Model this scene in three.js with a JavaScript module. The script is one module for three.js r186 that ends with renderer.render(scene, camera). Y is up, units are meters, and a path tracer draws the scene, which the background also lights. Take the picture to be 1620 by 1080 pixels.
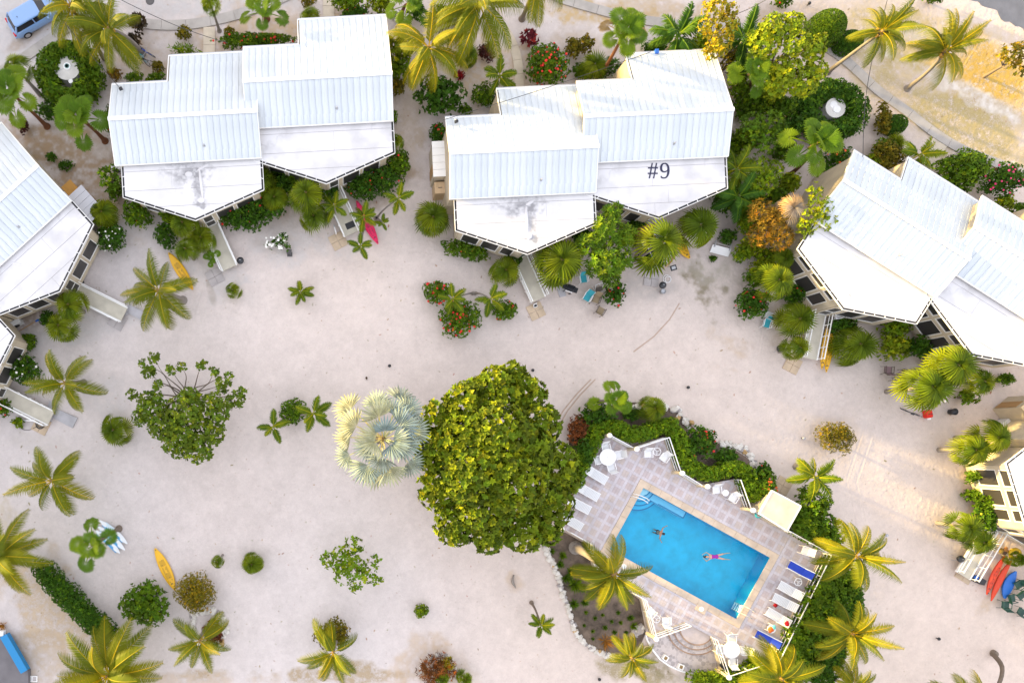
import * as THREE from 'three';
import { mergeGeometries } from 'three/addons/utils/BufferGeometryUtils.js';
import { FontLoader } from 'three/addons/loaders/FontLoader.js';
import { TextGeometry } from 'three/addons/geometries/TextGeometry.js';
import { RoundedBoxGeometry } from 'three/addons/geometries/RoundedBoxGeometry.js';

// ---------------------------------------------------------------- camera, sky, sun, exposure
const scene = new THREE.Scene();
const HC = 54, PPM = 20, CX = 550, CY = 700;            // camera height (m), photo pixels per metre on the ground, photo pixel straight below the lens
const camera = new THREE.PerspectiveCamera(2 * Math.atan(700 / (HC * PPM)) * 180 / Math.PI, 2140 / 1400, 1, 6000);
camera.setViewOffset(2140, 1400, 520, 0, 1620, 1080);   // the photograph is an off-centre crop of a view straight down
camera.up.set(0, 0, -1);
camera.position.set(0, HC, 0);
camera.lookAt(0, 0, 0);
camera.updateProjectionMatrix();
const renderer = new THREE.WebGLRenderer({ antialias: true });
renderer.toneMapping = THREE.LinearToneMapping;
renderer.toneMappingExposure = 3.7;
renderer.shadowMap.enabled = true;
const BELT_H = 12, SUN_EL = 6.5 * Math.PI / 180, SUN_AZ = Math.atan2(-0.40, -0.917);
const sunDir = new THREE.Vector3(Math.cos(SUN_EL) * Math.cos(SUN_AZ), Math.sin(SUN_EL), Math.cos(SUN_EL) * Math.sin(SUN_AZ));
{
  const w = 256, h = 128, d = new Float32Array(w * h * 4), v = new THREE.Vector3();
  for (let j = 0; j < h; j++) for (let i = 0; i < w; i++) {
    const az = ((i + 0.5) / w - 0.5) * 2 * Math.PI, el = ((j + 0.5) / h - 0.5) * Math.PI;
    v.set(Math.cos(el) * Math.cos(az), Math.sin(el), Math.cos(el) * Math.sin(az));
    const up = Math.max(0, v.y), k = Math.pow(1 - up, 2.2), s = Math.max(0, v.dot(sunDir)), g = 0.55 * Math.pow(s, 6) + 0.5 * Math.pow(s, 40);
    const o = (j * w + i) * 4, low = v.y < 0 ? 0.75 : 1;
    d[o] = (0.43 + 0.08 * k + 0.85 * g) * low; d[o + 1] = (0.443 + 0.036 * k + 0.55 * g) * low; d[o + 2] = (0.50 - 0.04 * k + 0.2 * g) * low; d[o + 3] = 1;
  }
  const t = new THREE.DataTexture(d, w, h, THREE.RGBAFormat, THREE.FloatType);
  t.mapping = THREE.EquirectangularReflectionMapping; t.magFilter = t.minFilter = THREE.LinearFilter; t.needsUpdate = true;
  scene.background = t; scene.environment = t;
}
const sun = new THREE.DirectionalLight(new THREE.Color(1, 0.72, 0.27), 5);
sun.position.copy(sunDir).multiplyScalar(180).add(new THREE.Vector3(13, 0, -8));
sun.target.position.set(13, 0, -8);
sun.castShadow = true; sun.shadow.radius = 3; sun.shadow.mapSize.set(4096, 4096);
Object.assign(sun.shadow.camera, { left: -90, right: 90, top: 60, bottom: -60, near: 1, far: 400 });
scene.add(sun, sun.target);

// ---------------------------------------------------------------- helpers
function rng(s) { s = (s * 2654435761) >>> 0; return () => { s = (s + 0x6d2b79f5) | 0; let t = Math.imul(s ^ (s >>> 15), 1 | s); t = (t + Math.imul(t ^ (t >>> 7), 61 | t)) ^ t; return ((t ^ (t >>> 14)) >>> 0) / 4294967296; }; }
const V = (x, y, z) => new THREE.Vector3(x, y, z);
const P = (px, py, y = 0) => V((px - CX) / PPM * (1 - y / HC), y, (py - CY) / PPM * (1 - y / HC));   // where a thing seen there stands when it is y metres up
const names = {};
function numbered(n) { const k = names[n] = (names[n] ?? -1) + 1; return k ? n + '_' + String(k).padStart(3, '0') : n; }
function tag(o, label, category, group, kind) {
  if (label) o.userData.label = label; if (category) o.userData.category = category; if (group) o.userData.group = group; if (kind) o.userData.kind = kind;
  return o;
}
function thing(name, label, category, p = V(0, 0, 0), turn = 0, group) {
  const o = new THREE.Group(); o.name = numbered(name); o.position.copy(p); o.rotation.y = turn; scene.add(o);
  return tag(o, label, category, group);
}
function copy(o, label, p, turn) { const c = o.clone(); c.rotation.copy(o.rotation); c.name = numbered(o.name.replace(/_\d+$/, '')); c.userData = { ...o.userData, label }; if (p) c.position.copy(p); if (turn !== undefined) c.rotation.y = turn; scene.add(c); return c; }
function boxUV(g) {                                       // texture coordinates in metres, by the way each face points
  const p = g.attributes.position, n = g.attributes.normal, uv = new Float32Array(p.count * 2);
  for (let i = 0; i < p.count; i++) {
    const ax = Math.abs(n.getX(i)), ay = Math.abs(n.getY(i)), az = Math.abs(n.getZ(i)), x = p.getX(i), y = p.getY(i), z = p.getZ(i);
    if (ay >= ax && ay >= az) { uv[2 * i] = x; uv[2 * i + 1] = z; } else if (ax >= az) { uv[2 * i] = z; uv[2 * i + 1] = y; } else { uv[2 * i] = x; uv[2 * i + 1] = y; }
  }
  g.setAttribute('uv', new THREE.BufferAttribute(uv, 2)); return g;
}
function join(geos) {
  const a = (Array.isArray(geos) ? geos : [geos]).filter(Boolean).map((g) => { const q = g.index ? g.toNonIndexed() : g; for (const k of Object.keys(q.attributes)) if (k !== 'position' && k !== 'normal' && k !== 'color') q.deleteAttribute(k); return q; });
  return a.length === 1 ? a[0] : mergeGeometries(a);
}
function mesh(name, geos, mat, parent, kind) {
  const g = geos.userData?.ready ? geos : boxUV(join(geos));
  g.userData.ready = true;
  const m = new THREE.Mesh(g, mat); m.castShadow = m.receiveShadow = true;
  if (parent) { m.name = name; parent.add(m); } else { m.name = numbered(name); scene.add(m); }
  if (kind) m.userData.kind = kind;
  return m;
}
const box = (w, h, d, x = 0, y = 0, z = 0, ry = 0, rz = 0, rx = 0) => { const g = new THREE.BoxGeometry(w, h, d); if (rz) g.rotateZ(rz); if (rx) g.rotateX(rx); if (ry) g.rotateY(ry); return g.translate(x, y, z); };
const rbox = (w, h, d, r, x = 0, y = 0, z = 0, ry = 0, rz = 0) => { const g = new RoundedBoxGeometry(w, h, d, 2, r); if (rz) g.rotateZ(rz); if (ry) g.rotateY(ry); return g.translate(x, y, z); };
const cyl = (r0, r1, h, x = 0, y = 0, z = 0, n = 12) => new THREE.CylinderGeometry(r1, r0, h, n).translate(x, y + h / 2, z);
const ball = (r, x, y, z, n = 12) => new THREE.SphereGeometry(r, n, Math.max(6, n * 0.7 | 0)).translate(x, y, z);
function bar(a, b, w, h = w) { const d = b.clone().sub(a), g = new THREE.BoxGeometry(w, h, d.length()); const m = new THREE.Matrix4().lookAt(a, b, Math.abs(d.y) > 0.98 * d.length() ? V(1, 0, 0) : V(0, 1, 0)); return g.applyMatrix4(m).translate(...a.clone().add(b).multiplyScalar(0.5).toArray()); }
function rod(a, b, r, n = 6) { const d = b.clone().sub(a), g = new THREE.CylinderGeometry(r, r, d.length(), n); g.applyQuaternion(new THREE.Quaternion().setFromUnitVectors(V(0, 1, 0), d.normalize())); return g.translate(...a.clone().add(b).multiplyScalar(0.5).toArray()); }
function limb(pts, radii, n = 7, cap = true) {             // a tapering tube through points
  const c = new THREE.CatmullRomCurve3(pts), m = Math.max(4, pts.length * 3), fr = c.computeFrenetFrames(m), pos = [], idx = [];
  for (let i = 0; i <= m; i++) { const t = i / m, p = c.getPointAt(t), f = t * (radii.length - 1), k = Math.min(radii.length - 2, f | 0), r = radii[k] + (radii[k + 1] - radii[k]) * (f - k);
    for (let j = 0; j < n; j++) { const a = j / n * 2 * Math.PI, q = p.clone().addScaledVector(fr.normals[i], r * Math.cos(a)).addScaledVector(fr.binormals[i], r * Math.sin(a)); pos.push(q.x, q.y, q.z); } }
  for (let i = 0; i < m; i++) for (let j = 0; j < n; j++) { const a = i * n + j, b = i * n + (j + 1) % n; idx.push(a, b, a + n, b, b + n, a + n); }
  if (cap) for (let j = 1; j < n - 1; j++) { idx.push(0, j + 1, j); const e = m * n; idx.push(e, e + j, e + j + 1); }
  const g = new THREE.BufferGeometry(); g.setAttribute('position', new THREE.Float32BufferAttribute(pos, 3)); g.setIndex(idx); g.computeVertexNormals(); return g;
}
function prism(pts, y0, y1, hole) {                        // a flat outline [x, z] pulled up from y0 to y1
  const s = new THREE.Shape(pts.map(([x, z]) => new THREE.Vector2(x, -z)));
  if (hole) s.holes.push(new THREE.Path(hole.map(([x, z]) => new THREE.Vector2(x, -z))));
  return new THREE.ExtrudeGeometry(s, { depth: y1 - y0, bevelEnabled: false, steps: 1 }).rotateX(-Math.PI / 2).translate(0, y0, 0);
}
function clip(poly, a, b, c) {                             // keep a x + b z <= c
  const out = [];
  for (let i = 0; i < poly.length; i++) { const p = poly[i], q = poly[(i + 1) % poly.length], dp = a * p[0] + b * p[1] - c, dq = a * q[0] + b * q[1] - c;
    if (dp <= 0) out.push(p); if ((dp < 0 && dq > 0) || (dp > 0 && dq < 0)) { const t = dp / (dp - dq); out.push([p[0] + t * (q[0] - p[0]), p[1] + t * (q[1] - p[1])]); } }
  return out;
}
const area = (p) => Math.abs(p.reduce((s, q, i) => { const r = p[(i + 1) % p.length]; return s + q[0] * r[1] - q[1] * r[0]; }, 0)) / 2;
const P2 = (px, py, y = 0) => { const p = P(px, py, y); return [p.x, p.z]; };

// tileable noise
const hash = new Float32Array(65536); { const r = rng(11); for (let i = 0; i < 65536; i++) hash[i] = r(); }
function noise(x, y, per, s = 0) { const xi = Math.floor(x), yi = Math.floor(y), fx = x - xi, fy = y - yi, u = fx * fx * (3 - 2 * fx), v = fy * fy * (3 - 2 * fy);
  const m = (a) => ((a % per) + per) % per, H = (a, b) => hash[(m(a) * 157 + m(b) * 7919 + s * 1031) & 65535];
  return (H(xi, yi) * (1 - u) + H(xi + 1, yi) * u) * (1 - v) + (H(xi, yi + 1) * (1 - u) + H(xi + 1, yi + 1) * u) * v; }
function fbm(x, y, per, oct, s = 0) { let a = 0, w = 0.5, t = 0; for (let o = 0; o < oct; o++) { a += w * noise(x, y, per, s + o * 7); t += w; x *= 2; y *= 2; per *= 2; w *= 0.5; } return a / t; }
function tex(n, metres, fn, srgb = false) {                 // a tile of n x n pixels that covers so many metres; fn(u, v) gives a grey or [r, g, b], 0..1
  const d = new Uint8Array(n * n * 4);
  for (let j = 0; j < n; j++) for (let i = 0; i < n; i++) { const c = fn(i / n, j / n), o = (j * n + i) * 4; for (let k = 0; k < 3; k++) d[o + k] = Math.max(0, Math.min(255, 255 * (c.length ? c[k] : c))); d[o + 3] = 255; }
  const t = new THREE.DataTexture(d, n, n); t.wrapS = t.wrapT = THREE.RepeatWrapping; t.magFilter = t.minFilter = THREE.LinearFilter; t.repeat.set(1 / metres, 1 / metres); if (srgb) t.colorSpace = THREE.SRGBColorSpace; t.needsUpdate = true; return t;
}
const mottle = tex(512, 3.1, (u, v) => 0.80 + 0.34 * (fbm(u * 6, v * 6, 6, 6) - 0.5) + 0.16 * (hash[(u * 512 * 91 + v * 512 * 577) & 65535] - 0.5) + 0.06);
const speckle = tex(512, 1.7, (u, v) => fbm(u * 32, v * 32, 32, 4, 3));
const streaks = tex(512, 2.3, (u, v) => 0.86 + 0.3 * (fbm(u * 40, v * 3, 1 << 20, 4, 5) - 0.5));
const smudged = tex(1024, 11.3, (u, v) => { const x = u * 11.3, y = v * 11.3, n = fbm(u * 24, v * 24, 24, 5, 14) - 0.5, n2 = fbm(u * 60, v * 60, 60, 3, 15) - 0.5, b = (cx, cy, rx, ry, k) => k * Math.max(0, 1 - Math.hypot((x - cx) / rx + n * 1.2, (y - cy) / ry + n * 1.6) + n2 * 0.8); const s = Math.min(0.5, b(5.2, 3.5, 2.2, 0.8, 0.5) + b(5.9, 4.7, 0.55, 1.5, 0.6) + b(4.5, 4.4, 0.5, 1.0, 0.25) + b(6.0, 5.9, 0.7, 0.4, 0.4)), k = 1 - 0.35 * Math.max(0, fbm(u * 9, v * 9, 9, 5, 4) - 0.47) - s; return [k, k * (1 - 0.0 * s), k * (1 + 0.06 * s)]; });
const membrane = tex(1024, 11.3, (u, v) => { const a = Math.abs(fbm(u * 5, v * 5, 5, 6, 9) - 0.5) * 2, b = fbm(u * 3, v * 3, 3, 4, 2), vein = Math.max(0, 1 - a * 14) * Math.max(0, b - 0.46) * 2.4; const k = 1.0 - 0.5 * Math.max(0, fbm(u * 9, v * 9, 9, 5, 4) - 0.47) - 0.45 * vein; return [k, k * 0.995, k * 1.0]; });
const M = {};
function mat(name, color, rough = 0.75, o = {}) {
  const { physical, ...rest } = o, c = new THREE.Color(); Array.isArray(color) ? c.setRGB(...color) : c.set(color);
  return M[name] = new (physical ? THREE.MeshPhysicalMaterial : THREE.MeshStandardMaterial)({ name, color: c, roughness: rough, ...rest });
}
const bumpy = { bumpMap: speckle, bumpScale: 0.006 };
mat('metal_roof', [0.56, 0.60, 0.64], 0.5, { map: streaks });
mat('membrane', [0.62, 0.62, 0.63], 0.8, { map: membrane, bumpMap: mottle, bumpScale: 0.008 });
mat('membrane_smudged', [0.62, 0.62, 0.63], 0.8, { map: smudged, bumpMap: mottle, bumpScale: 0.008 });
mat('joint', [0.33, 0.32, 0.31], 0.9);
mat('white_trim', [0.82, 0.82, 0.80], 0.5);
mat('cream', [0.58, 0.50, 0.37], 0.8, { map: mottle });
mat('dark', [0.025, 0.026, 0.03], 0.6);
mat('screen', [0.035, 0.033, 0.032], 0.35, { bumpMap: speckle, bumpScale: 0.002 });
mat('deck_boards', [0.60, 0.56, 0.46], 0.85, { map: mottle, ...bumpy });
mat('concrete', [0.44, 0.41, 0.375], 0.9, { map: mottle, ...bumpy });
mat('path', [0.62, 0.54, 0.42], 0.9, { map: mottle, ...bumpy });
mat('paver', [0.60, 0.47, 0.33], 0.9, { map: mottle, ...bumpy });
mat('paver_grey', [0.50, 0.46, 0.45], 0.9, { map: mottle, ...bumpy });
mat('wood', [0.45, 0.27, 0.11], 0.8, { map: streaks });
mat('grey_metal', [0.42, 0.43, 0.45], 0.45, { metalness: 0.3 });
mat('asphalt', [0.16, 0.17, 0.20], 0.95, { map: mottle, ...bumpy });
mat('white_plastic', [0.80, 0.80, 0.80], 0.4);
mat('black', [0.015, 0.016, 0.02], 0.45);
mat('wire', [0.05, 0.05, 0.05], 0.6);
mat('bark', [0.20, 0.16, 0.125], 0.95, { map: mottle, bumpMap: speckle, bumpScale: 0.02 });
mat('palm_bark', [0.27, 0.24, 0.21], 0.95, { map: mottle, bumpMap: speckle, bumpScale: 0.02 });
mat('red_bark', [0.17, 0.065, 0.025], 0.95, { map: mottle, bumpMap: speckle, bumpScale: 0.02 });
mat('coral_stone', [0.58, 0.54, 0.48], 0.95, { map: mottle, bumpMap: speckle, bumpScale: 0.03 });
mat('soil', [0.13, 0.095, 0.07], 1, { map: mottle, bumpMap: speckle, bumpScale: 0.03 });
const leafy = (name, c, t = 0.25) => mat(name, c, 0.55, { specularIntensity: 0.22, physical: true, vertexColors: true, side: THREE.DoubleSide, transmission: t, thickness: 0 });
// ---------------------------------------------------------------- the setting: sand, road, footpaths
const poolA = P2(1018, 770.6, 0.6), poolB = P2(1220, 881.8, 0.6), poolD = P2(966, 870, 0.6);
const PU = V(poolB[0] - poolA[0], 0, poolB[1] - poolA[1]), POOL_L = PU.length(); PU.normalize();
const PV = V(-PU.z, 0, PU.x), POOL_W = (poolD[0] - poolA[0]) * PV.x + (poolD[1] - poolA[1]) * PV.z;
const pool = (u, v) => [poolA[0] + PU.x * u + PV.x * v, poolA[1] + PU.z * u + PV.z * v];
const POOL_TURN = -Math.atan2(PU.z, PU.x);
const GX0 = -40, GZ0 = -45, GW = 104, GH = 69.33;
{
  const w = 2048, h = 1365, rgb = new Float32Array(w * h * 3), bump = new Float32Array(w * h);
  for (let j = 0; j < h; j++) for (let i = 0; i < w; i++) {
    const x = i / w * GW, y = j / h * GH, o = (j * w + i) * 3;
    const a = fbm(x * 0.12, y * 0.12, 4096, 3, 1), b = fbm(x * 1.1, y * 1.1, 4096, 3, 20), e = fbm(x * 3.7, y * 3.7, 4096, 2, 120), f = hash[(i * 7919 + j * 104729 + ((i * j) >> 3)) & 65535];
    const k = 0.95 + 0.20 * (a - 0.5) + 0.14 * (b - 0.5) + 0.11 * (e - 0.5) + 0.10 * (f - 0.5), warm = 0.05 * (fbm(x * 0.05, y * 0.05, 4096, 2, 60) - 0.5) + 0.055 * (i / w - 0.5);
    rgb[o] = (0.58 + warm) * k; rgb[o + 1] = 0.508 * k; rgb[o + 2] = (0.468 - warm) * k;
    bump[j * w + i] = 0.5 + 0.55 * (fbm(x * 1.7, y * 1.7, 4096, 4, 33) - 0.5) + 0.12 * (f - 0.5);
  }
  // stains, dry grass and soil: each a patch with a ragged edge (photo pixels: centre, radii, turn in degrees)
  function patch(px, py, rx, ry, turn, col, amount, rag = 0.9, freq = 0.7, grain = 0) {
    const [cx, cz] = P2(px, py), Rx = rx / PPM, Rz = ry / PPM, R = Math.max(Rx, Rz) * 1.7, c = Math.cos(turn * Math.PI / 180), s = Math.sin(turn * Math.PI / 180);
    const i0 = Math.max(0, (cx - R - GX0) / GW * w | 0), i1 = Math.min(w, (cx + R - GX0) / GW * w | 0), j0 = Math.max(0, (cz - R - GZ0) / GH * h | 0), j1 = Math.min(h, (cz + R - GZ0) / GH * h | 0);
    for (let j = j0; j < j1; j++) for (let i = i0; i < i1; i++) {
      const x = GX0 + i / w * GW, z = GZ0 + j / h * GH, dx = x - cx, dz = z - cz, u = (dx * c + dz * s) / Rx, v = (dz * c - dx * s) / Rz;
      const n = fbm(x * freq + 300, z * freq + 300, 4096, 5, 70) - 0.5, d = Math.sqrt(u * u + v * v) - 1 + rag * 2 * n;
      let m = Math.max(0, Math.min(1, -d * 2.2)) * amount; if (m <= 0) continue;
      const fine = fbm(x * 3.1 + 90, z * 3.1, 4096, 3, 90); m *= Math.max(0, Math.min(1, 0.45 + 1.5 * (fine - 0.3) + grain * (hash[(i * 31 + j * 911) & 65535] - 0.5)));
      const o = (j * w + i) * 3; for (let k = 0; k < 3; k++) rgb[o + k] += (col[k] * (0.8 + 0.4 * fine) - rgb[o + k]) * m;
    }
  }
  const soil = [0.27, 0.19, 0.115], dirt = [0.36, 0.28, 0.20], grass = [0.34, 0.27, 0.11], moss = [0.20, 0.17, 0.11], grey = [0.40, 0.39, 0.385], pale = [0.60, 0.57, 0.54], rust = [0.42, 0.31, 0.2];
  patch(30, 40, 150, 70, -25, grey, 0.75, 0.3); patch(280, 0, 330, 34, 0, grey, 0.7, 0.3); patch(40, 62, 40, 10, -30, soil, 0.5);
  patch(120, 260, 110, 70, 35, soil, 0.9, 0.5); patch(60, 225, 70, 40, 40, soil, 0.7); patch(165, 330, 50, 30, 50, dirt, 0.7); patch(40, 495, 50, 26, -20, soil, 0.95, 0.6); patch(60, 500, 30, 26, 0, [0.16, 0.12, 0.09], 0.7);
  patch(440, 40, 130, 40, -6, rust, 0.9); patch(300, 85, 120, 50, -6, dirt, 0.6); patch(190, 110, 60, 60, 0, dirt, 0.5); patch(650, 130, 70, 130, 8, dirt, 0.5); patch(770, 110, 90, 100, 10, rust, 0.75); patch(920, 90, 110, 50, 0, dirt, 0.55); patch(640, 240, 40, 60, 0, dirt, 0.4); patch(220, 320, 40, 60, 30, dirt, 0.4); patch(450, 330, 120, 40, -10, soil, 0.5); patch(600, 290, 70, 40, -20, soil, 0.5); patch(900, 380, 120, 40, -10, dirt, 0.5); patch(1260, 480, 60, 90, 30, dirt, 0.5);
  patch(1180, 120, 70, 130, 10, [0.25, 0.2, 0.16], 0.8, 0.5); patch(1200, 260, 70, 130, 0, [0.30, 0.25, 0.2], 0.8, 0.5); patch(940, 20, 120, 22, 8, [0.42, 0.29, 0.11], 0.8); patch(1060, 14, 120, 24, 8, [0.4, 0.3, 0.18], 0.7);
  patch(1110, 450, 46, 26, 55, moss, 0.9, 1.2, 0.9); patch(1100, 425, 60, 26, 20, [0.33, 0.3, 0.24], 0.7, 1.1); patch(1040, 450, 70, 26, 0, [0.36, 0.33, 0.31], 0.6); patch(1150, 540, 40, 22, 40, rust, 0.45, 1.2); patch(1160, 585, 30, 12, 10, rust, 0.35, 1.2);
  patch(1250, 30, 60, 26, 0, rust, 0.5); patch(1590, 140, 90, 80, 20, [0.44, 0.29, 0.06], 0.85, 0.9, 0.5, 0.8); patch(1500, 120, 230, 110, 28, [0.44, 0.345, 0.20], 0.85, 0.6, 0.3, 0.4); patch(1420, 60, 90, 44, 20, grass, 0.7, 1.1, 0.5, 0.8); patch(1400, 130, 70, 30, 40, grass, 0.5, 1.2, 0.5, 0.8); patch(1520, 190, 120, 60, 30, grass, 0.9, 1.1, 0.45, 1); patch(1560, 110, 110, 60, 24, [0.43, 0.27, 0.045], 1.0, 0.6, 0.5, 1); patch(1480, 60, 60, 30, 10, grey, 0.5, 1.1); patch(1600, 230, 60, 40, 20, grass, 0.6, 1.2, 0.5, 1); patch(1500, 130, 90, 20, 28, pale, 0.6, 1.3); patch(1560, 160, 80, 12, 30, pale, 0.6, 1.3, 1.2);
  patch(90, 985, 60, 130, -35, [0.40, 0.30, 0.18], 0.75, 1.0, 0.6, 0.6); patch(60, 1040, 60, 60, 0, [0.36, 0.28, 0.19], 0.6, 1.1); patch(10, 860, 30, 60, 0, [0.38, 0.32, 0.2], 0.5);
  patch(540, 1066, 200, 18, 0, [0.33, 0.25, 0.15], 0.9, 0.9, 0.6, 0.6); patch(660, 1040, 60, 40, -50, rust, 0.5, 1.1); patch(300, 1075, 120, 12, 0, rust, 0.5); patch(690, 1060, 60, 46, 0, rust, 0.35);
  patch(1010, 1060, 90, 22, 12, [0.27, 0.22, 0.12], 0.9, 0.8, 0.8, 0.7); patch(1040, 1050, 60, 18, 35, [0.2, 0.17, 0.09], 0.7); patch(815, 920, 14, 16, 0, rust, 0.5); patch(1330, 690, 52, 46, 0, [0.46, 0.37, 0.29], 0.35); patch(1565, 950, 12, 36, 35, rust, 0.5); patch(1600, 470, 60, 200, 0, [0.5, 0.4, 0.28], 0.25); patch(1480, 560, 60, 26, 0, dirt, 0.5);
  patch(120, 520, 130, 26, -10, [0.44, 0.42, 0.41], 0.6); patch(330, 430, 60, 40, 40, [0.43, 0.415, 0.41], 0.6); patch(480, 380, 120, 40, 0, [0.45, 0.43, 0.42], 0.5); patch(160, 620, 60, 40, 0, [0.45, 0.425, 0.415], 0.5); patch(330, 455, 7, 26, -20, [0.33, 0.28, 0.23], 0.6); patch(60, 700, 60, 20, 10, [0.45, 0.41, 0.37], 0.5); patch(480, 470, 26, 26, 0, [0.47, 0.4, 0.36], 0.4);
  const col = document.createElement('canvas'); col.width = w; col.height = h; const g = col.getContext('2d'), im = g.createImageData(w, h), enc = (c) => 255 * (c <= 0.0031308 ? 12.92 * c : 1.055 * Math.pow(c, 1 / 2.4) - 0.055);
  for (let i = 0; i < w * h; i++) { for (let k = 0; k < 3; k++) im.data[4 * i + k] = enc(Math.max(0, rgb[3 * i + k])); im.data[4 * i + 3] = 255; }
  g.putImageData(im, 0, 0);
  const bc = document.createElement('canvas'); bc.width = w; bc.height = h; const bg = bc.getContext('2d'), bi = bg.createImageData(w, h);
  for (let i = 0; i < w * h; i++) { const c = 255 * Math.max(0, Math.min(1, bump[i])); bi.data[4 * i] = bi.data[4 * i + 1] = bi.data[4 * i + 2] = c; bi.data[4 * i + 3] = 255; }
  bg.putImageData(bi, 0, 0);
  const X = (px) => ((px - CX) / PPM - GX0) / GW * w, Y = (py) => ((py - CY) / PPM - GZ0) / GH * h, r = rng(5);
  const line = (c, style, width, pts, blur = 2) => { c.strokeStyle = style; c.lineWidth = width; c.lineCap = 'round'; c.beginPath(); pts.forEach(([x, y], i) => (i ? c.lineTo(X(x), Y(y)) : c.moveTo(X(x), Y(y)))); c.stroke(); };
  // footprints: little dents with a raised rim behind each
  for (let i = 0; i < 60000; i++) { const x = r() * w, y = r() * h, a = r() * 6.3, s = 1.1 + r() * 1.7; bg.save(); bg.translate(x, y); bg.rotate(a); bg.fillStyle = 'rgba(0,0,0,' + (0.1 + 0.2 * r()) + ')'; bg.beginPath(); bg.ellipse(0, 0, s * 1.7, s, 0, 0, 7); bg.fill(); bg.fillStyle = 'rgba(255,255,255,0.15)'; bg.beginPath(); bg.ellipse(s * 2.2, 0, s * 0.8, s, 0, 0, 7); bg.fill(); bg.restore(); }
  // litter: bits of leaf and twig on the sand
  for (let i = 0; i < 6000; i++) { const x = r() * w, y = r() * h, a = r() * 6.3, s = 0.4 + r() * r() * r() * 2.2; g.save(); g.translate(x, y); g.rotate(a); g.fillStyle = 'rgba(' + (70 + 60 * r() | 0) + ',' + (50 + 40 * r() | 0) + ',35,' + (0.25 + 0.5 * r()) + ')'; g.beginPath(); g.ellipse(0, 0, s * 1.3, s * 0.45, 0, 0, 7); g.fill(); g.restore(); }
  // dragged tracks and wheel ruts
  const ruts = [[[1075, 480], [1060, 505], [1035, 532], [1003, 556]], [[942, 600], [918, 625], [898, 650], [882, 678]], [[935, 600], [912, 624], [891, 650], [876, 676]], [[842, 585], [905, 545], [960, 525]], [[805, 575], [880, 545]], [[792, 905], [770, 980], [755, 1050], [748, 1080]], [[437, 900], [436, 960]], [[1150, 640], [1200, 560], [1215, 480]], [[1500, 900], [1440, 960], [1420, 1010]], [[1380, 640], [1340, 760], [1370, 900]], [[1395, 645], [1356, 762], [1384, 895]], [[560, 500], [640, 545], [760, 540]], [[120, 820], [210, 760], [330, 780], [450, 830]], [[470, 620], [520, 560], [640, 470]], [[1590, 300], [1540, 420]], [[1565, 950], [1525, 990]], [[0, 180], [60, 120], [120, 85]], [[205, 480], [260, 520]], [[330, 420], [300, 520]], [[1480, 130], [1520, 60]], [[1500, 140], [1545, 70]]];
  ruts.forEach((q, i) => { line(bg, 'rgba(0,0,0,0.35)', 3, q); line(bg, 'rgba(255,255,255,0.22)', 2, q.map(([x, y]) => [x + 2.4, y + 1.5])); if (i < 3) line(g, 'rgba(120,88,60,0.45)', 1.7, q); });
  const T = (c, srgb) => { const t = new THREE.CanvasTexture(c); t.wrapS = t.wrapT = THREE.MirroredRepeatWrapping; t.magFilter = t.minFilter = THREE.LinearFilter; if (srgb) t.colorSpace = THREE.SRGBColorSpace; return t; };
  const sand = new THREE.MeshStandardMaterial({ name: 'sand', map: T(col, true), bumpMap: T(bc), bumpScale: 0.06, roughness: 0.95 });
  const hole = [pool(-0.1, -0.1), pool(POOL_L + 0.1, -0.1), pool(POOL_L + 0.1, POOL_W + 0.1), pool(-0.1, POOL_W + 0.1)], B = 1500;
  const s = new THREE.Shape([[-B, -B], [B, -B], [B, B], [-B, B]].map(([x, z]) => new THREE.Vector2(x, -z))); s.holes.push(new THREE.Path(hole.map(([x, z]) => new THREE.Vector2(x, -z))));
  const sg = new THREE.ShapeGeometry(s).rotateX(-Math.PI / 2), p = sg.attributes.position, uv = sg.attributes.uv;
  for (let i = 0; i < p.count; i++) uv.setXY(i, (p.getX(i) - GX0) / GW, 1 - (p.getZ(i) - GZ0) / GH);
  sg.userData.ready = true;
  mesh('ground', sg, sand, null, 'structure');
}
// asphalt beyond the verge, top right
{
  const r = rng(8), edge = []; const a = [1478, -40], b = [1720, 108];
  for (let i = 0; i <= 40; i++) { const t = i / 40; edge.push(P2(a[0] + (b[0] - a[0]) * t + (r() - 0.5) * 7, a[1] + (b[1] - a[1]) * t + (r() - 0.5) * 9)); }
  mesh('road', prism([...edge, [400, P2(0, 108)[1]], [400, -400], [P2(1478, 0)[0], -400]], 0.002, 0.02), M.asphalt, null, 'structure');
}
// footpath of cast slabs round the houses, and the short paths to the doors
function slabPath(name, pts, width, len, y, m, kindred) {
  const root = new THREE.Group(); root.name = numbered(name); scene.add(root); root.userData.kind = 'structure';
  const c = new THREE.CatmullRomCurve3(pts.map(([x, z]) => V(...[P(x, z).x, 0, P(x, z).z]))), L = c.getLength(), n = Math.max(1, Math.round(L / len)), r = rng(pts.length * 7 + n);
  for (let i = 0; i < n; i++) {
    const q = [], steps = 3, e = 0.012 / L; for (let s = 0; s <= steps; s++) { const t = (i + s / steps) / n, tt = Math.min(1, Math.max(0, t + (s === 0 ? e : s === steps ? -e : 0))), p = c.getPointAt(tt), d = c.getTangentAt(tt); q.push([p, V(-d.z, 0, d.x)]); }
    mesh('slab', prism([...q.map(([p, s]) => [p.x + s.x * width / 2, p.z + s.z * width / 2]), ...q.reverse().map(([p, s]) => [p.x - s.x * width / 2, p.z - s.z * width / 2])], 0, y + r() * 0.01), m, root);
  }
  return root;
}
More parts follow.
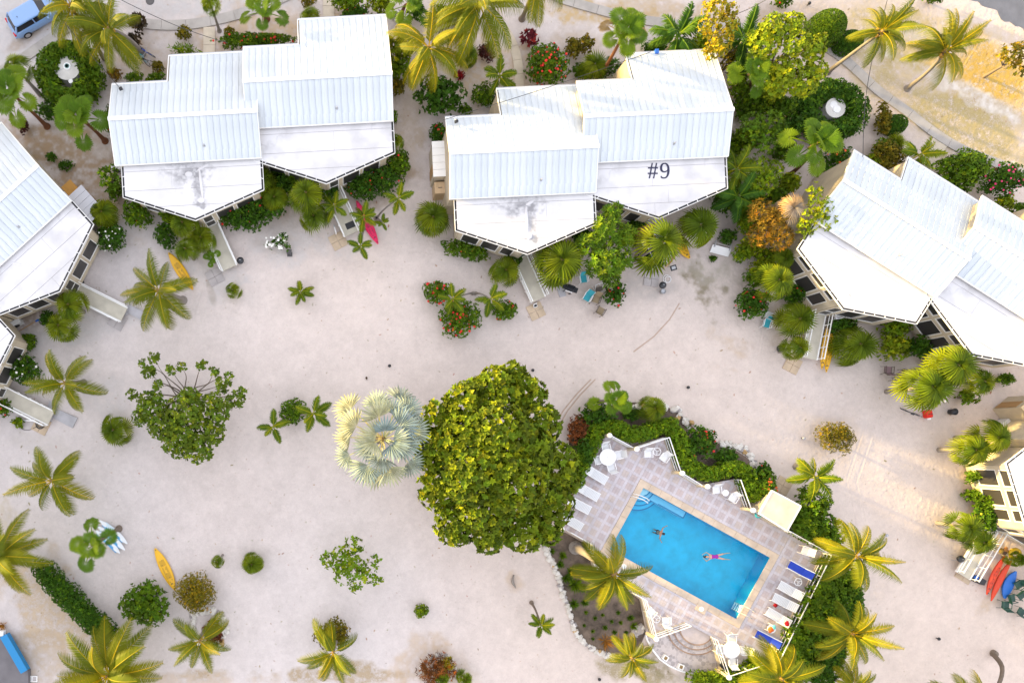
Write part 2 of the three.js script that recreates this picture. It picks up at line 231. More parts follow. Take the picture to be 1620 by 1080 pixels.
slabPath('footpath', [[-30, 130], [25, 100], [75, 66], [120, 38], [190, 33], [250, 40], [300, 39], [367, 26], [420, 8], [480, -18]], 0.78, 1.9, 0.1, M.concrete);
slabPath('footpath', [[840, -30], [878, -6], [940, 14], [1000, 29], [1060, 38], [1110, 43], [1200, 46], [1270, 58], [1318, 82], [1352, 109], [1387, 142], [1435, 177], [1483, 214], [1529, 240], [1590, 263], [1680, 300]], 0.72, 1.9, 0.1, M.concrete);
slabPath('path', [[331, 43], [331, 70], [331, 100]], 0.92, 1.2, 0.07, M.path);
slabPath('path', [[520, -10], [520, 20], [520, 50]], 0.9, 1.2, 0.07, M.path);
slabPath('path', [[775, 18], [795, 42], [812, 72], [820, 105], [822, 140]], 0.7, 1.1, 0.07, M.path);
slabPath('path', [[1020, 44], [1014, 66], [1010, 95]], 0.75, 1.1, 0.07, M.path);
slabPath('path', [[1489, 222], [1478, 240], [1468, 262]], 1.3, 1.2, 0.07, M.path);
// ---------------------------------------------------------------- the houses: pairs of units, each a ridged metal roof and a flat five-sided front
const UW = 10.65, EAVE_N = 5.43, EAVE_NS = 3.05, STEP = 4.05, EAVE_S = 2.95, Y_R = 5.5, K_N = 0.387, K_S = 0.305, FLAT_Y = 4.32;
const FRONT = [[0.54, 2.5], [10.5, 2.5], [10.5, 5.07], [5.55, 6.98], [0.54, 5.07]];
const yN = (v) => Y_R + K_N * v, yS = (v) => Y_R - K_S * v;
function panelGeo(w, v0, v1, yf, left) {                  // one standing-seam sheet with its upstand
  const a = V(0, yf(v0), v0), b = V(0, yf(v1), v1), d = b.clone().sub(a), L = d.length(), ang = Math.atan2(-(b.y - a.y), b.z - a.z);
  const sheet = box(w - 0.006, 0.022, L, 0, 0, L / 2), rib = box(0.028, 0.036, L, w / 2 - 0.018, 0.024, L / 2);
  const g = join([sheet, rib]); g.rotateX(ang); g.translate(0, a.y + 0.03, a.z); return g;
}
const NPAN = 23, PW = UW / NPAN, gLong = boxUV(panelGeo(PW, -EAVE_N, -0.02, yN)), gShort = boxUV(panelGeo(PW, -EAVE_NS, -0.02, yN)), gSouth = boxUV(panelGeo(PW, 0.02, EAVE_S, yS));
for (const g of [gLong, gShort, gSouth]) g.userData.ready = true;
const roofTones = [[0.62, 0.675, 0.715], [0.595, 0.65, 0.695], [0.64, 0.69, 0.725]].map((c, i) => mat('metal_roof_' + 'abc'[i], c, 0.5, { map: streaks }));
function profile(u0, u1, pts) {                            // a section [v, y] pulled along u
  const s = new THREE.Shape(pts.map(([v, y]) => new THREE.Vector2(v, y)));
  return new THREE.ExtrudeGeometry(s, { depth: u1 - u0, bevelEnabled: false }).rotateY(Math.PI / 2).scale(1, 1, -1).translate(u0, 0, 0);
}
function flipped(g) { const q = g.index ? g.toNonIndexed() : g, p = q.attributes.position.array; for (let i = 0; i < p.length; i += 9) for (let k = 0; k < 3; k++) { const t = p[i + 3 + k]; p[i + 3 + k] = p[i + 6 + k]; p[i + 6 + k] = t; } q.computeVertexNormals(); return q; }
function unit(house, u0, v0, seed, extra = []) {
  const r = rng(seed), body = new THREE.Group();
  const at = (g) => g.translate(u0, 0, v0);
  // walls
  const t = 0.1, sec = (n) => [[-n, 0], [EAVE_S - 0.35, 0], [EAVE_S - 0.35, yS(EAVE_S - 0.35) - t], [0, Y_R - t], [-n, yN(-n) - t]];
  mesh('wall', at(join([flipped(profile(0.2, STEP, sec(EAVE_NS - 0.35))), flipped(profile(STEP, UW - 0.2, sec(EAVE_N - 0.35)))])), M.cream, house);
  // ridged roof
  const roof = mesh('roof', at(join([bar(V(0, yN(-EAVE_NS) + 0.0, -EAVE_NS), V(STEP, yN(-EAVE_NS), -EAVE_NS), 0.09, 0.14), bar(V(STEP, yN(-EAVE_N), -EAVE_N), V(UW, yN(-EAVE_N), -EAVE_N), 0.09, 0.14), bar(V(0, yS(EAVE_S) - 0.03, EAVE_S), V(UW, yS(EAVE_S) - 0.03, EAVE_S), 0.06, 0.14),
    bar(V(0.03, Y_R, 0), V(0.03, yN(-EAVE_NS), -EAVE_NS), 0.06, 0.14), bar(V(UW - 0.03, Y_R, 0), V(UW - 0.03, yN(-EAVE_N), -EAVE_N), 0.06, 0.14), bar(V(0.03, Y_R, 0), V(0.03, yS(EAVE_S), EAVE_S), 0.06, 0.14), bar(V(UW - 0.03, Y_R, 0), V(UW - 0.03, yS(EAVE_S), EAVE_S), 0.06, 0.14), bar(V(STEP, yN(-EAVE_NS), -EAVE_NS), V(STEP, yN(-EAVE_N), -EAVE_N), 0.06, 0.14)])), M.white_trim, house);
  for (let i = 0; i < NPAN; i++) {
    const u = (i + 0.5) * PW, n = mesh('roof_panel', u < STEP ? gShort : gLong, roofTones[r() * 3 | 0], roof), s = mesh('roof_panel', gSouth, roofTones[r() * 3 | 0], roof);
    n.position.set(u0 + u, 0, v0); s.position.set(u0 + u, 0, v0);
  }
  const cap = join([box(UW + 0.04, 0.02, 0.15, UW / 2, 0, 0.075, 0, 0, Math.atan(K_S)), box(UW + 0.04, 0.02, 0.15, UW / 2, 0, -0.075, 0, 0, -Math.atan(K_N))]).translate(u0, Y_R + 0.085, v0);
  mesh('ridge_cap', cap, M.white_trim, roof);
  mesh('vent_pipe', at(join([cyl(0.06, 0.06, 0.35, 6.6, yS(2.0) - 0.05, 2.0, 10), cyl(0.11, 0.09, 0.06, 6.6, yS(2.0), 2.0, 10)])), M.grey_metal, roof);
  // gutter stub on the north eave
  mesh('gutter', at(join([box(STEP, 0.1, 0.1, STEP / 2, yN(-EAVE_NS) - 0.06, -EAVE_NS - 0.1), box(UW - STEP, 0.1, 0.1, (STEP + UW) / 2, yN(-EAVE_N) - 0.06, -EAVE_N - 0.1)])), M.grey_metal, roof);
  // flat front roof, laid in sheets along the house
  const flat = mesh('flat_roof', at(prism(FRONT, FLAT_Y - 0.2, FLAT_Y - 0.012)), M.joint, house);
  const cuts = [2.5, 3.35, 4.75, 6.0, 7.1];
  for (let i = 0; i + 1 < cuts.length; i++) {
    const rows = clip(clip(FRONT, 0, -1, -cuts[i] - (i ? 0.014 : 0)), 0, 1, cuts[i + 1] - 0.014), mid = 3.2 + r() * 4;
    for (const piece of i === 0 || r() < 0.35 ? [rows] : [clip(rows, 1, 0, mid - 0.006), clip(rows, -1, 0, -mid - 0.006)]) if (piece.length > 2 && area(piece) > 0.05) mesh('roof_sheet', at(prism(piece, FLAT_Y - 0.01, FLAT_Y + 0.004 + r() * 0.006)), extra.length > 2 ? M.membrane_smudged : M.membrane, flat);
  }
  // sealant humps and old repairs on the sheets
  if (extra.length) mesh('roof_patch', at(join(extra.map(([u, v, a, b, ry]) => new THREE.SphereGeometry(1, 14, 6, 0, 7, 0, 1.4).scale(a, 0.05, b).rotateY(ry).translate(u, FLAT_Y, v)))), M.membrane, flat);
  // gutter round the front: a dark bed between white lips, with brackets
  const G = [[0.54, 2.95], [0.54, 5.07], [5.55, 6.98], [10.5, 5.07], [10.5, 2.0]], lip = [], bed = [], out = (i) => { const p = G[i], a = G[Math.max(0, i - 1)], b = G[Math.min(G.length - 1, i + 1)], d1 = i ? [p[0] - a[0], p[1] - a[1]] : null, d2 = i < G.length - 1 ? [b[0] - p[0], b[1] - p[1]] : null, n = (d) => { const l = Math.hypot(...d); return [-d[1] / l, d[0] / l]; }; const n1 = n(d1 || d2), n2 = n(d2 || d1), s = 1 + n1[0] * n2[0] + n1[1] * n2[1]; return [(n1[0] + n2[0]) / s, (n1[1] + n2[1]) / s]; };
  for (let i = 0; i + 1 < G.length; i++) {
    const a = out(i), b = out(i + 1), pa = (k, y) => V(G[i][0] + a[0] * k, y, G[i][1] + a[1] * k), pb = (k, y) => V(G[i + 1][0] + b[0] * k, y, G[i + 1][1] + b[1] * k);
    lip.push(bar(pa(0.16, FLAT_Y - 0.04), pb(0.16, FLAT_Y - 0.04), 0.032, 0.12)); bed.push(bar(pa(0.075, FLAT_Y - 0.1), pb(0.075, FLAT_Y - 0.1), 0.13, 0.03));
    const L = pa(0, 0).distanceTo(pb(0, 0)), n = Math.round(L / 0.75); for (let k = 1; k < n; k++) lip.push(bar(pa(0.0, FLAT_Y - 0.015).lerp(pb(0.0, FLAT_Y - 0.015), k / n), pa(0.15, FLAT_Y - 0.015).lerp(pb(0.15, FLAT_Y - 0.015), k / n), 0.045, 0.02));
  }
  const gut = mesh('gutter', at(join(lip)), M.white_trim, house); mesh('gutter_bed', at(join(bed)), M.dark, gut);
  // front walls: glazed bays on the two slanting faces, plain at the sides
  const I = [[0.95, 2.7], [0.95, 4.8], [5.55, 6.52], [10.1, 4.8], [10.1, 2.7]], Y0 = 0.62, Y1 = FLAT_Y - 0.21, wall = [];
  wall.push(prism([[1.1, 2.6], [9.95, 2.6], [9.95, 4.7], [5.55, 6.36], [1.1, 4.7]], 0.1, 0.9), prism([[1.0, 2.6], [10.05, 2.6], [10.05, 4.76], [5.55, 6.46], [1.0, 4.76]], 0.5, Y0));
  for (const [a, b] of [[0, 1], [3, 4]]) wall.push(bar(V(I[a][0], (Y0 + Y1) / 2, I[a][1]), V(I[b][0], (Y0 + Y1) / 2, I[b][1]), 0.14, Y1 - Y0));
  const wins = [];
  function face(p, q, bays) {
    const d = V(q[0] - p[0], 0, q[1] - p[1]), L = d.length(); d.normalize(); const ang = -Math.atan2(d.z, d.x);
    const put = (g, s, y, depth = 0) => g.rotateY(ang).translate(p[0] + d.x * s + d.z * -depth * -1, y, p[1] + d.z * s + d.x * -depth);
    let s = 0; const solid = (w) => { if (w > 0.01) wall.push(put(box(w, Y1 - Y0, 0.16), s + w / 2, (Y0 + Y1) / 2)); s += w; };
    for (const [gap, w, door] of bays) {
      solid(gap); const c = s + w / 2;
      const rows = door ? [[Y0 + 0.02, 2.75], [3.0, 3.95]] : [[1.05, 2.75], [3.0, 3.95]];
      let y = Y0; for (const [a, b] of rows) { if (a - y > 0.03) wall.push(put(box(w, a - y, 0.16), c, (a + y) / 2)); wins.push([w, b - a, c, (a + b) / 2, ang, p, d, door && a < 1]); y = b; }
      wall.push(put(box(w, Y1 - y, 0.16), c, (Y1 + y) / 2)); s += w;
    }
    solid(L - s);
  }
  face(I[1], I[2], [[0.3, 1.35], [0.22, 1.35], [0.22, 0.95]]);
  face(I[2], I[3], [[0.18, 0.8, true], [0.3, 1.45], [0.2, 1.45]]);
  mesh('wall', at(join(wall)), M.cream, house);
  for (const [w, h, c, y, ang, p, d, door] of wins) {
    const f = 0.07, frame = [box(w, f, 0.12, 0, h / 2 - f / 2), box(w, f, 0.12, 0, -h / 2 + f / 2), box(f, h - 2 * f, 0.12, -w / 2 + f / 2), box(f, h - 2 * f, 0.12, w / 2 - f / 2)];
    if (door) frame.push(box(w - 2 * f, 0.08, 0.09, 0, -0.1));
    const place = (g) => g.rotateY(ang).translate(p[0] + d.x * c, y, p[1] + d.z * c).translate(u0, 0, v0);
    const m = mesh(door ? 'door' : 'window', place(join(frame)), M.white_trim, house);
    mesh('pane', place(box(w - 2 * f, h - 2 * f, 0.03)), M.screen, m);
  }
}
function houseAt(x, z, deg, label, seed, units, extras = [[], []]) {
  const h = thing('beach_house', label, 'house', V(x, 0, z), -deg * Math.PI / 180, 'pairs of white-roofed beach units round the sandy court');
  if (units[0]) unit(h, 0, 0, seed, extras[0]); if (units[1]) unit(h, 9.68, -2.16, seed + 1, extras[1]);
  return h;
}
const H1 = houseAt(-17.02, -22.99, -3.1, 'white metal-roofed double house with grey smudges and a plaster hump on its west flat roof', 31, [1, 1], [[[5.1, 4.9, 0.28, 0.5, 0.1], [5.25, 3.75, 0.28, 0.2, 0], [6.1, 4.4, 0.1, 1.2, 0.06], [6.3, 3.3, 0.5, 0.1, 0.5], [6.05, 5.7, 0.25, 0.2, 0]], []]);
const H2 = houseAt(7.23, -20.57, -2.65, 'white metal-roofed double house with dark number nine lettered on its roof', 41, [1, 1], [[[5.6, 4.6, 0.12, 1.0, 0], [5.9, 3.4, 0.35, 0.12, 0.5], [5.7, 5.8, 0.25, 0.25, 0]], []]);
const H3 = houseAt(35.2, -18.68, 32.2, 'white metal-roofed double house at the upper right with dark two-row windows facing the sand', 51, [1, 1]);
const H4 = houseAt(-35.6, -4.46, -42.2, 'white-roofed double house cut off by the left edge of the photo', 61, [1, 1], [[], [[4.6, 3.6, 0.1, 0.5, 0.6], [5.2, 4.4, 0.08, 0.6, 0.2]]]);
const H6 = houseAt(51.8, -1.99, 52, 'sunlit cream-walled house cut off by the right edge of the photo', 71, [1, 1]);
// the roof number
const font = await new FontLoader().loadAsync('fonts/droid/droid_serif_regular.typeface.json');
{
  const c = P(1042.5, 270, FLAT_Y + 0.02), g = new TextGeometry('#9', { font, size: 1.12, depth: 0.012, curveSegments: 10 }); g.computeBoundingBox(); const b = g.boundingBox;
  g.translate(-(b.min.x + b.max.x) / 2, -(b.min.y + b.max.y) / 2, 0).rotateX(-Math.PI / 2).rotateY(2.65 * Math.PI / 180 * -1);
  const lc = c.clone().sub(H2.position).applyAxisAngle(V(0, 1, 0), -H2.rotation.y);
  mesh('roof_number', g.translate(lc.x, lc.y, lc.z), mat('navy_paint', [0.012, 0.014, 0.05], 0.6), H2);
}
// walkways from the doors
function walkway(h, v, label, len = 4.1) {                 // h: house, v: which unit
  const [u0, v0] = v ? [9.68, -2.16] : [0, 0], w = thing('entry_walkway', label, 'walkway', V(0, 0, 0), 0, 'raised walkways from the house doors');
  const a = V(u0 + 5.85, 0, v0 + 6.1).applyAxisAngle(V(0, 1, 0), h.rotation.y).add(h.position); w.position.copy(a); w.rotation.y = h.rotation.y + (90 - 68.7) * Math.PI / 180;
  const W = 1.22, D = 0.55;
  mesh('deck', rbox(W - 0.1, 0.1, len, 0.02, 0, D, len / 2 - 0.2), M.deck_boards, w);
  for (const s of [-1, 1]) {
    mesh('kerb', box(0.1, 0.16, len, s * (W / 2 - 0.02), D + 0.01, len / 2 - 0.2), M.white_trim, w);
    const posts = []; for (let i = 0; i < 5; i++) posts.push(box(0.06, 0.78, 0.06, s * (W / 2 + 0.07), D + 0.34, 0.25 + i * (len - 0.55) / 4));
    const rail = mesh('railing', join([...posts, box(0.07, 0.05, len - 0.4, s * (W / 2 + 0.07), D + 0.75, len / 2), box(0.04, 0.04, len - 0.4, s * (W / 2 + 0.07), D + 0.4, len / 2)]), M.white_trim, w);
  }
  mesh('post', join([-1, 1].flatMap((s) => [0.3, 2, 3.6].map((z) => box(0.14, D - 0.06, 0.14, s * 0.45, D / 2 - 0.03, z)))), M.cream, w);
  return w;
}
walkway(H1, 0, 'pale walkway from the west door of the house with the plaster hump');
walkway(H1, 1, 'pale walkway beside the pink kayak and the small star-headed palms');
walkway(H2, 0, 'pale walkway left of the broad fan palm and the black grill');
walkway(H2, 1, 'walkway under the sunlit fan palm, with a black tray on its end');
walkway(H3, 0, 'walkway with a white chair on it and yellow kayaks stowed along its railing');
walkway(H3, 1, 'walkway mostly hidden under the pair of sunlit yellow fan palms');
walkway(H4, 1, 'walkway with a dark mat running toward the coconut palm on the left', 4.6);
walkway(H4, 0, 'walkway at the left edge ending beside a coiled hose', 4.6);
walkway(H6, 0, 'sunlit walkway with two orange-red kayaks laid along its railing', 4.9);
// ---------------------------------------------------------------- the pool and its raised deck
const DY = 0.6, COP = 0.5;
mat('tile_pink', [0.56, 0.465, 0.45], 0.75, { map: mottle }); mat('tile_tan', [0.585, 0.50, 0.465], 0.75, { map: mottle }); mat('tile_rose', [0.535, 0.455, 0.455], 0.75, { map: mottle });
mat('tile_pale', [0.61, 0.56, 0.585], 0.75, { map: mottle }); mat('grout', [0.45, 0.42, 0.42], 0.95, { map: mottle });
mat('coping', [0.66, 0.53, 0.40], 0.8, { map: mottle }); mat('pool_blue', [0.006, 0.47, 0.70], 0.6, { map: mottle }); mat('pool_step', [0.20, 0.50, 0.68], 0.6); mat('pool_shelf', [0.04, 0.47, 0.70], 0.6); mat('pool_nosing', [0.004, 0.17, 0.34], 0.6); mat('pool_step_dry', [0.45, 0.62, 0.70], 0.6);
{
  const outline = [[955, 687], [997, 709], [1050, 692], [1069, 746], [1103, 768], [1161, 758], [1178, 804], [1302, 874], [1222, 1038], [1198, 1045], [1144, 1063], [1124, 1006], [1084, 984], [1032, 1003], [1015, 945], [1000, 936], [942, 903], [930, 858], [896, 839], [884, 832]].map(([x, y]) => P2(x, y, DY));
  const deck = new THREE.Group(); deck.name = 'pool_deck'; scene.add(deck); deck.userData.kind = 'structure';
  const hole = [pool(-COP, -COP), pool(POOL_L + COP, -COP), pool(POOL_L + COP, POOL_W + COP), pool(-COP, POOL_W + COP)];
  mesh('base', prism(outline, 0, DY - 0.022, hole), M.cream, deck);
  // paving modules: a square of four pink tiles and two arms of pale tiles, cut to the deck's outline
  const loc = outline.map(([x, z]) => { const dx = x - poolA[0], dz = z - poolA[1]; return [dx * PU.x + dz * PU.z, dx * PV.x + dz * PV.z]; });
  const MOD = 0.745, PINK = 0.5, pale = [], rest = [], r = rng(77), G = 0.008; let count = 0;
  const us = loc.map((p) => p[0]), vs = loc.map((p) => p[1]), regions = [[-99, -COP, -99, 99], [POOL_L + COP, 99, -99, 99], [-COP, POOL_L + COP, -99, -COP], [-COP, POOL_L + COP, POOL_W + COP, 99]];
  const cut = (a, b, c, d) => regions.map(([ra, rb, rc, rd]) => { const A = Math.max(a, ra + G), B = Math.min(b, rb - G), C = Math.max(c, rc + G), D = Math.min(d, rd - G); return A < B && C < D ? clip(clip(clip(clip(loc, -1, 0, -A), 1, 0, B), 0, -1, -C), 0, 1, D) : []; }).filter((q) => q.length > 2 && area(q) > 0.004);
  const lift = (q, y) => prism(q.map(([u, v]) => pool(u, v)), DY - 0.02, y);
  for (let u = Math.floor((Math.min(...us) + COP) / MOD) * MOD - COP; u < Math.max(...us); u += MOD) for (let v = Math.floor((Math.min(...vs) + COP) / MOD) * MOD - COP; v < Math.max(...vs); v += MOD) {
    const h = PINK / 2;
    const quads = []; for (const [a, c] of [[0, 0], [h, 0], [0, h], [h, h]]) quads.push(...cut(u + a + G / 2, u + a + h - G / 2, v + c + G / 2, v + c + h - G / 2));
    if (quads.length) { const m = [M.tile_pink, M.tile_tan, M.tile_rose][r() * 3 | 0], g = join(quads.map((q) => lift(q, DY + r() * 0.004))); const big = quads.reduce((s, q) => s + area(q), 0) > 0.1; if (big && count < 290) { mesh('tile', g, m, deck); count++; } else rest.push(g); }
    const w = MOD - PINK; for (const [a, b, c, d] of [[PINK, PINK + w, 0, h], [PINK, PINK + w, h, PINK], [0, h, PINK, MOD], [h, PINK, PINK, MOD], [PINK, PINK + w, PINK, MOD]]) for (const q of cut(u + a + G / 2, u + b - G / 2, v + c + G / 2, v + d - G / 2)) pale.push(lift(q, DY + r() * 0.004));
  }
  mesh('pale_tiles', join(pale), M.tile_pale, deck, 'stuff'); if (rest.length) mesh('cut_tiles', join(rest), M.tile_pink, deck, 'stuff');

  // basin
  const p = new THREE.Group(); p.name = 'swimming_pool'; scene.add(p); p.position.set(poolA[0], 0, poolA[1]); p.rotation.y = POOL_TURN; p.userData.kind = 'structure';
  const L = POOL_L, W = POOL_W, deep = -0.85;
  mesh('floor', box(L + 0.2, 0.1, W + 0.2, L / 2, deep - 0.05, W / 2), M.pool_blue, p); mesh('basin_wall', join([box(L + 0.2, 0.55 - deep, 0.1, L / 2, (0.55 + deep) / 2, -0.05), box(L + 0.2, 0.55 - deep, 0.1, L / 2, (0.55 + deep) / 2, W + 0.05), box(0.1, 0.55 - deep, W, -0.05, (0.55 + deep) / 2, W / 2), box(0.1, 0.55 - deep, W, L + 0.05, (0.55 + deep) / 2, W / 2)]), mat('pool_wall', [0.008, 0.34, 0.56], 0.6), p);
  const quarter = (R, y0, y1) => { const pts = [[0, 0]]; for (let i = 0; i <= 18; i++) { const a = i / 18 * Math.PI / 2; pts.push([R * Math.cos(a), R * Math.sin(a)]); } return prism(pts, y0, y1); };
  [[0.72, 0.36], [1.12, 0.10], [1.5, -0.18], [1.9, -0.46]].forEach(([R, y], i) => mesh('pool_step', quarter(R, deep, y), i ? i === 1 ? M.pool_step : M.pool_shelf : M.pool_step_dry, p));
  [[0.72, 0.36], [1.12, 0.10], [1.5, -0.18], [1.9, -0.46]].forEach(([R, y]) => { const g = []; for (let i = 0; i < 14; i++) { const a = i / 14 * Math.PI / 2, b = (i + 1) / 14 * Math.PI / 2; g.push(bar(V(R * Math.cos(a), y, R * Math.sin(a)), V(R * Math.cos(b), y, R * Math.sin(b)), 0.09, 0.03)); } mesh('step_nosing', join(g), M.pool_nosing, p); });
  mesh('bench_nosing', join([bar(V(1.9, 0.1, 0.52), V(4.15, 0.1, 0.52), 0.08, 0.03), bar(V(4.14, 0.1, 0), V(4.14, 0.1, 0.52), 0.08, 0.03)]), M.pool_nosing, p);
  mesh('bench', box(3.49, 0.095 - deep, 0.515, 2.4, (0.1 + deep) / 2, 0.27), M.pool_step, p);
  mesh('sump', box(2.2, 0.02, 1.1, 8.6, deep + 0.01, 3.1), M.pool_blue, p);
  // coping stones with two skimmer lids on the near side
  const stone = (u, v, w, d) => mesh('coping_stone', rbox(w - 0.008, 0.1, d - 0.008, 0.02, u, DY - 0.01, v), M.coping, p);
  const nU = 13; for (let i = 0; i < nU; i++) { const a = -COP + (L + 2 * COP) * (i + 0.5) / nU; stone(a, -COP / 2 + 0.02, (L + 2 * COP) / nU, COP + 0.04); stone(a, W + COP / 2 - 0.02, (L + 2 * COP) / nU, COP + 0.04); }
  const nV = 6; for (let i = 0; i < nV; i++) { const b = W * (i + 0.5) / nV; stone(-COP / 2 + 0.02, b, COP + 0.04, W / nV); stone(L + COP / 2 - 0.02, b, COP + 0.04, W / nV); }
  for (const u of [1.65, 8.55]) { const s = mesh('skimmer', join([rbox(0.85, 0.04, 0.55, 0.015, u, DY + 0.05, W + COP + 0.1)]), M.coping, p); mesh('skimmer_lid', cyl(0.19, 0.18, 0.03, u, DY + 0.068, W + COP + 0.1, 20), M.white_plastic, s); mesh('skimmer_mouth', box(0.6, 0.16, 0.04, u, 0.46, W + 0.0), M.dark, s); }
  // water
  const w = new THREE.MeshPhysicalMaterial({ name: 'water', color: new THREE.Color().setRGB(0.75, 0.95, 1), roughness: 0.02, transmission: 1, thickness: 0, ior: 1.33, side: THREE.DoubleSide, bumpMap: tex(512, 2.6, (u, v) => fbm(u * 8, v * 8, 8, 4, 12)), bumpScale: 0.012 });
  const wg = new THREE.PlaneGeometry(L - 0.004, W - 0.004, 1, 1).rotateX(-Math.PI / 2).translate(L / 2, 0.44, W / 2);
  mesh('water', wg, w, p);
  // hand rail at the corner steps and ladder at the far corner
  const hr = thing('pool_handrail', 'white handrail over the corner steps of the pool', 'handrail', V(poolA[0], 0, poolA[1]), POOL_TURN);
  for (const o of [0, 0.22]) mesh('rail', limb([V(-0.55, DY, 0.85 + o), V(-0.5, 1.35, 0.85 + o), V(0.1, 1.4, 0.75 + o), V(0.85, 0.75, 0.7 + o), V(0.95, 0.15, 0.7 + o)], [0.035, 0.035], 8), M.white_plastic, hr);
  const ld = thing('pool_ladder', 'grey metal ladder at the lower right corner of the pool', 'ladder', V(...[pool(L, W - 0.9)].map(([x, z]) => [x, 0, z])[0]), POOL_TURN);
  for (const o of [-0.3, 0.3]) mesh('rail', limb([V(0.75, DY, o), V(0.6, 1.2, o), V(0.1, 1.25, o), V(-0.12, 0.7, o), V(-0.12, -0.5, o)], [0.025, 0.025], 8), M.grey_metal, ld);
  for (const y of [0.2, -0.1, -0.4]) mesh('rung', box(0.1, 0.03, 0.6, -0.12, y, 0), M.white_plastic, ld);
  const fl = thing('chlorine_float', 'small white float drifting at the lower right corner of the pool', 'pool float', P(1172, 963.5, 0.48), 1.25); mesh('body', rbox(0.62, 0.14, 0.24, 0.06), M.white_plastic, fl); mesh('cap', cyl(0.07, 0.07, 0.06, 0.1, 0.06, 0), M.grey_metal, fl);

  // round steps and the flagged apron below the gap in the railing
  const mid = P2(1104, 995, DY), ap = new THREE.Group(); ap.name = 'apron'; scene.add(ap); ap.userData.kind = 'structure';
  mat('flagstone', [0.55, 0.49, 0.47], 0.9, { map: tex(512, 2.4, (u, v) => { let d1 = 9, d2 = 9, id = 0; const n = 9, x = u * n, y = v * n; for (let a = -1; a < 2; a++) for (let b = -1; b < 2; b++) { const ci = Math.floor(x) + a, cj = Math.floor(y) + b, k = (((ci + n) % n) * 57 + ((cj + n) % n) * 131) & 65535, dx = ci + hash[k] - x, dy = cj + hash[k + 9] - y, d = dx * dx + dy * dy; if (d < d1) { d2 = d1; d1 = d; id = k; } else if (d < d2) d2 = d; } const e = Math.sqrt(d2) - Math.sqrt(d1), t = 0.62 + 0.5 * hash[id + 77]; return e < 0.1 ? 1.0 : t; }), bumpMap: speckle, bumpScale: 0.01 });
  mat('nosing', [0.40, 0.27, 0.19], 0.85, { map: mottle });
  mesh('paving', prism([[1028, 1004], [1024, 1012], [1033, 1028], [1045, 1043], [1059, 1053], [1077, 1061], [1096, 1066], [1144, 1068], [1124, 1006], [1084, 984], [1032, 1003]].map(([x, y]) => P2(x, y, 0.1)), 0, 0.1), M.flagstone, ap);
  const edge = [[1022, 1004], [1024, 1012], [1033, 1028], [1045, 1043], [1059, 1053], [1077, 1061], [1096, 1066], [1120, 1069]]; for (let i = 0; i + 1 < edge.length; i++) mesh('kerb_stone', bar(P(...edge[i], 0.1), P(...edge[i + 1], 0.1), 0.12, 0.16), M.white_trim, ap);
  [[2.25, 0.22], [1.8, 0.35], [1.35, 0.48]].forEach(([R, y], i) => { const pts = []; for (let k = 0; k <= 24; k++) { const a = k / 24 * Math.PI; pts.push([mid[0] + PU.x * R * Math.cos(a) + PV.x * R * 0.92 * Math.sin(a), mid[1] + PU.z * R * Math.cos(a) + PV.z * R * 0.92 * Math.sin(a)]); } mesh('step', prism(pts, 0.08, y), i < 2 ? M.flagstone : M.tile_tan, ap); const nose = []; for (let k = 0; k < 24; k++) nose.push(bar(V(pts[k][0], y - 0.02, pts[k][1]), V(pts[k + 1][0], y - 0.02, pts[k + 1][1]), 0.1, 0.06)); mesh('nosing', join(nose), M.nosing, ap); });

  // white railings on the deck's edge: each straight run is a thing
  const runs = [[[959, 689], [997, 709.5], 'white railing between the two globe lamps at the top of the pool deck'], [[999, 709], [1050, 692], 'short white railing half buried in the hedge above the two sling chairs'], [[1050, 692], [1068, 746], 'white railing on the notch right of the round-frame side table'], [[1071, 748], [1102, 767], 'white railing along the hedge above the pool bench'], [[1161, 758], [1177, 803], 'white railing right of the pair of chairs with a white side table'], [[1179, 805], [1302, 874], 'long white railing beside the flat-roofed pump house'], [[1302, 875], [1222, 1038], 'long white railing behind the row of blue and white loungers'], [[1198, 1045], [1146, 1062], 'white railing below the lower round table'], [[1143, 1060], [1125, 1007], 'white railing on a cream wall right of the round steps'], [[1084, 985], [1033, 1003], 'white railing left of the round steps'], [[1030, 1001], [1015, 946], 'white railing on the left beside two lower chairs'], [[1014, 945], [1000, 937], 'very short white railing at the bend by the lower chairs'], [[942, 902], [931, 860], 'white railing behind the sunlit coconut palm with the thick trunk'], [[930, 858], [898, 840], 'white railing below the lowest of the left loungers']];
  for (const [a, b, label] of runs) {
    const A = P(...a, DY), B = P(...b, DY), f = thing('deck_railing', label, 'railing', A.clone().lerp(B, 0.5).setY(DY), 0, 'white railings round the pool deck'), d = B.clone().sub(A), n = Math.max(1, Math.round(d.length() / 1.7)), o = f.position;
    for (let i = 0; i <= n; i++) { const q = A.clone().lerp(B, i / n).sub(o); mesh('post', rbox(0.055, 1.0, 0.055, 0.01, q.x, 0.5, q.z), M.white_plastic, f); }
    for (const [y, w] of [[1.0, 0.06], [0.55, 0.035], [0.2, 0.035]]) mesh('rail', bar(A.clone().sub(o).setY(y), B.clone().sub(o).setY(y), w, 0.05), M.white_plastic, f);
    mesh('kerb', bar(A.clone().sub(o).setY(0.02), B.clone().sub(o).setY(0.02), 0.1, 0.08), M.cream, f);
  }
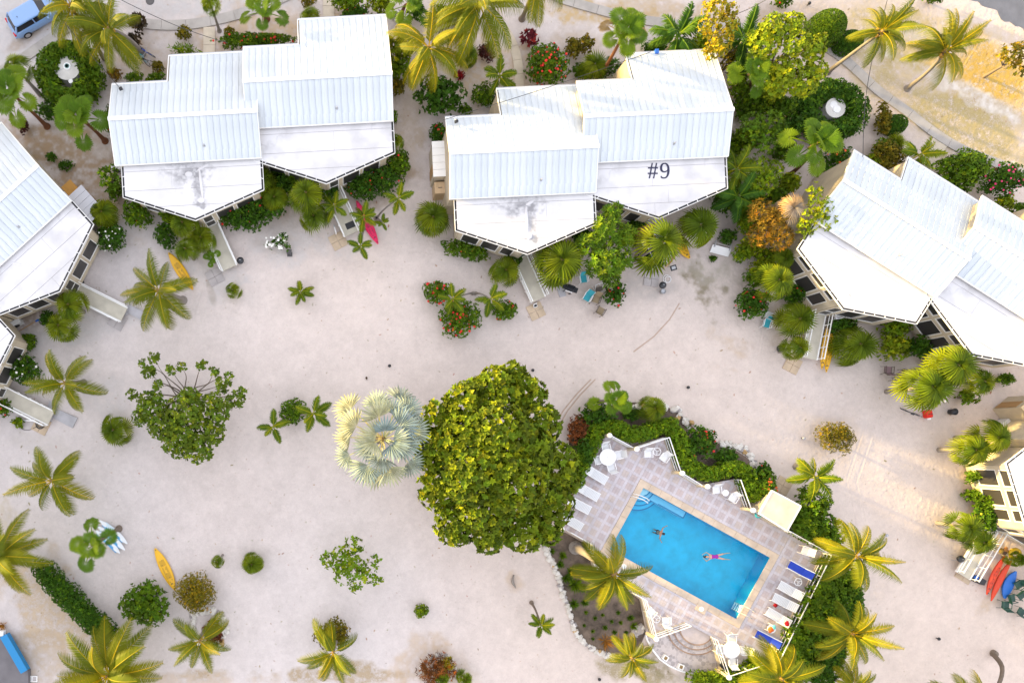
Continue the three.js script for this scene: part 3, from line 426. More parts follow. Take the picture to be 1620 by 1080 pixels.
  for (const [x, y, label] of [[953, 689, 'globe lamp at the top left tip of the pool deck, above the round table'], [995, 710, 'globe lamp post in the first notch of the hedge, above the sling chairs'], [1065, 747, 'globe lamp post on the hedge corner nearest the pool steps'], [1104, 767.5, 'globe lamp post in the hedge left of the chairs with the white side table'], [1174, 804, 'globe lamp post by the pump house corner'], [1025, 1002, 'globe lamp post at the left foot of the round steps'], [1137, 1061, 'globe lamp post at the bottom corner below the lower round table'], [880, 833, 'globe lamp partly under the big dark tree beside the loungers']]) {
    const l = thing('globe_lamp', label, 'lamp post', P(x, y, DY), 0, 'globe lamps round the pool deck');
    mesh('post', join([cyl(0.16, 0.11, 1.35, 0, -0.05, 0, 14), cyl(0.14, 0.17, 0.08, 0, 1.28, 0, 14)]), M.cream, l); mesh('globe', ball(0.2, 0, 1.52, 0, 16), M.white_plastic, l);
  }
}
// furniture on the deck
mat('lounge_strap', [0.70, 0.72, 0.74], 0.5); mat('blue_towel', [0.015, 0.05, 0.42], 0.95, { bumpMap: speckle, bumpScale: 0.01 }); mat('sling', [0.70, 0.71, 0.72], 0.7);
function makeLounger(strap) {
  const t = thing('sun_lounger', 'x', 'sun lounger', V(0, 0, 0), 0, 'sun loungers along the edges of the pool deck'), L = 1.95, W = 0.66;
  for (const s of [-1, 1]) mesh('side_rail', join([bar(V(-0.3, 0.33, s * W / 2), V(L / 2, 0.33, s * W / 2), 0.05), bar(V(-0.3, 0.33, s * W / 2), V(-L / 2, 0.62, s * W / 2), 0.05)]), M.white_plastic, t);
  for (const [x, s] of [[-0.35, -1], [-0.35, 1], [0.85, -1], [0.85, 1]]) mesh('leg', rod(V(x, 0, s * W / 2), V(x, 0.33, s * W / 2), 0.025), M.white_plastic, t);
  const seat = [], back = [], n = 11; for (let i = 0; i < n; i++) seat.push(box(0.092, 0.012, W, -0.24 + i * 0.115, 0.345, 0)); for (let i = 0; i < 6; i++) { const k = (i + 0.5) / 6, x = -0.3 - k * (L / 2 - 0.3), y = 0.345 + k * 0.29; back.push(box(0.105, 0.012, W, x, y, 0, 0, -0.4)); }
  mesh('seat', join(seat), strap, t); mesh('backrest', join(back), strap, t); return t;
}
const DEG = Math.PI / 180, LA = -29 * DEG;
const lounger = makeLounger(M.lounge_strap);
[[944, 751, 0, 'topmost white lounger on the left, just below the round table'], [931, 778, 0, 'second white lounger from the top on the left side of the pool'], [917, 799, 0, 'third white lounger on the left, its head under the big tree'], [905, 825, 0, 'lowest white lounger on the left, half hidden by the big tree'], [1251, 934, 1, 'white lounger on the right just below the spoked side table'], [1242, 953, 1, 'middle white lounger on the right, with a red bag beside it'], [1231.5, 976.5, 1, 'lowest white lounger on the right, with a red item on its head end']].forEach(([x, y, flip, label], i) => { const o = i ? copy(lounger, label) : lounger; o.userData.label = label; o.position.copy(P(x, y, 1.0)).setY(DY); o.rotation.y = LA + (flip ? Math.PI : 0) + (i % 3 - 1) * 0.03; });
const blueLounger = makeLounger(M.lounge_strap); mesh('towel', join([box(1.3, 0.02, 0.56, 0.33, 0.365, 0), box(0.72, 0.02, 0.56, -0.64, 0.5, 0, 0, -0.4)]), M.blue_towel, blueLounger);
blueLounger.userData.label = 'lounger with a blue towel, upper of the two on the right'; blueLounger.position.copy(P(1267, 902, 1)).setY(DY); blueLounger.rotation.y = LA + Math.PI;
copy(blueLounger, 'lounger with a blue towel, lower of the two by the orange-topped side table', P(1215, 1011.5, 1).setY(DY), LA + Math.PI + 0.03);
function makeChair(seatMat, frameMat, name = 'patio_chair') {
  const t = thing(name, 'x', 'chair'), W = 0.56;
  mesh('seat', rbox(W - 0.06, 0.03, 0.5, 0.012, 0, 0.42, 0.02), seatMat, t); mesh('backrest', rbox(W - 0.06, 0.03, 0.58, 0.012, 0, 0, 0).rotateX(1.15).translate(0, 0.68, -0.36), seatMat, t);
  for (const s of [-1, 1]) { mesh('frame', join([rod(V(s * W / 2, 0.42, 0.28), V(s * W / 2, 0.42, -0.24), 0.02), rod(V(s * W / 2, 0.42, -0.24), V(s * W / 2, 0.96, -0.49), 0.02)]), frameMat, t); mesh('armrest', rbox(0.06, 0.03, 0.56, 0.012, s * (W / 2 + 0.03), 0.64, 0), frameMat, t); mesh('leg', rod(V(s * W / 2, 0, 0.3), V(s * (W / 2 + 0.02), 0.64, 0.24), 0.02), frameMat, t); mesh('leg', rod(V(s * W / 2, 0, -0.34), V(s * (W / 2 + 0.02), 0.64, -0.2), 0.02), frameMat, t); }
  return t;
}
const whiteChair = makeChair(M.sling, M.white_plastic); whiteChair.userData.group = 'white chairs on the pool deck';
[[958.5, 708, 170, 'white chair above the upper round table'], [978.5, 719.5, 110, 'white chair on the right of the upper round table'], [947, 727, -80, 'white chair on the left of the upper round table'], [967, 739, 25, 'white chair below the upper round table'], [1025.5, 718, 0, 'white sling chair left of the spoked side table under the hedge'], [1051, 724, -35, 'white sling chair right of the spoked side table, by the railing'], [1134, 775, 5, 'white chair left of the small white side table near the pump house'], [1160, 788, -32, 'white chair right of the small white side table near the pump house'], [1031, 968, 125, 'white chair above the lower left spoked side table'], [1054, 982, -178, 'white chair right of the lower left spoked side table'], [1157, 1010, 178, 'white chair above the lower round table'], [1139, 1026, -88, 'white chair on the left of the lower round table'], [1178, 1029, 92, 'white chair on the right of the lower round table'], [1159, 1047, 12, 'white chair below the lower round table, near the black pot'], [1275, 871, -60, 'single white chair in the top right corner of the deck']].forEach(([x, y, a, label], i) => { const o = i ? copy(whiteChair, label) : whiteChair; o.userData.label = label; o.position.copy(P(x, y, 1.05)).setY(DY); o.rotation.y = -a * DEG * (i < 4 || (i > 9 && i < 14) ? 1 : -1) * 1; if (i < 4) o.rotation.y = Math.atan2(962 - x, 723 - y); else if (i > 9 && i < 14) o.rotation.y = Math.atan2(1158 - x, 1028 - y); else if (i === 9) o.rotation.y = Math.PI; else if (i === 8) o.rotation.y = 2.4; else if (i === 14) o.rotation.y = -1.9; });
for (const [x, y, r, label] of [[962, 723, 0.64, 'white round table with four chairs at the top of the pool deck'], [1158, 1028, 0.66, 'white round table with four chairs at the bottom of the pool deck']]) { const t = thing('round_table', label, 'table', P(x, y, DY + 0.72).setY(DY), 0, 'white round tables on the pool deck'); mesh('tabletop', join([cyl(r, r, 0.03, 0, 0.7, 0, 40), cyl(r - 0.03, r - 0.03, 0.06, 0, 0.645, 0, 40)]), M.white_plastic, t); mesh('umbrella_hole_cap', cyl(0.035, 0.03, 0.02, 0, 0.73, 0), M.grey_metal, t); for (let i = 0; i < 4; i++) { const a = i * Math.PI / 2 + 0.5; mesh('leg', rod(V(0.45 * Math.cos(a), 0, 0.45 * Math.sin(a)), V(0.25 * Math.cos(a), 0.66, 0.25 * Math.sin(a)), 0.025), M.white_plastic, t); } }
function sideTable(x, y, r, label, solid) { const t = thing('side_table', label, 'side table', P(x, y, DY + 0.45).setY(DY), 0.4, 'small side tables between the deck seats'); if (solid) mesh('tabletop', cyl(r, r, 0.03, 0, 0.43, 0, 24), M.white_plastic, t); else { mesh('rim', new THREE.TorusGeometry(r, 0.028, 6, 28).rotateX(Math.PI / 2).translate(0, 0.45, 0), M.white_plastic, t); for (let i = 0; i < 3; i++) { const a = i * 2.094; mesh('spoke', bar(V(0, 0.44, 0), V(r * Math.cos(a), 0.44, r * Math.sin(a)), 0.035, 0.02), M.white_plastic, t); } } for (let i = 0; i < 3; i++) { const a = i * 2.094 + 1; mesh('leg', rod(V(r * Math.cos(a), 0, r * Math.sin(a)), V(r * 0.9 * Math.cos(a), 0.44, r * 0.9 * Math.sin(a)), 0.018), M.white_plastic, t); } return t; }
sideTable(1040, 714, 0.29, 'spoked round side table between the two sling chairs under the hedge'); sideTable(1148.5, 779.5, 0.25, 'small solid white side table between two chairs near the pump house', true); sideTable(1039, 979, 0.28, 'spoked round side table between the two lower left chairs'); sideTable(1263.5, 920.5, 0.28, 'spoked round side table below the upper blue-towelled lounger'); sideTable(1221.5, 994.5, 0.34, 'white side table with orange and turquoise cloths above the lower blue lounger', true);
{
  const cloth = (name, label, p, c, s, k) => { const g = new THREE.SphereGeometry(s, 12, 8); const q = g.attributes.position, r = rng(k); for (let i = 0; i < q.count; i++) { const f = 0.8 + 0.4 * hash[(i % 13) * 97 + k]; q.setXYZ(i, q.getX(i) * f, Math.max(-0.03, q.getY(i) * 0.35), q.getZ(i) * f); } g.computeVertexNormals(); const m = mesh(name, g.translate(0, 0.03, 0), mat('cloth_' + k, c, 0.95), null); m.position.copy(p); return tag(m, label, 'towel'); };
  cloth('towel', 'orange cloth crumpled on the white side table', P(1219.5, 995.5, 1.08), [0.75, 0.14, 0.02], 0.24, 301); cloth('towel', 'turquoise cloth on the white side table', P(1224, 992, 1.08), [0.16, 0.62, 0.55], 0.2, 302);
  cloth('bag', 'small red bag on the tiles beside the middle white lounger', P(1227, 957.5, 0.62), [0.42, 0.01, 0.015], 0.17, 303).userData.category = 'bag'; cloth('towel', 'red cloth on the head end of the lowest white lounger', P(1245.5, 986, 1.28), [0.6, 0.01, 0.015], 0.2, 304);
  const pot = thing('plant_pot', 'black round pot on the deck below the lower round table', 'pot', P(1145.5, 1053, 0.9).setY(DY)); mesh('pot', new THREE.LatheGeometry([[0.001, 0], [0.18, 0], [0.24, 0.42], [0.22, 0.42], [0.2, 0.34], [0.001, 0.34]].map(([x, y]) => new THREE.Vector2(x, y)), 20), M.black, pot);
}
// the pump house: a flat pale slab on low walls
{
  const q = [[1222, 776], [1268, 800.5], [1246, 839.5], [1201.5, 812]].map(([x, y]) => P2(x, y, 2.3)), c = [0, 1].map((k) => q.reduce((s, p) => s + p[k], 0) / 4), b = thing('pump_house', 'small pump house with a flat pale roof beside the long pool railing', 'building', V(c[0], 0, c[1]));
  const l = q.map((p) => [p[0] - c[0], p[1] - c[1]]); mesh('wall', prism(l.map(([x, z]) => [x * 0.9, z * 0.9]), 0, 2.18), M.cream, b); mesh('roof', prism(l, 2.18, 2.3), mat('pale_roof', [0.74, 0.66, 0.50], 0.8, { map: mottle }), b); mesh('roof_edge', join(l.map((p, i) => bar(V(p[0], 2.26, p[1]), V(l[(i + 1) % 4][0], 2.26, l[(i + 1) % 4][1]), 0.1, 0.13))), M.white_trim, b);
  const hose = thing('garden_hose', 'turquoise hose coil at the corner of the pump house roof', 'hose', P(1200, 814, 1.3)); mesh('coil', join([0, 1, 2].map((k) => new THREE.TorusGeometry(0.24 - k * 0.02, 0.035, 6, 20).rotateX(Math.PI / 2).translate(0, k * 0.06, 0))), mat('turquoise', [0.05, 0.4, 0.45], 0.5), hose);
}
// ---------------------------------------------------------------- plants: builders
const UPV = V(0, 1, 0);
function leaves(n, r, place, col, shape = [0.5, 0.16]) {    // n leaf blades; place(i) gives [position, direction, face, size]; col(i) a colour
  const pos = new Float32Array(n * 12), nor = new Float32Array(n * 12), cl = new Float32Array(n * 12), idx = new Uint32Array(n * 6), s = V(), q = V();
  for (let i = 0; i < n; i++) {
    const [p, d, f, L] = place(i), c = col(i); s.crossVectors(d, f).normalize(); q.crossVectors(s, d).normalize();
    const w = L * shape[0], m = 0.45, k = L * shape[1], o = i * 12;
    const pts = [p.x, p.y, p.z, p.x + d.x * L * m + s.x * w - q.x * -k, p.y + d.y * L * m + s.y * w + q.y * k, p.z + d.z * L * m + s.z * w + q.z * k, p.x + d.x * L, p.y + d.y * L, p.z + d.z * L, p.x + d.x * L * m - s.x * w + q.x * k, p.y + d.y * L * m - s.y * w + q.y * k, p.z + d.z * L * m - s.z * w + q.z * k];
    for (let j = 0; j < 12; j++) { pos[o + j] = pts[j]; nor[o + j] = j % 3 === 0 ? q.x : j % 3 === 1 ? q.y : q.z; cl[o + j] = c[j % 3]; }
    for (let j = 0; j < 3; j++) { nor[o + 3 + j] = [q.x - s.x * 0.5, q.y - s.y * 0.5, q.z - s.z * 0.5][j]; nor[o + 9 + j] = [q.x + s.x * 0.5, q.y + s.y * 0.5, q.z + s.z * 0.5][j]; }
    idx.set([o / 3, o / 3 + 1, o / 3 + 2, o / 3, o / 3 + 2, o / 3 + 3], i * 6);
  }
  const g = new THREE.BufferGeometry(); g.setAttribute('position', new THREE.BufferAttribute(pos, 3)); g.setAttribute('normal', new THREE.BufferAttribute(nor, 3)); g.setAttribute('color', new THREE.BufferAttribute(cl, 3)); g.setIndex(new THREE.BufferAttribute(idx, 1)); g.userData.ready = true; return g;
}
const rnd3 = (r, v = V()) => { const z = 2 * r() - 1, a = r() * 6.2832, s = Math.sqrt(1 - z * z); return v.set(s * Math.cos(a), z, s * Math.sin(a)); };
const tone = (r, a = 0.35) => { const k = 1 + a * (r() - 0.5) * 2, h = (r() - 0.5) * 0.3; return [k * (1 + h), k, k * (1 - h)]; };
// lobes: [x, y, z, rx, ry, rz]; leaf size in metres; each spot carries a whorl of blades
function crown(lobes, per, size, seed, { whorl = 5, shape = [0.3, 0.06], inner = 0.3, tilt = 0.55, spread = 0.22, vary = 0.35, low = -0.35, young = 0.12 } = {}) {
  const r = rng(seed), spots = [], a = V(), b = V();
  for (const [x, y, z, rx, ry, rz] of lobes) {
    const n = Math.round(per * (rx * rz + 0.5 * ry * (rx + rz)));
    for (let i = 0; i < n; i++) { rnd3(r, a); if (a.y < low) a.y *= -1; const deep = r() < inner ? 0.35 + 0.5 * r() : 1 - spread * r() * r(); spots.push([V(x + a.x * rx * deep, Math.max(0.03, y + a.y * ry * deep), z + a.z * rz * deep), V(a.x / rx, a.y / ry, a.z / rz).normalize(), r(), r(), tone(r, vary), r() < young]); }
  }
  const N = spots.length * whorl, d = V(), f = V();
  return leaves(N, r, (i) => {
    const s = spots[i / whorl | 0], k = i % whorl; f.copy(s[1]).addScaledVector(rnd3(r, b), 0.45); f.y += 0.25; f.normalize();
    a.set(0.3, 0.2, 1).cross(f).normalize(); b.crossVectors(f, a); const an = (k + s[2]) / whorl * 6.2832 + r() * 0.5; d.copy(a).multiplyScalar(Math.cos(an)).addScaledVector(b, Math.sin(an)).addScaledVector(f, tilt * (0.6 + r())).normalize();
    return [s[0], d, f, size * (0.7 + 0.6 * r())];
  }, (i) => { const s = spots[i / whorl | 0], t = s[4]; return s[5] ? [t[0] * 2.0, t[1] * 1.6, t[2] * 0.9] : t; }, shape);
}
const G = {
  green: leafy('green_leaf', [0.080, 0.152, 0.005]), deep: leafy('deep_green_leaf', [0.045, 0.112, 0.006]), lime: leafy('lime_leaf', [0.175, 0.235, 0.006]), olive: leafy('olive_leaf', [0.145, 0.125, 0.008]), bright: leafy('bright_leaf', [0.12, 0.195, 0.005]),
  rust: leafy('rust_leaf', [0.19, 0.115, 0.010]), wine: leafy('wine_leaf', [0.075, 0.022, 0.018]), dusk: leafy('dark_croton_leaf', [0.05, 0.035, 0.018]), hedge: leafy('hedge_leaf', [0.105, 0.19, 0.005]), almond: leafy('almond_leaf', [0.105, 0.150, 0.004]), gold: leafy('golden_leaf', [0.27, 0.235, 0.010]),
};
mat('flower_red', [0.60, 0.02, 0.012], 0.7); mat('flower_white', [0.85, 0.84, 0.78], 0.7); mat('flower_pink', [0.70, 0.04, 0.16], 0.7); mat('flower_yellow', [0.75, 0.55, 0.03], 0.7); mat('flower_orange', [0.68, 0.10, 0.015], 0.7);
const unitLobes = (r, n, flat, rag) => { const l = [[0, flat * 0.55, 0, 0.78, flat * 0.62, 0.78]]; for (let i = 0; i < n; i++) { const a = i / n * 6.283 + r() * 0.7, d = 0.56 + rag * (r() - 0.3) * 0.5, s = 0.34 + 0.16 * r(); l.push([d * Math.cos(a), flat * (0.45 + 0.3 * r()), d * Math.sin(a), s, s * flat * 0.95, s]); } for (let i = 0; i < n / 2; i++) { const a = r() * 6.283, d = 0.4 * r(); l.push([d * Math.cos(a), flat * (0.8 + 0.15 * r()), d * Math.sin(a), 0.32, 0.28 * flat, 0.32]); } return l; };
// a shrub: crown seen at photo px with radii rx, ry (photo pixels), height h (m)
function shrub(px, py, rx, ry, h, label, m, { cat = 'shrub', name = 'shrub', leaf = 0.17, rag = 0.6, lobes = 7, flowers, nf = 0, dens = 1, clip: clipped, whorl = 5, young = 0.12, turn = 0, shape, vary, group } = {}) {
  const seed = Math.round(px * 31 + py * 17), r = rng(seed), y = h * 0.6, c = P(px, py, y).setY(0), sx = rx / PPM * (1 - y / HC), sz = ry / PPM * (1 - y / HC);
  const t = thing(name, label, cat, c, -turn * DEG, group);
  const L = clipped ? [[0, h * 0.3, 0, sx, h * 0.7, sz]] : unitLobes(r, lobes, 1, rag).map(([x, yy, z, a, b, d]) => [x * sx, yy * h * 0.98, z * sz, a * sx, b * h, d * sz]);
  const per = dens * 12 / (leaf * leaf * whorl * 0.3) * 0.5 * (clipped ? 2.6 : 0.55);
  mesh('foliage', crown(L, per, leaf, seed, { whorl, inner: clipped ? 0.45 : 0.35, spread: clipped ? 0.06 : 0.25, young, shape, vary }), m, t);
  const st = []; for (let i = 0; i < 4; i++) { const a = r() * 6.28, k = 0.35 + 0.3 * r(); st.push(limb([V(0.05 * Math.cos(a), 0, 0.05 * Math.sin(a)), V(k * 0.4 * sx * Math.cos(a), h * 0.35, k * 0.4 * sz * Math.sin(a)), V(k * sx * Math.cos(a + 0.2), h * 0.65, k * sz * Math.sin(a + 0.2))], [0.035 + 0.012 * h, 0.015], 5)); } mesh('stem', join(st), M.bark, t);
  if (flowers) { const fl = []; for (let i = 0; i < nf; i++) { const l = L[r() * L.length | 0], d = rnd3(r); d.y = Math.abs(d.y) * 0.8 + 0.2; d.normalize(); const p = V(l[0] + d.x * l[3] * 1.04, l[1] + d.y * l[4] * 1.06, l[2] + d.z * l[5] * 1.04), s = 0.055 + 0.06 * r(); fl.push(new THREE.IcosahedronGeometry(s, 0).scale(1, 0.5, 1).rotateY(r() * 3).translate(p.x, p.y, p.z)); } mesh('flowers', join(fl), M[flowers], t, 'stuff'); }
  return t;
}
// feather fronds
function pinnate({ L = 2.6, n = 34, leaf = 0.62, w = 0.05, e0 = 0.7, bend = 1.5, sweep = 0.75, lift = 0.15, hang = 0.5, plume = 0, tipCol = [1.25, 1.15, 0.8], seed = 1 }) {
  const r = rng(seed), pts = [], S = 14; let p = V(0, 0, 0), e = e0; for (let i = 0; i <= S; i++) { pts.push(p.clone()); const d = V(0, Math.sin(e), Math.cos(e)); p.addScaledVector(d, L / S); e -= bend / S * (0.4 + 1.2 * i / S); }
  const at = (t) => { const k = Math.min(S - 1, t * S | 0); return [pts[k].clone().lerp(pts[k + 1], t * S - k), pts[k + 1].clone().sub(pts[k]).normalize()]; };
  const pos = [], col = [], idx = [], tri = (a, b, c, ca, cb, cc) => { const k = pos.length / 3; for (const q of [a, b, c]) pos.push(q.x, q.y, q.z); for (const q of [ca, cb, cc]) col.push(...q); idx.push(k, k + 1, k + 2); };
  const rc = [2.8, 1.9, 1.3], X = V(1, 0, 0);
  for (let i = 0; i < S; i++) { const a = pts[i], b = pts[i + 1], wa = 0.034 * (1 - i / S) + 0.01, wb = 0.034 * (1 - (i + 1) / S) + 0.01; const A = [V(a.x - wa, a.y, a.z), V(a.x, a.y + wa * 0.9, a.z), V(a.x + wa, a.y, a.z)], B = [V(b.x - wb, b.y, b.z), V(b.x, b.y + wb * 0.9, b.z), V(b.x + wb, b.y, b.z)]; for (const [u, v] of [[0, 1], [1, 2]]) { tri(A[u], A[v], B[u], rc, rc, rc); tri(A[v], B[v], B[u], rc, rc, rc); } }
  for (let i = 0; i < n; i++) for (const s of [-1, 1]) {
    const t = 0.13 + 0.86 * (i + 0.3 * r()) / n, [q, d] = at(t), up = V().crossVectors(d, X).negate(), prof = Math.sin(Math.PI * Math.min(1, 0.18 + 0.9 * t)) ** 0.7, l = leaf * (0.35 + 0.75 * prof) * (0.9 + 0.2 * r()), pl = plume * (r() - 0.5) * 2.4;
    const ang = sweep + 0.25 * (t - 0.4), dir = V(s, 0, 0).multiplyScalar(Math.cos(ang)).addScaledVector(d, Math.sin(ang)).addScaledVector(up, lift + pl).normalize(), side = V().crossVectors(dir, up).normalize(), k = 1 + 0.3 * (r() - 0.5), c1 = [k, k, k], c2 = tipCol.map((x) => x * k);
    const m = q.clone().addScaledVector(dir, l * 0.5), e2 = q.clone().addScaledVector(dir, l).addScaledVector(UPV, -hang * l * (0.6 + 0.5 * r())), ww = w * (0.7 + 0.5 * prof);
    const a1 = q.clone().addScaledVector(side, ww * 0.5), a2 = q.clone().addScaledVector(side, -ww * 0.5), m1 = m.clone().addScaledVector(side, ww * 0.55), m2 = m.clone().addScaledVector(side, -ww * 0.55);
    tri(a1, a2, m1, c1, c1, c1); tri(a2, m2, m1, c1, c1, c1); tri(m1, m2, e2, c1, c1, c2);
  }
  const g = new THREE.BufferGeometry(); g.setAttribute('position', new THREE.Float32BufferAttribute(pos, 3)); g.setAttribute('color', new THREE.Float32BufferAttribute(col, 3)); g.setIndex(idx); g.computeVertexNormals(); g.userData.ready = true; return g;
}
// fan fronds
function fan({ stalk = 0.9, R = 0.8, n = 26, span = 4.6, e0 = 0.6, face = 0.3, split = 0.5, droop = 0.35, pleat = 0.05, tipCol = [1.5, 1.3, 0.8], cup = 0.1, seed = 1, stalkCol = [1.6, 1.5, 1.0], vary = 0.28 }) {
  const r = rng(seed), pos = [], col = [], idx = [], tri = (a, b, c, ca, cb, cc) => { const k = pos.length / 3; for (const q of [a, b, c]) pos.push(q.x, q.y, q.z); for (const q of [ca, cb, cc]) col.push(...q); idx.push(k, k + 1, k + 2); };
  const h = V(0, Math.sin(e0) * stalk, Math.cos(e0) * stalk - 0.15 * stalk * Math.sin(e0)), mid = h.clone().multiplyScalar(0.5).add(V(0, 0.06 * stalk, 0));
  const st = [V(0, 0, 0), mid, h]; for (let i = 0; i < 2; i++) { const a = st[i], b = st[i + 1], w = 0.03; tri(V(a.x - w, a.y, a.z), V(a.x + w, a.y, a.z), V(b.x - w, b.y, b.z), stalkCol, stalkCol, stalkCol); tri(V(a.x + w, a.y, a.z), V(b.x + w, b.y, b.z), V(b.x - w, b.y, b.z), stalkCol, stalkCol, stalkCol); tri(V(a.x - w, a.y, a.z), V(a.x, a.y + w * 1.5, a.z), V(b.x, b.y + w * 1.5, b.z), stalkCol, stalkCol, stalkCol); }
  const F = V(0, Math.sin(face), Math.cos(face)), U = V(0, Math.cos(face), -Math.sin(face)), X = V(1, 0, 0);     // the blade's own axes
  const pt = (a, d, up) => h.clone().addScaledVector(X, Math.sin(a) * d).addScaledVector(F, Math.cos(a) * d).addScaledVector(U, up + cup * d * Math.abs(Math.sin(a)));
  for (let i = 0; i < n; i++) {
    const a0 = (i / n - 0.5) * span, a1 = ((i + 1) / n - 0.5) * span, am = (a0 + a1) / 2, k = 1 + vary * (r() - 0.5), c = [k, k, k], t = tipCol.map((x) => x * k), len = R * (0.86 + 0.2 * Math.cos(am * 0.5)) * (0.92 + 0.16 * r()), s = len * split;
    const fall = (d) => -droop * R * (d / R) * (d / R);
    const A = pt(a0, 0.02, 0), S0 = pt(a0, s, fall(s)), S1 = pt(a1, s, fall(s)), SM = pt(am, s * 1.02, fall(s) + pleat * R), T = pt(am, len, fall(len) - 0.12 * R * r()), Q0 = pt(a0 + 0.2 * (am - a0), (s + len) / 2, fall((s + len) / 2)), Q1 = pt(a1 - 0.2 * (a1 - am), (s + len) / 2, fall((s + len) / 2));
    tri(A, S0, SM, c, c, c); tri(A, SM, S1, c, c, c); tri(S0, Q0, SM, c, c, c); tri(SM, Q1, S1, c, c, c); tri(SM, Q0, T, c, c, t); tri(SM, T, Q1, c, t, c);
  }
  const g = new THREE.BufferGeometry(); g.setAttribute('position', new THREE.Float32BufferAttribute(pos, 3)); g.setAttribute('color', new THREE.Float32BufferAttribute(col, 3)); g.setIndex(idx); g.computeVertexNormals(); g.userData.ready = true; return g;
}
const SH = [0.28, 0.42, 0.6, 0.8, 0.9], FR = {
  coco: [[1.15, 0.9], [0.75, 1.5], [0.35, 1.5], [0.0, 1.1], [-0.35, 0.8]].flatMap(([e0, bend], i) => [0, 1].map((k) => pinnate({ L: 3.0, n: 36, leaf: 0.66, w: 0.04, e0, bend: bend + 0.3 * k, hang: 0.5 + 0.3 * k + 0.1 * i, lift: 0.05 + 0.2 * k, seed: 100 + i * 2 + k }))),
  date: [[1.2, 1.1], [0.85, 1.5], [0.45, 1.4], [0.1, 1.1], [-0.15, 0.9]].flatMap(([e0, bend], i) => [0, 1].map((k) => pinnate({ L: 3.2, n: 50, leaf: 0.6, w: 0.036, e0, bend, lift: 0.3, hang: 0.2, sweep: 0.6, seed: 140 + i * 2 + k }))),
  star: [[1.1, 1.4], [0.6, 1.6], [0.35, 1.5], [0.15, 1.3], [0.0, 1.1]].flatMap(([e0, bend], i) => [0, 1].map((k) => pinnate({ L: 1.5, n: 28, leaf: 0.42, w: 0.042, e0, bend: bend * 0.8, sweep: 0.7, lift: 0.35, plume: 0.25, hang: 0.25, seed: 180 + i * 2 + k }))),
  fan: [1.2, 0.85, 0.5, 0.15, -0.2].flatMap((e0, i) => [0, 1].map((k) => fan({ stalk: SH[i], R: 0.92, n: 13, span: 2.7, split: 0.3, pleat: 0.07, vary: 0.6, tipCol: [1.9, 1.6, 0.9], e0, face: e0 - 0.75 + 0.2 * k, seed: 220 + i * 2 + k, droop: 0.35 + 0.25 * k }))),
  disc: [1.2, 0.85, 0.5, 0.2, -0.1].flatMap((e0, i) => [0, 1].map((k) => fan({ stalk: 1.25 * (0.5 + 0.12 * i), R: 0.56, n: 26, span: 5.3, split: 0.72, e0, face: e0 - 0.55 + 0.2 * k, droop: 0.18, cup: 0.06, pleat: 0.035, seed: 260 + i * 2 + k }))),
  silver: [1.05, 0.7, 0.42, 0.2, 0.0].flatMap((e0, i) => [0, 1].map((k) => fan({ stalk: 2.1 * (0.55 + 0.12 * i), R: 0.95, n: 15, span: 3.0, split: 0.42, vary: 0.5, e0, face: e0 - 0.4 + 0.2 * k, droop: 0.2, cup: 0.18, pleat: 0.06, tipCol: [1.05, 1.05, 1.05], stalkCol: [1.7, 1.45, 0.95], seed: 300 + i * 2 + k }))),
};
const FM = {
  coco: leafy('coconut_frond', [0.165, 0.185, 0.004], 0.42), dark: leafy('arching_frond', [0.045, 0.115, 0.007], 0.3), star: leafy('star_frond', [0.125, 0.185, 0.005], 0.4),
  fan: leafy('fan_frond', [0.125, 0.182, 0.005], 0.42), silver: leafy('silver_frond', [0.27, 0.31, 0.245], 0.15), disc: leafy('disc_frond', [0.105, 0.19, 0.005], 0.4), dead: leafy('dry_frond', [0.30, 0.20, 0.08], 0.2), grey_dead: leafy('bleached_frond', [0.34, 0.26, 0.18], 0.1),
};
const tintCache = new Map();
function tints(m) { if (!tintCache.has(m)) tintCache.set(m, [[1, 1, 1], [0.72, 0.82, 1], [1.3, 1.15, 0.9], [0.9, 0.95, 1]].map((k, i) => { if (!i) return m; const q = m.clone(); q.name = m.name + '_' + 'abcd'[i]; q.color.setRGB(m.color.r * k[0], m.color.g * k[1], m.color.b * k[2]); return q; })); return tintCache.get(m); }
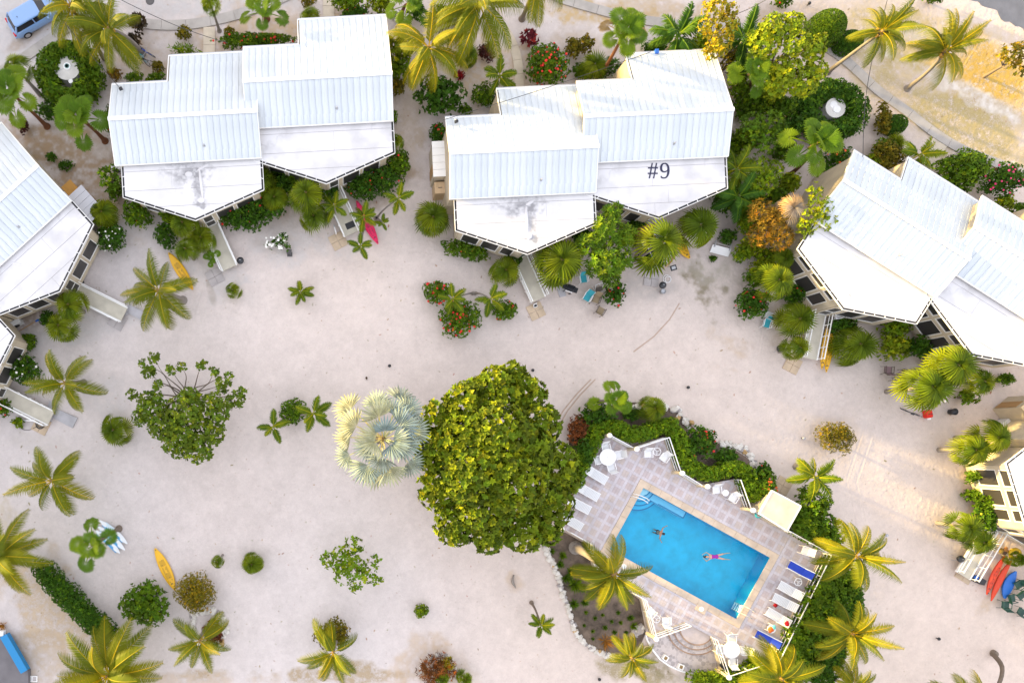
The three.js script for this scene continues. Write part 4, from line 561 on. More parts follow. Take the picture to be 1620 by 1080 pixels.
// a palm: crown seen at photo px, reach in photo pixels, crown height h (m); base: photo pixel of the trunk's foot
function palm(kind, px, py, reach, h, label, m, { base, n = 15, wind, windK = 0.6, bark = M.palm_bark, rTrunk = 0.13, group, cat = 'palm tree', name = 'palm_tree', dead = 0, flat = 0, low = 4, turn = 0, nuts } = {}) {
  if (kind === 'fan') n = Math.max(9, Math.round(n * 0.85)); const MT = tints(m), seed = Math.round(px * 13 + py * 7), r = rng(seed), c = P(px, py, h), b = base ? P(base[0], base[1]) : V(c.x, 0, c.z), t = thing(name, label, cat, b, 0, group), rel = c.clone().sub(b), nat = { coco: 2.75, date: 2.95, star: 1.4, fan: 1.65, disc: 1.7, silver: 2.55 }[kind], s = reach / PPM * (1 - h / HC) / nat;
  const trunk = limb([V(0, -0.05, 0), V(rel.x * 0.18, h * 0.33, rel.z * 0.18), V(rel.x * 0.55, h * 0.7, rel.z * 0.55), rel], [rTrunk * 1.5, rTrunk, rTrunk * 0.9, rTrunk * 0.8], 9);
  const tr = mesh('trunk', trunk, bark, t);
  if (base) mesh('root_flare', new THREE.CylinderGeometry(rTrunk * 1.6, rTrunk * 2.3, 0.3, 12).translate(0, 0.13, 0), bark, t);
  const G2 = FR[kind], lean = rel.lengthSq() > 1e-6 ? V(rel.x, 0, rel.z).multiplyScalar(0.25 / h) : V();
  for (let i = 0; i < n; i++) {
    const k = Math.min(9, Math.floor((i / n) * (low + 1)) * 2 + (r() < 0.5 ? 0 : 1)), f = mesh('frond', G2[k], dead && i >= n - dead ? FM.dead : MT[r() * MT.length | 0], t);
    let a = turn + i * 2.39996 + (r() - 0.5) * 0.5; if (wind !== undefined) { const w = wind * DEG, d = Math.atan2(Math.sin(a - w), Math.cos(a - w)); a = w + d * (1 - windK * Math.cos(d / 2) * 0.9 - 0.05); }
    f.position.copy(rel).addScaledVector(UPV, 0.1 * s - 0.25 * s * i / n); f.rotation.set(0, 0, 0); f.rotation.order = 'YXZ'; f.rotation.y = Math.PI / 2 - a; f.rotation.z = (r() - 0.5) * 0.5; f.rotation.x = flat + (r() - 0.5) * 0.15; f.scale.setScalar(s * (0.88 + 0.24 * r()));
  }
  for (let i = 0; kind === 'fan' && i < 4; i++) { const f = mesh('frond', G2[i % 2], MT[r() * MT.length | 0], t); f.position.copy(rel).addScaledVector(UPV, 0.12 * s); f.rotation.order = 'YXZ'; f.rotation.y = i * 1.571 + r(); f.rotation.x = 0.25; f.scale.setScalar(s * 0.55); }
  mesh('crownshaft', limb([rel.clone().add(V(0, -0.5 * s, 0)), rel.clone().add(V(0, 0.25 * s, 0))], [rTrunk * 0.9, rTrunk * 0.7], 8), kind === 'star' ? M.shaft : M.fibre, t);
  if (nuts) mesh('coconuts', join([...Array(9)].map((_, i) => ball(0.12, rel.x + 0.3 * Math.cos(i * 0.7 + nuts), rel.y - 0.15 - 0.1 * (i % 2), rel.z + 0.3 * Math.sin(i * 0.7 + nuts), 7))), M.nut, t, 'stuff');
  return t;
}
mat('shaft', [0.16, 0.20, 0.05], 0.5); mat('fibre', [0.24, 0.15, 0.06], 0.95); mat('nut', [0.42, 0.22, 0.03], 0.6);
// a broad-leaved tree: trunk, limbs to each lobe, crown
function tree(px, py, h, lobes, label, m, { base, leaf = 0.3, per = 14, whorl = 6, rT = 0.22, shape = [0.3, 0.06], inner = 0.35, young = 0.1, vary = 0.35, cat = 'tree', bark = M.bark, limbs = 12, tilt = 0.5, low = -0.2 } = {}) {
  per *= 2.3; const seed = Math.round(px * 7 + py * 3), r = rng(seed), c = P(px, py, h * 0.6), b = base ? P(...base) : V(c.x, 0, c.z), t = thing('broadleaf_tree', label, cat, b);
  const L = lobes.map(([x, y, rr, top, k = 0.7]) => { const p = P(x, y, top - rr / PPM * 0.5), R = rr / PPM * (1 - top / HC); return [p.x - b.x, top - R * k, p.z - b.z, R, R * k, R]; });
  const tr = mesh('trunk', limb([V(0, -0.1, 0), V((c.x - b.x) * 0.2, h * 0.22, (c.z - b.z) * 0.2), V((c.x - b.x) * 0.5, h * 0.45, (c.z - b.z) * 0.5)], [rT * 1.5, rT, rT * 0.8], 9), bark, t);
  const f = V((c.x - b.x) * 0.4, h * 0.38, (c.z - b.z) * 0.4);
  if (limbs) for (const [x, y, z, rx, ry] of L.slice(0, limbs)) mesh('limb', limb([f, V(f.x + (x - f.x) * 0.3 + (r() - 0.5) * 0.5, f.y + (y - f.y) * 0.25 + 0.1, f.z + (z - f.z) * 0.3 + (r() - 0.5) * 0.5), V(f.x + (x - f.x) * 0.65 + (r() - 0.5) * 0.6, f.y + (y - f.y) * 0.6 + 0.1, f.z + (z - f.z) * 0.65 + (r() - 0.5) * 0.6), V(x, y + ry * 0.4, z)], [rT * 0.55, rT * 0.3, rT * 0.08], 6), bark, t);
  mesh('crown', crown(L, per, leaf, seed, { whorl, shape, inner, young, vary, tilt, low, spread: 0.3 }), m, t);
  return t;
}
// a hedge along photo points
function hedge(pts, width, h, label, m, { leaf = 0.16, per = 60, wob = 0.25, cat = 'hedge' } = {}) {
  const q = pts.map(([x, y]) => P(x, y, h * 0.9).setY(0)), c = q.reduce((s, p) => s.add(p), V()).multiplyScalar(1 / q.length), t = thing('hedge', label, cat, c), r = rng(Math.round(pts[0][0] + pts[0][1])), L = [];
  for (let i = 0; i + 1 < q.length; i++) { const d = q[i].distanceTo(q[i + 1]), n = Math.max(1, Math.round(d / (width * 0.32))); for (let k = 0; k < n; k++) { const p = q[i].clone().lerp(q[i + 1], (k + 0.5) / n).sub(c); for (const s of [-1, 0, 1]) L.push([p.x + (r() - 0.5) * wob + s * width * 0.2, h * 0.5 + (r() - 0.5) * 0.15 * h, p.z + (r() - 0.5) * wob + s * width * 0.2 * (r() - 0.5), width * (0.32 + 0.1 * r()), h * 0.5, width * (0.32 + 0.1 * r())]); } }
  mesh('foliage', crown(L, per * 1.7, leaf, pts.length * 91, { whorl: 4, inner: 0.15, spread: 0.12, young: 0.18 }), m, t);
  mesh('stems', join(q.slice(0, -1).flatMap((p, i) => [0.2, 0.5, 0.8].map((k) => { const a = p.clone().lerp(q[i + 1], k).sub(c); return rod(V(a.x, 0, a.z), V(a.x + 0.1, h * 0.7, a.z), 0.04); }))), M.bark, t, 'stuff');
  return t;
}
// ---------------------------------------------------------------- trees and palms
tree(782, 727, 9, [[790, 618, 40, 7.2], [742, 640, 38, 7.4], [700, 662, 34, 6.6], [688, 715, 34, 6.8], [694, 775, 34, 6.6], [724, 828, 36, 6.8], [775, 842, 34, 6.9], [830, 838, 36, 6.9], [872, 800, 38, 7.0], [880, 735, 36, 7.2], [852, 672, 36, 7.3], [835, 622, 30, 6.8], [790, 690, 56, 9.0], [755, 750, 56, 9.2], [815, 765, 54, 9.2], [770, 800, 46, 8.4], [835, 715, 46, 8.6], [735, 700, 44, 8.4], [895, 765, 22, 6], [668, 690, 18, 6.2], [812, 592, 20, 6.4], [760, 612, 18, 6.5], [868, 840, 22, 6.2]], 'very large dense broadleaf tree with sunlit yellow-green top beside the pool', G.almond, { base: [745, 722], leaf: 0.3, per: 20, whorl: 8, rT: 0.38, shape: [0.34, 0.08], young: 0.2, tilt: 0.4, inner: 0.25, vary: 0.5 });
tree(292, 650, 5, [[240, 642, 26, 4.6], [292, 655, 34, 5.2], [340, 645, 26, 4.8], [282, 695, 30, 4.8], [312, 708, 26, 4.6], [258, 672, 26, 4.7], [332, 682, 24, 4.6], [222, 660, 14, 4.2], [372, 632, 14, 4.2], [352, 608, 12, 4.2], [300, 628, 16, 4.8], [244, 566, 9, 4.2], [234, 588, 11, 4.2], [270, 584, 8, 4.3], [286, 580, 7, 4.2], [318, 578, 8, 4.2], [338, 588, 8, 4.2], [362, 595, 7, 4.1], [208, 624, 8, 4.1], [384, 620, 7, 4.1], [250, 610, 9, 4.4], [225, 575, 6, 4.1]], 'sparse sea-grape tree with bare dark branches showing on its upper side', leafy('sea_grape_leaf', [0.085, 0.135, 0.006]), { base: [303, 618], leaf: 0.23, per: 34, whorl: 3, shape: [0.45, 0.05], inner: 0.35, limbs: 22, rT: 0.13, young: 0.15, tilt: 0.3 });
tree(556, 893, 3.4, [[535, 880, 20, 3.2], [560, 864, 16, 3.3], [575, 905, 20, 3.2], [545, 908, 18, 3.2], [597, 915, 9, 2.8], [562, 927, 11, 2.8], [592, 888, 10, 3], [518, 888, 12, 2.9], [558, 888, 14, 3.4]], 'small ragged light-green tree alone on the sand at the bottom centre', G.bright, { base: [560, 895], leaf: 0.26, per: 13, whorl: 3, shape: [0.45, 0.05], rT: 0.08, young: 0.2, tilt: 0.3 });
tree(965, 385, 5, [[960, 362, 24, 4.8], [934, 385, 20, 4.4], [988, 375, 20, 4.6], [960, 414, 26, 4.6], [986, 412, 16, 4.2], [944, 420, 16, 4.2], [970, 334, 15, 4.6], [966, 438, 14, 3.6]], 'dark rosette-leaved tree between the #9 house and the grill', G.green, { leaf: 0.36, per: 17, whorl: 9, shape: [0.16, 0.04], young: 0.28, rT: 0.13, tilt: 0.3 });
tree(1240, 85, 7, [[1225, 42, 22, 7], [1256, 38, 20, 7], [1212, 68, 24, 6.6], [1262, 66, 22, 7], [1288, 80, 18, 6.2], [1292, 110, 18, 5.6], [1245, 112, 26, 6], [1272, 130, 24, 5.6], [1228, 132, 22, 5.2], [1300, 62, 10, 6], [1195, 60, 14, 6]], 'large bright yellow-green tree at the top right, left of the two clipped domes', G.lime, { leaf: 0.2, per: 48, whorl: 4, shape: [0.4, 0.05], young: 0.25, rT: 0.2, tilt: 0.3, inner: 0.3 });
tree(1137, 40, 6, [[1132, 12, 20, 6.4], [1152, 36, 18, 6], [1122, 42, 16, 6], [1142, 66, 20, 5.4], [1126, 80, 14, 4.8], [1160, 14, 10, 6]], 'golden-leaved tree behind the north corner of the #9 house', G.gold, { leaf: 0.18, per: 44, whorl: 4, shape: [0.35, 0.05], rT: 0.12, young: 0.3 });
tree(1296, 335, 5.5, [[1288, 302, 14, 5.8], [1300, 330, 20, 5.4], [1312, 350, 14, 5], [1285, 345, 18, 5.2], [1272, 365, 14, 4.6], [1322, 338, 9, 4.8]], 'yellow-green tree leaning on the left corner of the upper right house', G.lime, { leaf: 0.22, per: 20, whorl: 4, rT: 0.12, young: 0.25 });
tree(1216, 352, 4.5, [[1205, 335, 20, 4.4], [1222, 352, 24, 4.6], [1206, 372, 20, 4.2], [1235, 375, 20, 4.3], [1240, 340, 14, 4.6]], 'rusty orange-brown tree beside the bleached dry palm', G.rust, { leaf: 0.26, per: 30, whorl: 6, shape: [0.16, 0.05], rT: 0.12, young: 0.2 });
tree(1605, 94, 4, [[1600, 85, 18, 4], [1612, 105, 16, 3.8], [1616, 80, 14, 3.6]], 'small dense tree on golden sunlit grass at the top right edge', G.olive, { leaf: 0.2, per: 24, whorl: 5, rT: 0.1, young: 0.3 });
tree(172, 283, 3, [[166, 274, 11, 2.8], [178, 285, 12, 3], [168, 294, 10, 2.7], [180, 268, 7, 2.8]], 'small tree with yellowing tips at the west wall of the top left house', G.green, { leaf: 0.26, per: 18, whorl: 5, rT: 0.06, young: 0.35 });
tree(1208, 205, 4.5, [[1192, 200, 22, 4.2], [1222, 196, 22, 4.4], [1210, 225, 20, 4], [1236, 215, 18, 4]], 'shaded tree right of the #9 house, below the bright tree', G.green, { leaf: 0.22, per: 30, whorl: 4, rT: 0.1 });
tree(1214, 278, 4, [[1206, 265, 18, 3.8], [1222, 272, 18, 4], [1212, 292, 18, 3.8], [1196, 292, 14, 3.4]], 'yellow-green tree between the #9 house and the leaning disc-leaved palm', G.bright, { leaf: 0.22, per: 30, whorl: 4, rT: 0.1, young: 0.25 });
const cg = 'coconut palms';
palm('coco', 112, 10, 64, 6.5, 'coconut palm leaning over the blue car', FM.coco, { n: 17, nuts: 1 });
palm('coco', 172, 47, 64, 6, 'coconut palm with fronds blown left above the parked bicycles', FM.coco, { base: [224, 84], wind: 165, windK: 0.55, n: 17, nuts: 2, rTrunk: 0.17 });
palm('coco', 678, 76, 66, 5.5, 'coconut palm in the gap between the two upper houses', FM.coco, { base: [659, 106], n: 15, wind: 100, windK: 0.15 });
palm('coco', 760, 6, 80, 7.5, 'largest coconut palm at the top edge, left of the curved path', FM.coco, { n: 18, wind: 150, windK: 0.4 });
palm('coco', 852, -34, 62, 7, 'coconut palm footed on sand at the top edge, crown out of frame', FM.coco, { base: [826, 30], n: 13, bark: M.bark });
palm('coco', 1396, 50, 50, 7, 'wind-swept sunlit coconut palm leaning over the footpath, left of its twin', FM.coco, { base: [1310, 114], wind: -40, windK: 0.62, n: 22, nuts: 1 });
palm('coco', 1496, 80, 54, 6, 'wind-swept sunlit coconut palm rooted in the dry verge at the top right', FM.coco, { base: [1436, 140], wind: -75, windK: 0.6, n: 24, nuts: 3 });
palm('coco', 251, 460, 68, 4.6, 'coconut palm with drooping yellow fronds beside the left walkway', FM.coco, { base: [289, 475], n: 13, wind: 150, windK: 0.2, rTrunk: 0.17 });
palm('coco', 103, 606, 60, 4, 'coconut palm on the left shading the end of the hose walkway', FM.coco, { base: [132, 605], n: 13 });
palm('coco', 82, 760, 66, 4.4, 'coconut palm alone on open sand at the left', FM.coco, { base: [110, 755], n: 13 });
palm('coco', 316, 1013, 56, 4.4, 'coconut palm growing from the white stone ring', FM.coco, { base: [324, 995], n: 12, wind: 110, windK: 0.2 });
palm('coco', 527, 1031, 54, 4.2, 'coconut palm over a round brown bush at the bottom centre', FM.coco, { base: [533, 1006], n: 12, wind: 120, windK: 0.25 });
palm('date', 170, 1068, 92, 5, 'big spreading feather palm at the bottom left, below the hedge', FM.coco, { n: 22 });
palm('date', -2, 880, 74, 5, 'feather palm with yellow ribs at the left edge above the hedge', FM.coco, { n: 20, turn: 0.6 });
palm('coco', 970, 908, 60, 6, 'brightly sunlit coconut palm between the pool and the rock edging', FM.coco, { base: [911, 866], wind: 150, windK: 0.4, n: 19, rTrunk: 0.26, nuts: 2 });
palm('coco', 1000, 1041, 38, 4.4, 'small sunlit coconut palm below the soil bed', FM.coco, { base: [986, 1022], n: 14 });
palm('star', 856, 989, 22, 2.6, 'little bent palm alone on the sand left of the rock edging', FM.star, { base: [841, 953], n: 9, bark: M.bark, rTrunk: 0.08 });
palm('coco', 1355, 880, 60, 6, 'sunlit coconut palm leaning over the top right corner of the pool deck', FM.coco, { base: [1305, 868], n: 19, wind: 0, windK: 0.1 });
palm('coco', 1348, 1002, 58, 6, 'sunlit coconut palm leaning out of the hedge right of the loungers', FM.coco, { base: [1277, 984], n: 19, wind: 20, windK: 0.15 });
palm('coco', 1236, 1074, 64, 6.4, 'sunlit coconut palm at the bottom edge below the pool deck', FM.coco, { base: [1216, 1060], n: 18 });
palm('coco', 1352, 1085, 40, 5, 'sunlit coconut palm cut by the bottom edge at the end of the hedge', FM.coco, { base: [1306, 1068], n: 16 });
palm('coco', 1550, 1124, 60, 6, 'coconut palm whose bare trunk runs out of the bottom right of the frame', FM.coco, { base: [1572, 1033], n: 13, bark: M.bark });
palm('star', 1290, 755, 36, 3.2, 'sunlit star-headed palm beside the tan pavers of the pump house', FM.star, { base: [1260, 738], n: 11 });
const ag = { n: 8, low: 3, rTrunk: 0.07, bark: M.palm_bark };
palm('star', 575, 343, 24, 2.6, 'star-headed palm over the middle of the pink kayak', FM.star, { ...ag, base: [594, 346] });
palm('star', 630, 314, 26, 3, 'star-headed palm right of the pink kayak, farthest up its cluster', FM.star, { ...ag, base: [596, 345], n: 7 });
palm('star', 605, 352, 14, 2, 'smallest star-headed palm of the cluster by the pink kayak', FM.star, { ...ag, base: [596, 348], n: 6 });
palm('star', 570, 389, 24, 2.6, 'star-headed palm nearest the open sand, left of the kayak bow', FM.star, { ...ag, base: [576, 362], n: 6 });
palm('star', 716, 473, 26, 2.6, 'star-headed palm over red-flowered bushes, left one of a forked pair', FM.star, { ...ag, base: [748, 464], n: 7 });
palm('star', 776, 473, 26, 2.6, 'star-headed palm, right one of a forked pair near the left #9 walkway', FM.star, { ...ag, base: [752, 464], n: 7 });
palm('star', 432, 675, 27, 2.4, 'star-headed palm on open sand, left of a round bush', FM.star, { ...ag, base: [450, 662], n: 6 });
palm('star', 496, 654, 30, 2.8, 'star-headed palm on open sand, right of a round bush', FM.star, { ...ag, base: [470, 658], n: 7 });
palm('star', 529, 326, 24, 2.6, 'dark star-headed palm hanging over the walkway by the pink kayak', FM.star, { ...ag });
palm('star', 790, 121, 32, 2.2, 'star-headed palm in the soil bed left of the curved path', FM.star, { ...ag, n: 9 });
palm('star', 1455, 245, 31, 2.4, 'star-headed palm between the agave and the diagonal slab', FM.star, { ...ag, n: 9 });
palm('star', 476, 462, 20, 1, 'small yellowish feathery palm alone in the middle of the sand', FM.star, { ...ag, n: 9 });
palm('star', 1073, 56, 46, 3, 'dark arching palm just north of the #9 house', FM.dark, { ...ag, n: 12, low: 4 });
palm('star', 1178, 62, 42, 3.4, 'dark arching palm between the golden tree and the bright tree', FM.dark, { ...ag, n: 12, low: 4 });
palm('star', 1165, 268, 34, 3, 'palm with pale drooping fronds against the east wall of the #9 house', FM.star, { ...ag, n: 12, low: 4 });
palm('star', 1168, 312, 38, 2.6, 'dark palm at the lower east corner of the #9 house', FM.dark, { ...ag, n: 13, low: 4 });
palm('silver', 606, 694, 78, 6.5, 'silver-blue fan palm with yellow sunlit edges beside the big tree', FM.silver, { n: 24, low: 4, rTrunk: 0.24, bark: M.bark });
const dk = { n: 13, low: 4 };
palm('disc', 126, 187, 50, 4.6, 'fan palm with disc-like leaves below the left round hedge', FM.disc, { base: [166, 223], bark: M.red_bark, n: 13 });
palm('disc', 18, 148, 50, 5, 'disc-leaved fan palm at the left edge with a long brown trunk', FM.disc, { base: [74, 200], bark: M.red_bark, n: 13 });
palm('fan', 24, 106, 30, 4, 'dark fan palm at the left edge beside the round hedge', FM.fan, { n: 11 });
palm('fan', 332, 4, 20, 5, 'small-crowned fan palm on a thin trunk at the top edge', FM.fan, { base: [347, 49], rTrunk: 0.09, n: 14 });
palm('disc', 415, 18, 38, 4, 'disc-leaved palm at the top edge between two short paths', FM.disc, { n: 10, base: [422, 30], bark: M.red_bark });
palm('disc', 648, 6, 44, 4.4, 'disc-leaved palm with two brown trunks rising from a stone ring', FM.disc, { base: [634, 28], bark: M.red_bark, n: 10 });
palm('disc', 988, 52, 46, 6, 'disc-leaved palm with a shaggy leaning trunk north of the #9 house', FM.disc, { base: [948, 122], bark: M.red_bark, n: 14, dead: 2 });
palm('disc', 1192, 112, 40, 5, 'disc-leaved palm under the bright tree at the east wall of the #9 house', FM.disc, { base: [1180, 145], bark: M.red_bark, n: 13 });
palm('disc', 1290, 228, 50, 5.5, 'sunlit disc-leaved palm leaning toward the right cistern hedge', FM.disc, { base: [1248, 278], bark: M.red_bark, n: 14 });
palm('disc', 148, 862, 48, 3.6, 'disc-leaved palm standing over three paddle boards', FM.disc, { base: [188, 836], n: 8, dead: 0, bark: M.bark });
palm('fan', 489, 26, 22, 1.6, 'pale little fan palm against the north wall of the top left house', FM.fan, dk);
palm('fan', 626, 223, 18, 1.8, 'little fan palm at the east wall of the top left house', FM.fan, dk);
palm('fan', 484, 306, 36, 3.8, 'sunlit fan palm left of the kayak walkway under the roof edge', FM.fan, { n: 16 });
palm('fan', 496, 342, 30, 2.2, 'lower fan palm between the white-flowered plant and the kayak walkway', FM.fan, dk);
palm('fan', 685, 345, 36, 2, 'dark spreading fan palm alone left of the #9 house', FM.fan, { n: 20 });
palm('fan', 887, 413, 48, 3.6, 'broad sunlit fan palm over the left walkway of the #9 house', FM.fan, { n: 24 });
palm('fan', 1045, 386, 52, 4.4, 'golden sunlit fan palm over the right walkway of the #9 house', FM.fan, { n: 11, dead: 2 });
palm('fan', 1106, 358, 40, 3, 'dark fan palm beside the yellow kayak of the #9 house', FM.fan, { n: 20 });
palm('fan', 289, 352, 30, 3.2, 'pale fan palm at the roof corner left of the plaster-hump house walkway', FM.fan, { n: 16 });
palm('fan', 294, 394, 27, 2.6, 'fan palm just above the yellow kayak near the left walkway', FM.fan, dk);
palm('fan', 318, 376, 28, 2, 'dark fan palm against the side of the plaster-hump house walkway', FM.fan, { n: 18 });
palm('fan', 162, 336, 30, 2, 'dark fan palm behind the white-flowered bush and grey air conditioner', FM.fan, { n: 22 });
palm('fan', 109, 482, 32, 2.8, 'fan palm at the left house next to its walkway, upper of two', FM.fan, { n: 16 });
palm('fan', 94, 515, 32, 2.4, 'fan palm at the left house beside the blue-headed broom, lower of two', FM.fan, { n: 14 });
palm('disc', 335, 409, 18, 1.4, 'small few-leaved palm beside the grey pavers by the walkway', FM.disc, { n: 8, base: [340, 415], rTrunk: 0.05 });
palm('fan', 368, 459, 17, 0.8, 'tiny pale fan palm alone on the sand below the grey pavers', FM.fan, { n: 11, rTrunk: 0.06 });
palm('fan', 180, 680, 31, 1.4, 'fan palm at the left side of the sparse sea-grape tree', FM.fan, { n: 16, turn: 1 });
palm('fan', 344, 889, 14, 1.2, 'tiny fan palm with a thin trunk right of the yellow kayak', FM.fan, { base: [352, 878], n: 12, rTrunk: 0.05 });
palm('fan', 399, 892, 22, 1, 'dark round fan palm alone on sand near the bottom', FM.fan, { n: 20 });
palm('fan', 1230, 444, 38, 4, 'golden fan palm left of the upper right house', FM.fan, { n: 20 });
palm('fan', 1263, 505, 36, 2.2, 'dark fan palm left of the walkway with the white chair', FM.fan, { n: 22 });
palm('fan', 1263, 549, 25, 2.2, 'dark fan palm shading tan pavers beside the yellow kayak walkway', FM.fan, { n: 18 });
palm('fan', 1358, 545, 38, 1.8, 'wide fan palm right of the yellow kayaks', FM.fan, { n: 24 });
palm('fan', 1511, 578, 44, 4.4, 'golden fan palm at the tip of the upper right house, upper of two', FM.fan, { n: 22 });
palm('fan', 1471, 613, 44, 4, 'golden fan palm over the red bag, lower of two', FM.fan, { n: 22 });
palm('fan', 1554, 603, 30, 2.6, 'dark fan palm right of the two golden fan palms', FM.fan, { n: 14 });
palm('fan', 1541, 712, 34, 3, 'golden fan palm at the wall of the right edge house, left of two', FM.fan, { n: 20 });
palm('fan', 1576, 692, 34, 3.4, 'fan palm at the wall of the right edge house, nearer the air conditioners', FM.fan, { n: 16 });
palm('fan', 1531, 834, 30, 2.6, 'pale fan palm left of the sunlit walkway, upper of two', FM.fan, { n: 18 });
palm('fan', 1554, 858, 28, 2.4, 'pale fan palm touching the sunlit walkway, lower of two', FM.fan, { n: 16 });
palm('fan', 1612, 885, 18, 1.2, 'fan palm at the right edge beside the blue kayak', FM.fan, { n: 12 });
palm('fan', 412, 284, 28, 2.8, 'shaded fan palm in the notch between the two flat roofs of the top left house', FM.fan, { n: 14 });
palm('fan', 434, 312, 26, 2.4, 'shaded fan palm left of the sunlit one in front of the top left house', FM.fan, { n: 14 });
palm('disc', 970, 632, 34, 2.8, 'palm with lobed leaves on the sand side of the pool hedge', FM.disc, { n: 11 });
palm('fan', 1035, 646, 26, 1.6, 'dark fan palm inside the rock edging above the pool hedge', FM.fan, { n: 16 });
palm('fan', 740, 86, 24, 1, 'spiky dark rosette palm below the largest coconut palm', FM.fan, { n: 14 });
palm('fan', 800, 428, 30, 2, 'dark fan palm against the left walkway of the #9 house', FM.fan, { n: 16 });
palm('fan', 1417, 226, 20, 1, 'pale agave-like rosette right of the cistern hedge', FM.fan, { n: 16 });
palm('fan', 700, 1074, 16, 1.2, 'small bright fan palm in the round bed at the bottom edge', FM.fan, { n: 12 });
palm('fan', 736, 1074, 18, 1.2, 'small bright fan palm just right of the round bed at the bottom edge', FM.fan, { n: 12 });
palm('fan', 1253, 330, 31, 4.4, 'bleached dry fan palm with greyish dead leaves', FM.grey_dead, { n: 16, bark: M.bark });
palm('fan', 940, 435 - 330, 30, 1.4, 'low dark fan palm at the shaggy trunk north of the #9 house', FM.fan, { n: 14 });
palm('fan', 1240, 410, 26, 2.6, 'dark fan palm between the rusty tree and the golden fan palm', FM.fan, { n: 14 });
// ---------------------------------------------------------------- shrubs and hedges
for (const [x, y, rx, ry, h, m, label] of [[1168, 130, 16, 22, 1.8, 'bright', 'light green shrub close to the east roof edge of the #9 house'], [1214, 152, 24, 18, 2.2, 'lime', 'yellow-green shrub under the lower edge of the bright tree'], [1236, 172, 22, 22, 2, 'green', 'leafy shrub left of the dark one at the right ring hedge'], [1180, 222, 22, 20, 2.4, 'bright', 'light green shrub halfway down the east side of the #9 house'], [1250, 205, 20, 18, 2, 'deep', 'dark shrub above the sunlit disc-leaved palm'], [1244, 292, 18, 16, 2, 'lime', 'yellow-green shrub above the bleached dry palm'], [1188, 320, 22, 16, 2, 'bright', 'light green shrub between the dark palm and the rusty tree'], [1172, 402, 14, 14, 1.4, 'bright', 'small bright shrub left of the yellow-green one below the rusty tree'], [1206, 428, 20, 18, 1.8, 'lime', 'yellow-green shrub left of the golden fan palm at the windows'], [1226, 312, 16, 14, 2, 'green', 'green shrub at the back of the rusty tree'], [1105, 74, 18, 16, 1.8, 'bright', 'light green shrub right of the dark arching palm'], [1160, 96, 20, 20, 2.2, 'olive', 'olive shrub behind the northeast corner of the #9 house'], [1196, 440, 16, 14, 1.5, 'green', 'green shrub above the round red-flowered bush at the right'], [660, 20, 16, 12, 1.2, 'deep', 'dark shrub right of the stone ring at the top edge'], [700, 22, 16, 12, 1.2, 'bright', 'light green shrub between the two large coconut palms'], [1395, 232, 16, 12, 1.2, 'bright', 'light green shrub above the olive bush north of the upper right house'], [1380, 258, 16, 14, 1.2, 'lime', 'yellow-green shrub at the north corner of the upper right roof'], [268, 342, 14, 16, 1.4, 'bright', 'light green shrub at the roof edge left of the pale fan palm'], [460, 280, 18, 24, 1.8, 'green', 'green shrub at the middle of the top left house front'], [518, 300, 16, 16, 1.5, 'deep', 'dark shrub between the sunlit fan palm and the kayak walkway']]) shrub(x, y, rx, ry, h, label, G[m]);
const red = (nf) => ({ flowers: 'flower_red', nf });
shrub(549, 5, 26, 14, 1.6, 'green broad-leaved shrub at the top edge right of the straight path', G.bright); shrub(562, 22, 24, 12, 1.2, 'dark red-dotted shrub against the top left house, beside the path', G.deep, red(10)); shrub(600, 10, 20, 16, 1.8, 'yellow-green shrub at the top edge left of the two-trunk palm', G.lime);
shrub(487, 1, 12, 9, 1, 'small shrub at the top edge above the pale little fan palm', G.olive, { leaf: 0.13 });
shrub(404, 66, 66, 12, 1.3, 'red-flowered hedge along the north wall of the top left house', G.green, { ...red(46), cat: 'hedge', turn: -3, lobes: 11 });
shrub(219, 36, 12, 14, 1.6, 'dark purple croton behind the bicycles, its upper clump', G.dusk, { leaf: 0.3, whorl: 6 }); shrub(212, 66, 13, 11, 1.2, 'dark purple croton nearest the bicycles', G.dusk, { leaf: 0.28, whorl: 6 });
shrub(292, 52, 12, 11, 0.9, 'small yellowish bush left of the straight house path', G.olive, { leaf: 0.14 }); shrub(364, 52, 10, 10, 0.8, 'small yellowish bush right of the straight house path', G.olive, { leaf: 0.13 }); shrub(250, 106, 10, 10, 0.8, 'small round bush below the bicycles', G.olive, { leaf: 0.12 }); shrub(182, 118, 11, 9, 0.9, 'small rusty bush between the round hedge and the house', G.rust, { leaf: 0.13 });
shrub(212, 124, 15, 8, 0.9, 'low shrub at the northwest corner of the plaster-hump house', G.green, { leaf: 0.14 }); shrub(248, 124, 16, 8, 0.9, 'low shrub in the roof notch of the plaster-hump house', G.green, { leaf: 0.14 }); shrub(294, 82, 22, 11, 1, 'fern-like shrub against the house left of the straight path', G.bright, { leaf: 0.3, whorl: 4, shape: [0.15, 0.05] });
shrub(175, 190, 6, 26, 0.9, 'narrow red-dotted shrub along the west wall of the plaster-hump house', G.green, { ...red(9), leaf: 0.14 });
shrub(78, 176, 17, 15, 1.2, 'shaded shrub below the round hedge on the left', G.deep); shrub(81, 249, 8, 8, 0.5, 'tiny dark plant on the brown soil, upper of two', G.deep, { leaf: 0.15 }); shrub(104, 261, 11, 8, 0.5, 'tiny dark plant on the brown soil, lower of two', G.deep, { leaf: 0.15 }); shrub(38, 200, 6, 13, 0.7, 'thin dark plant beside the top corner of the left house', G.wine, { leaf: 0.15 });
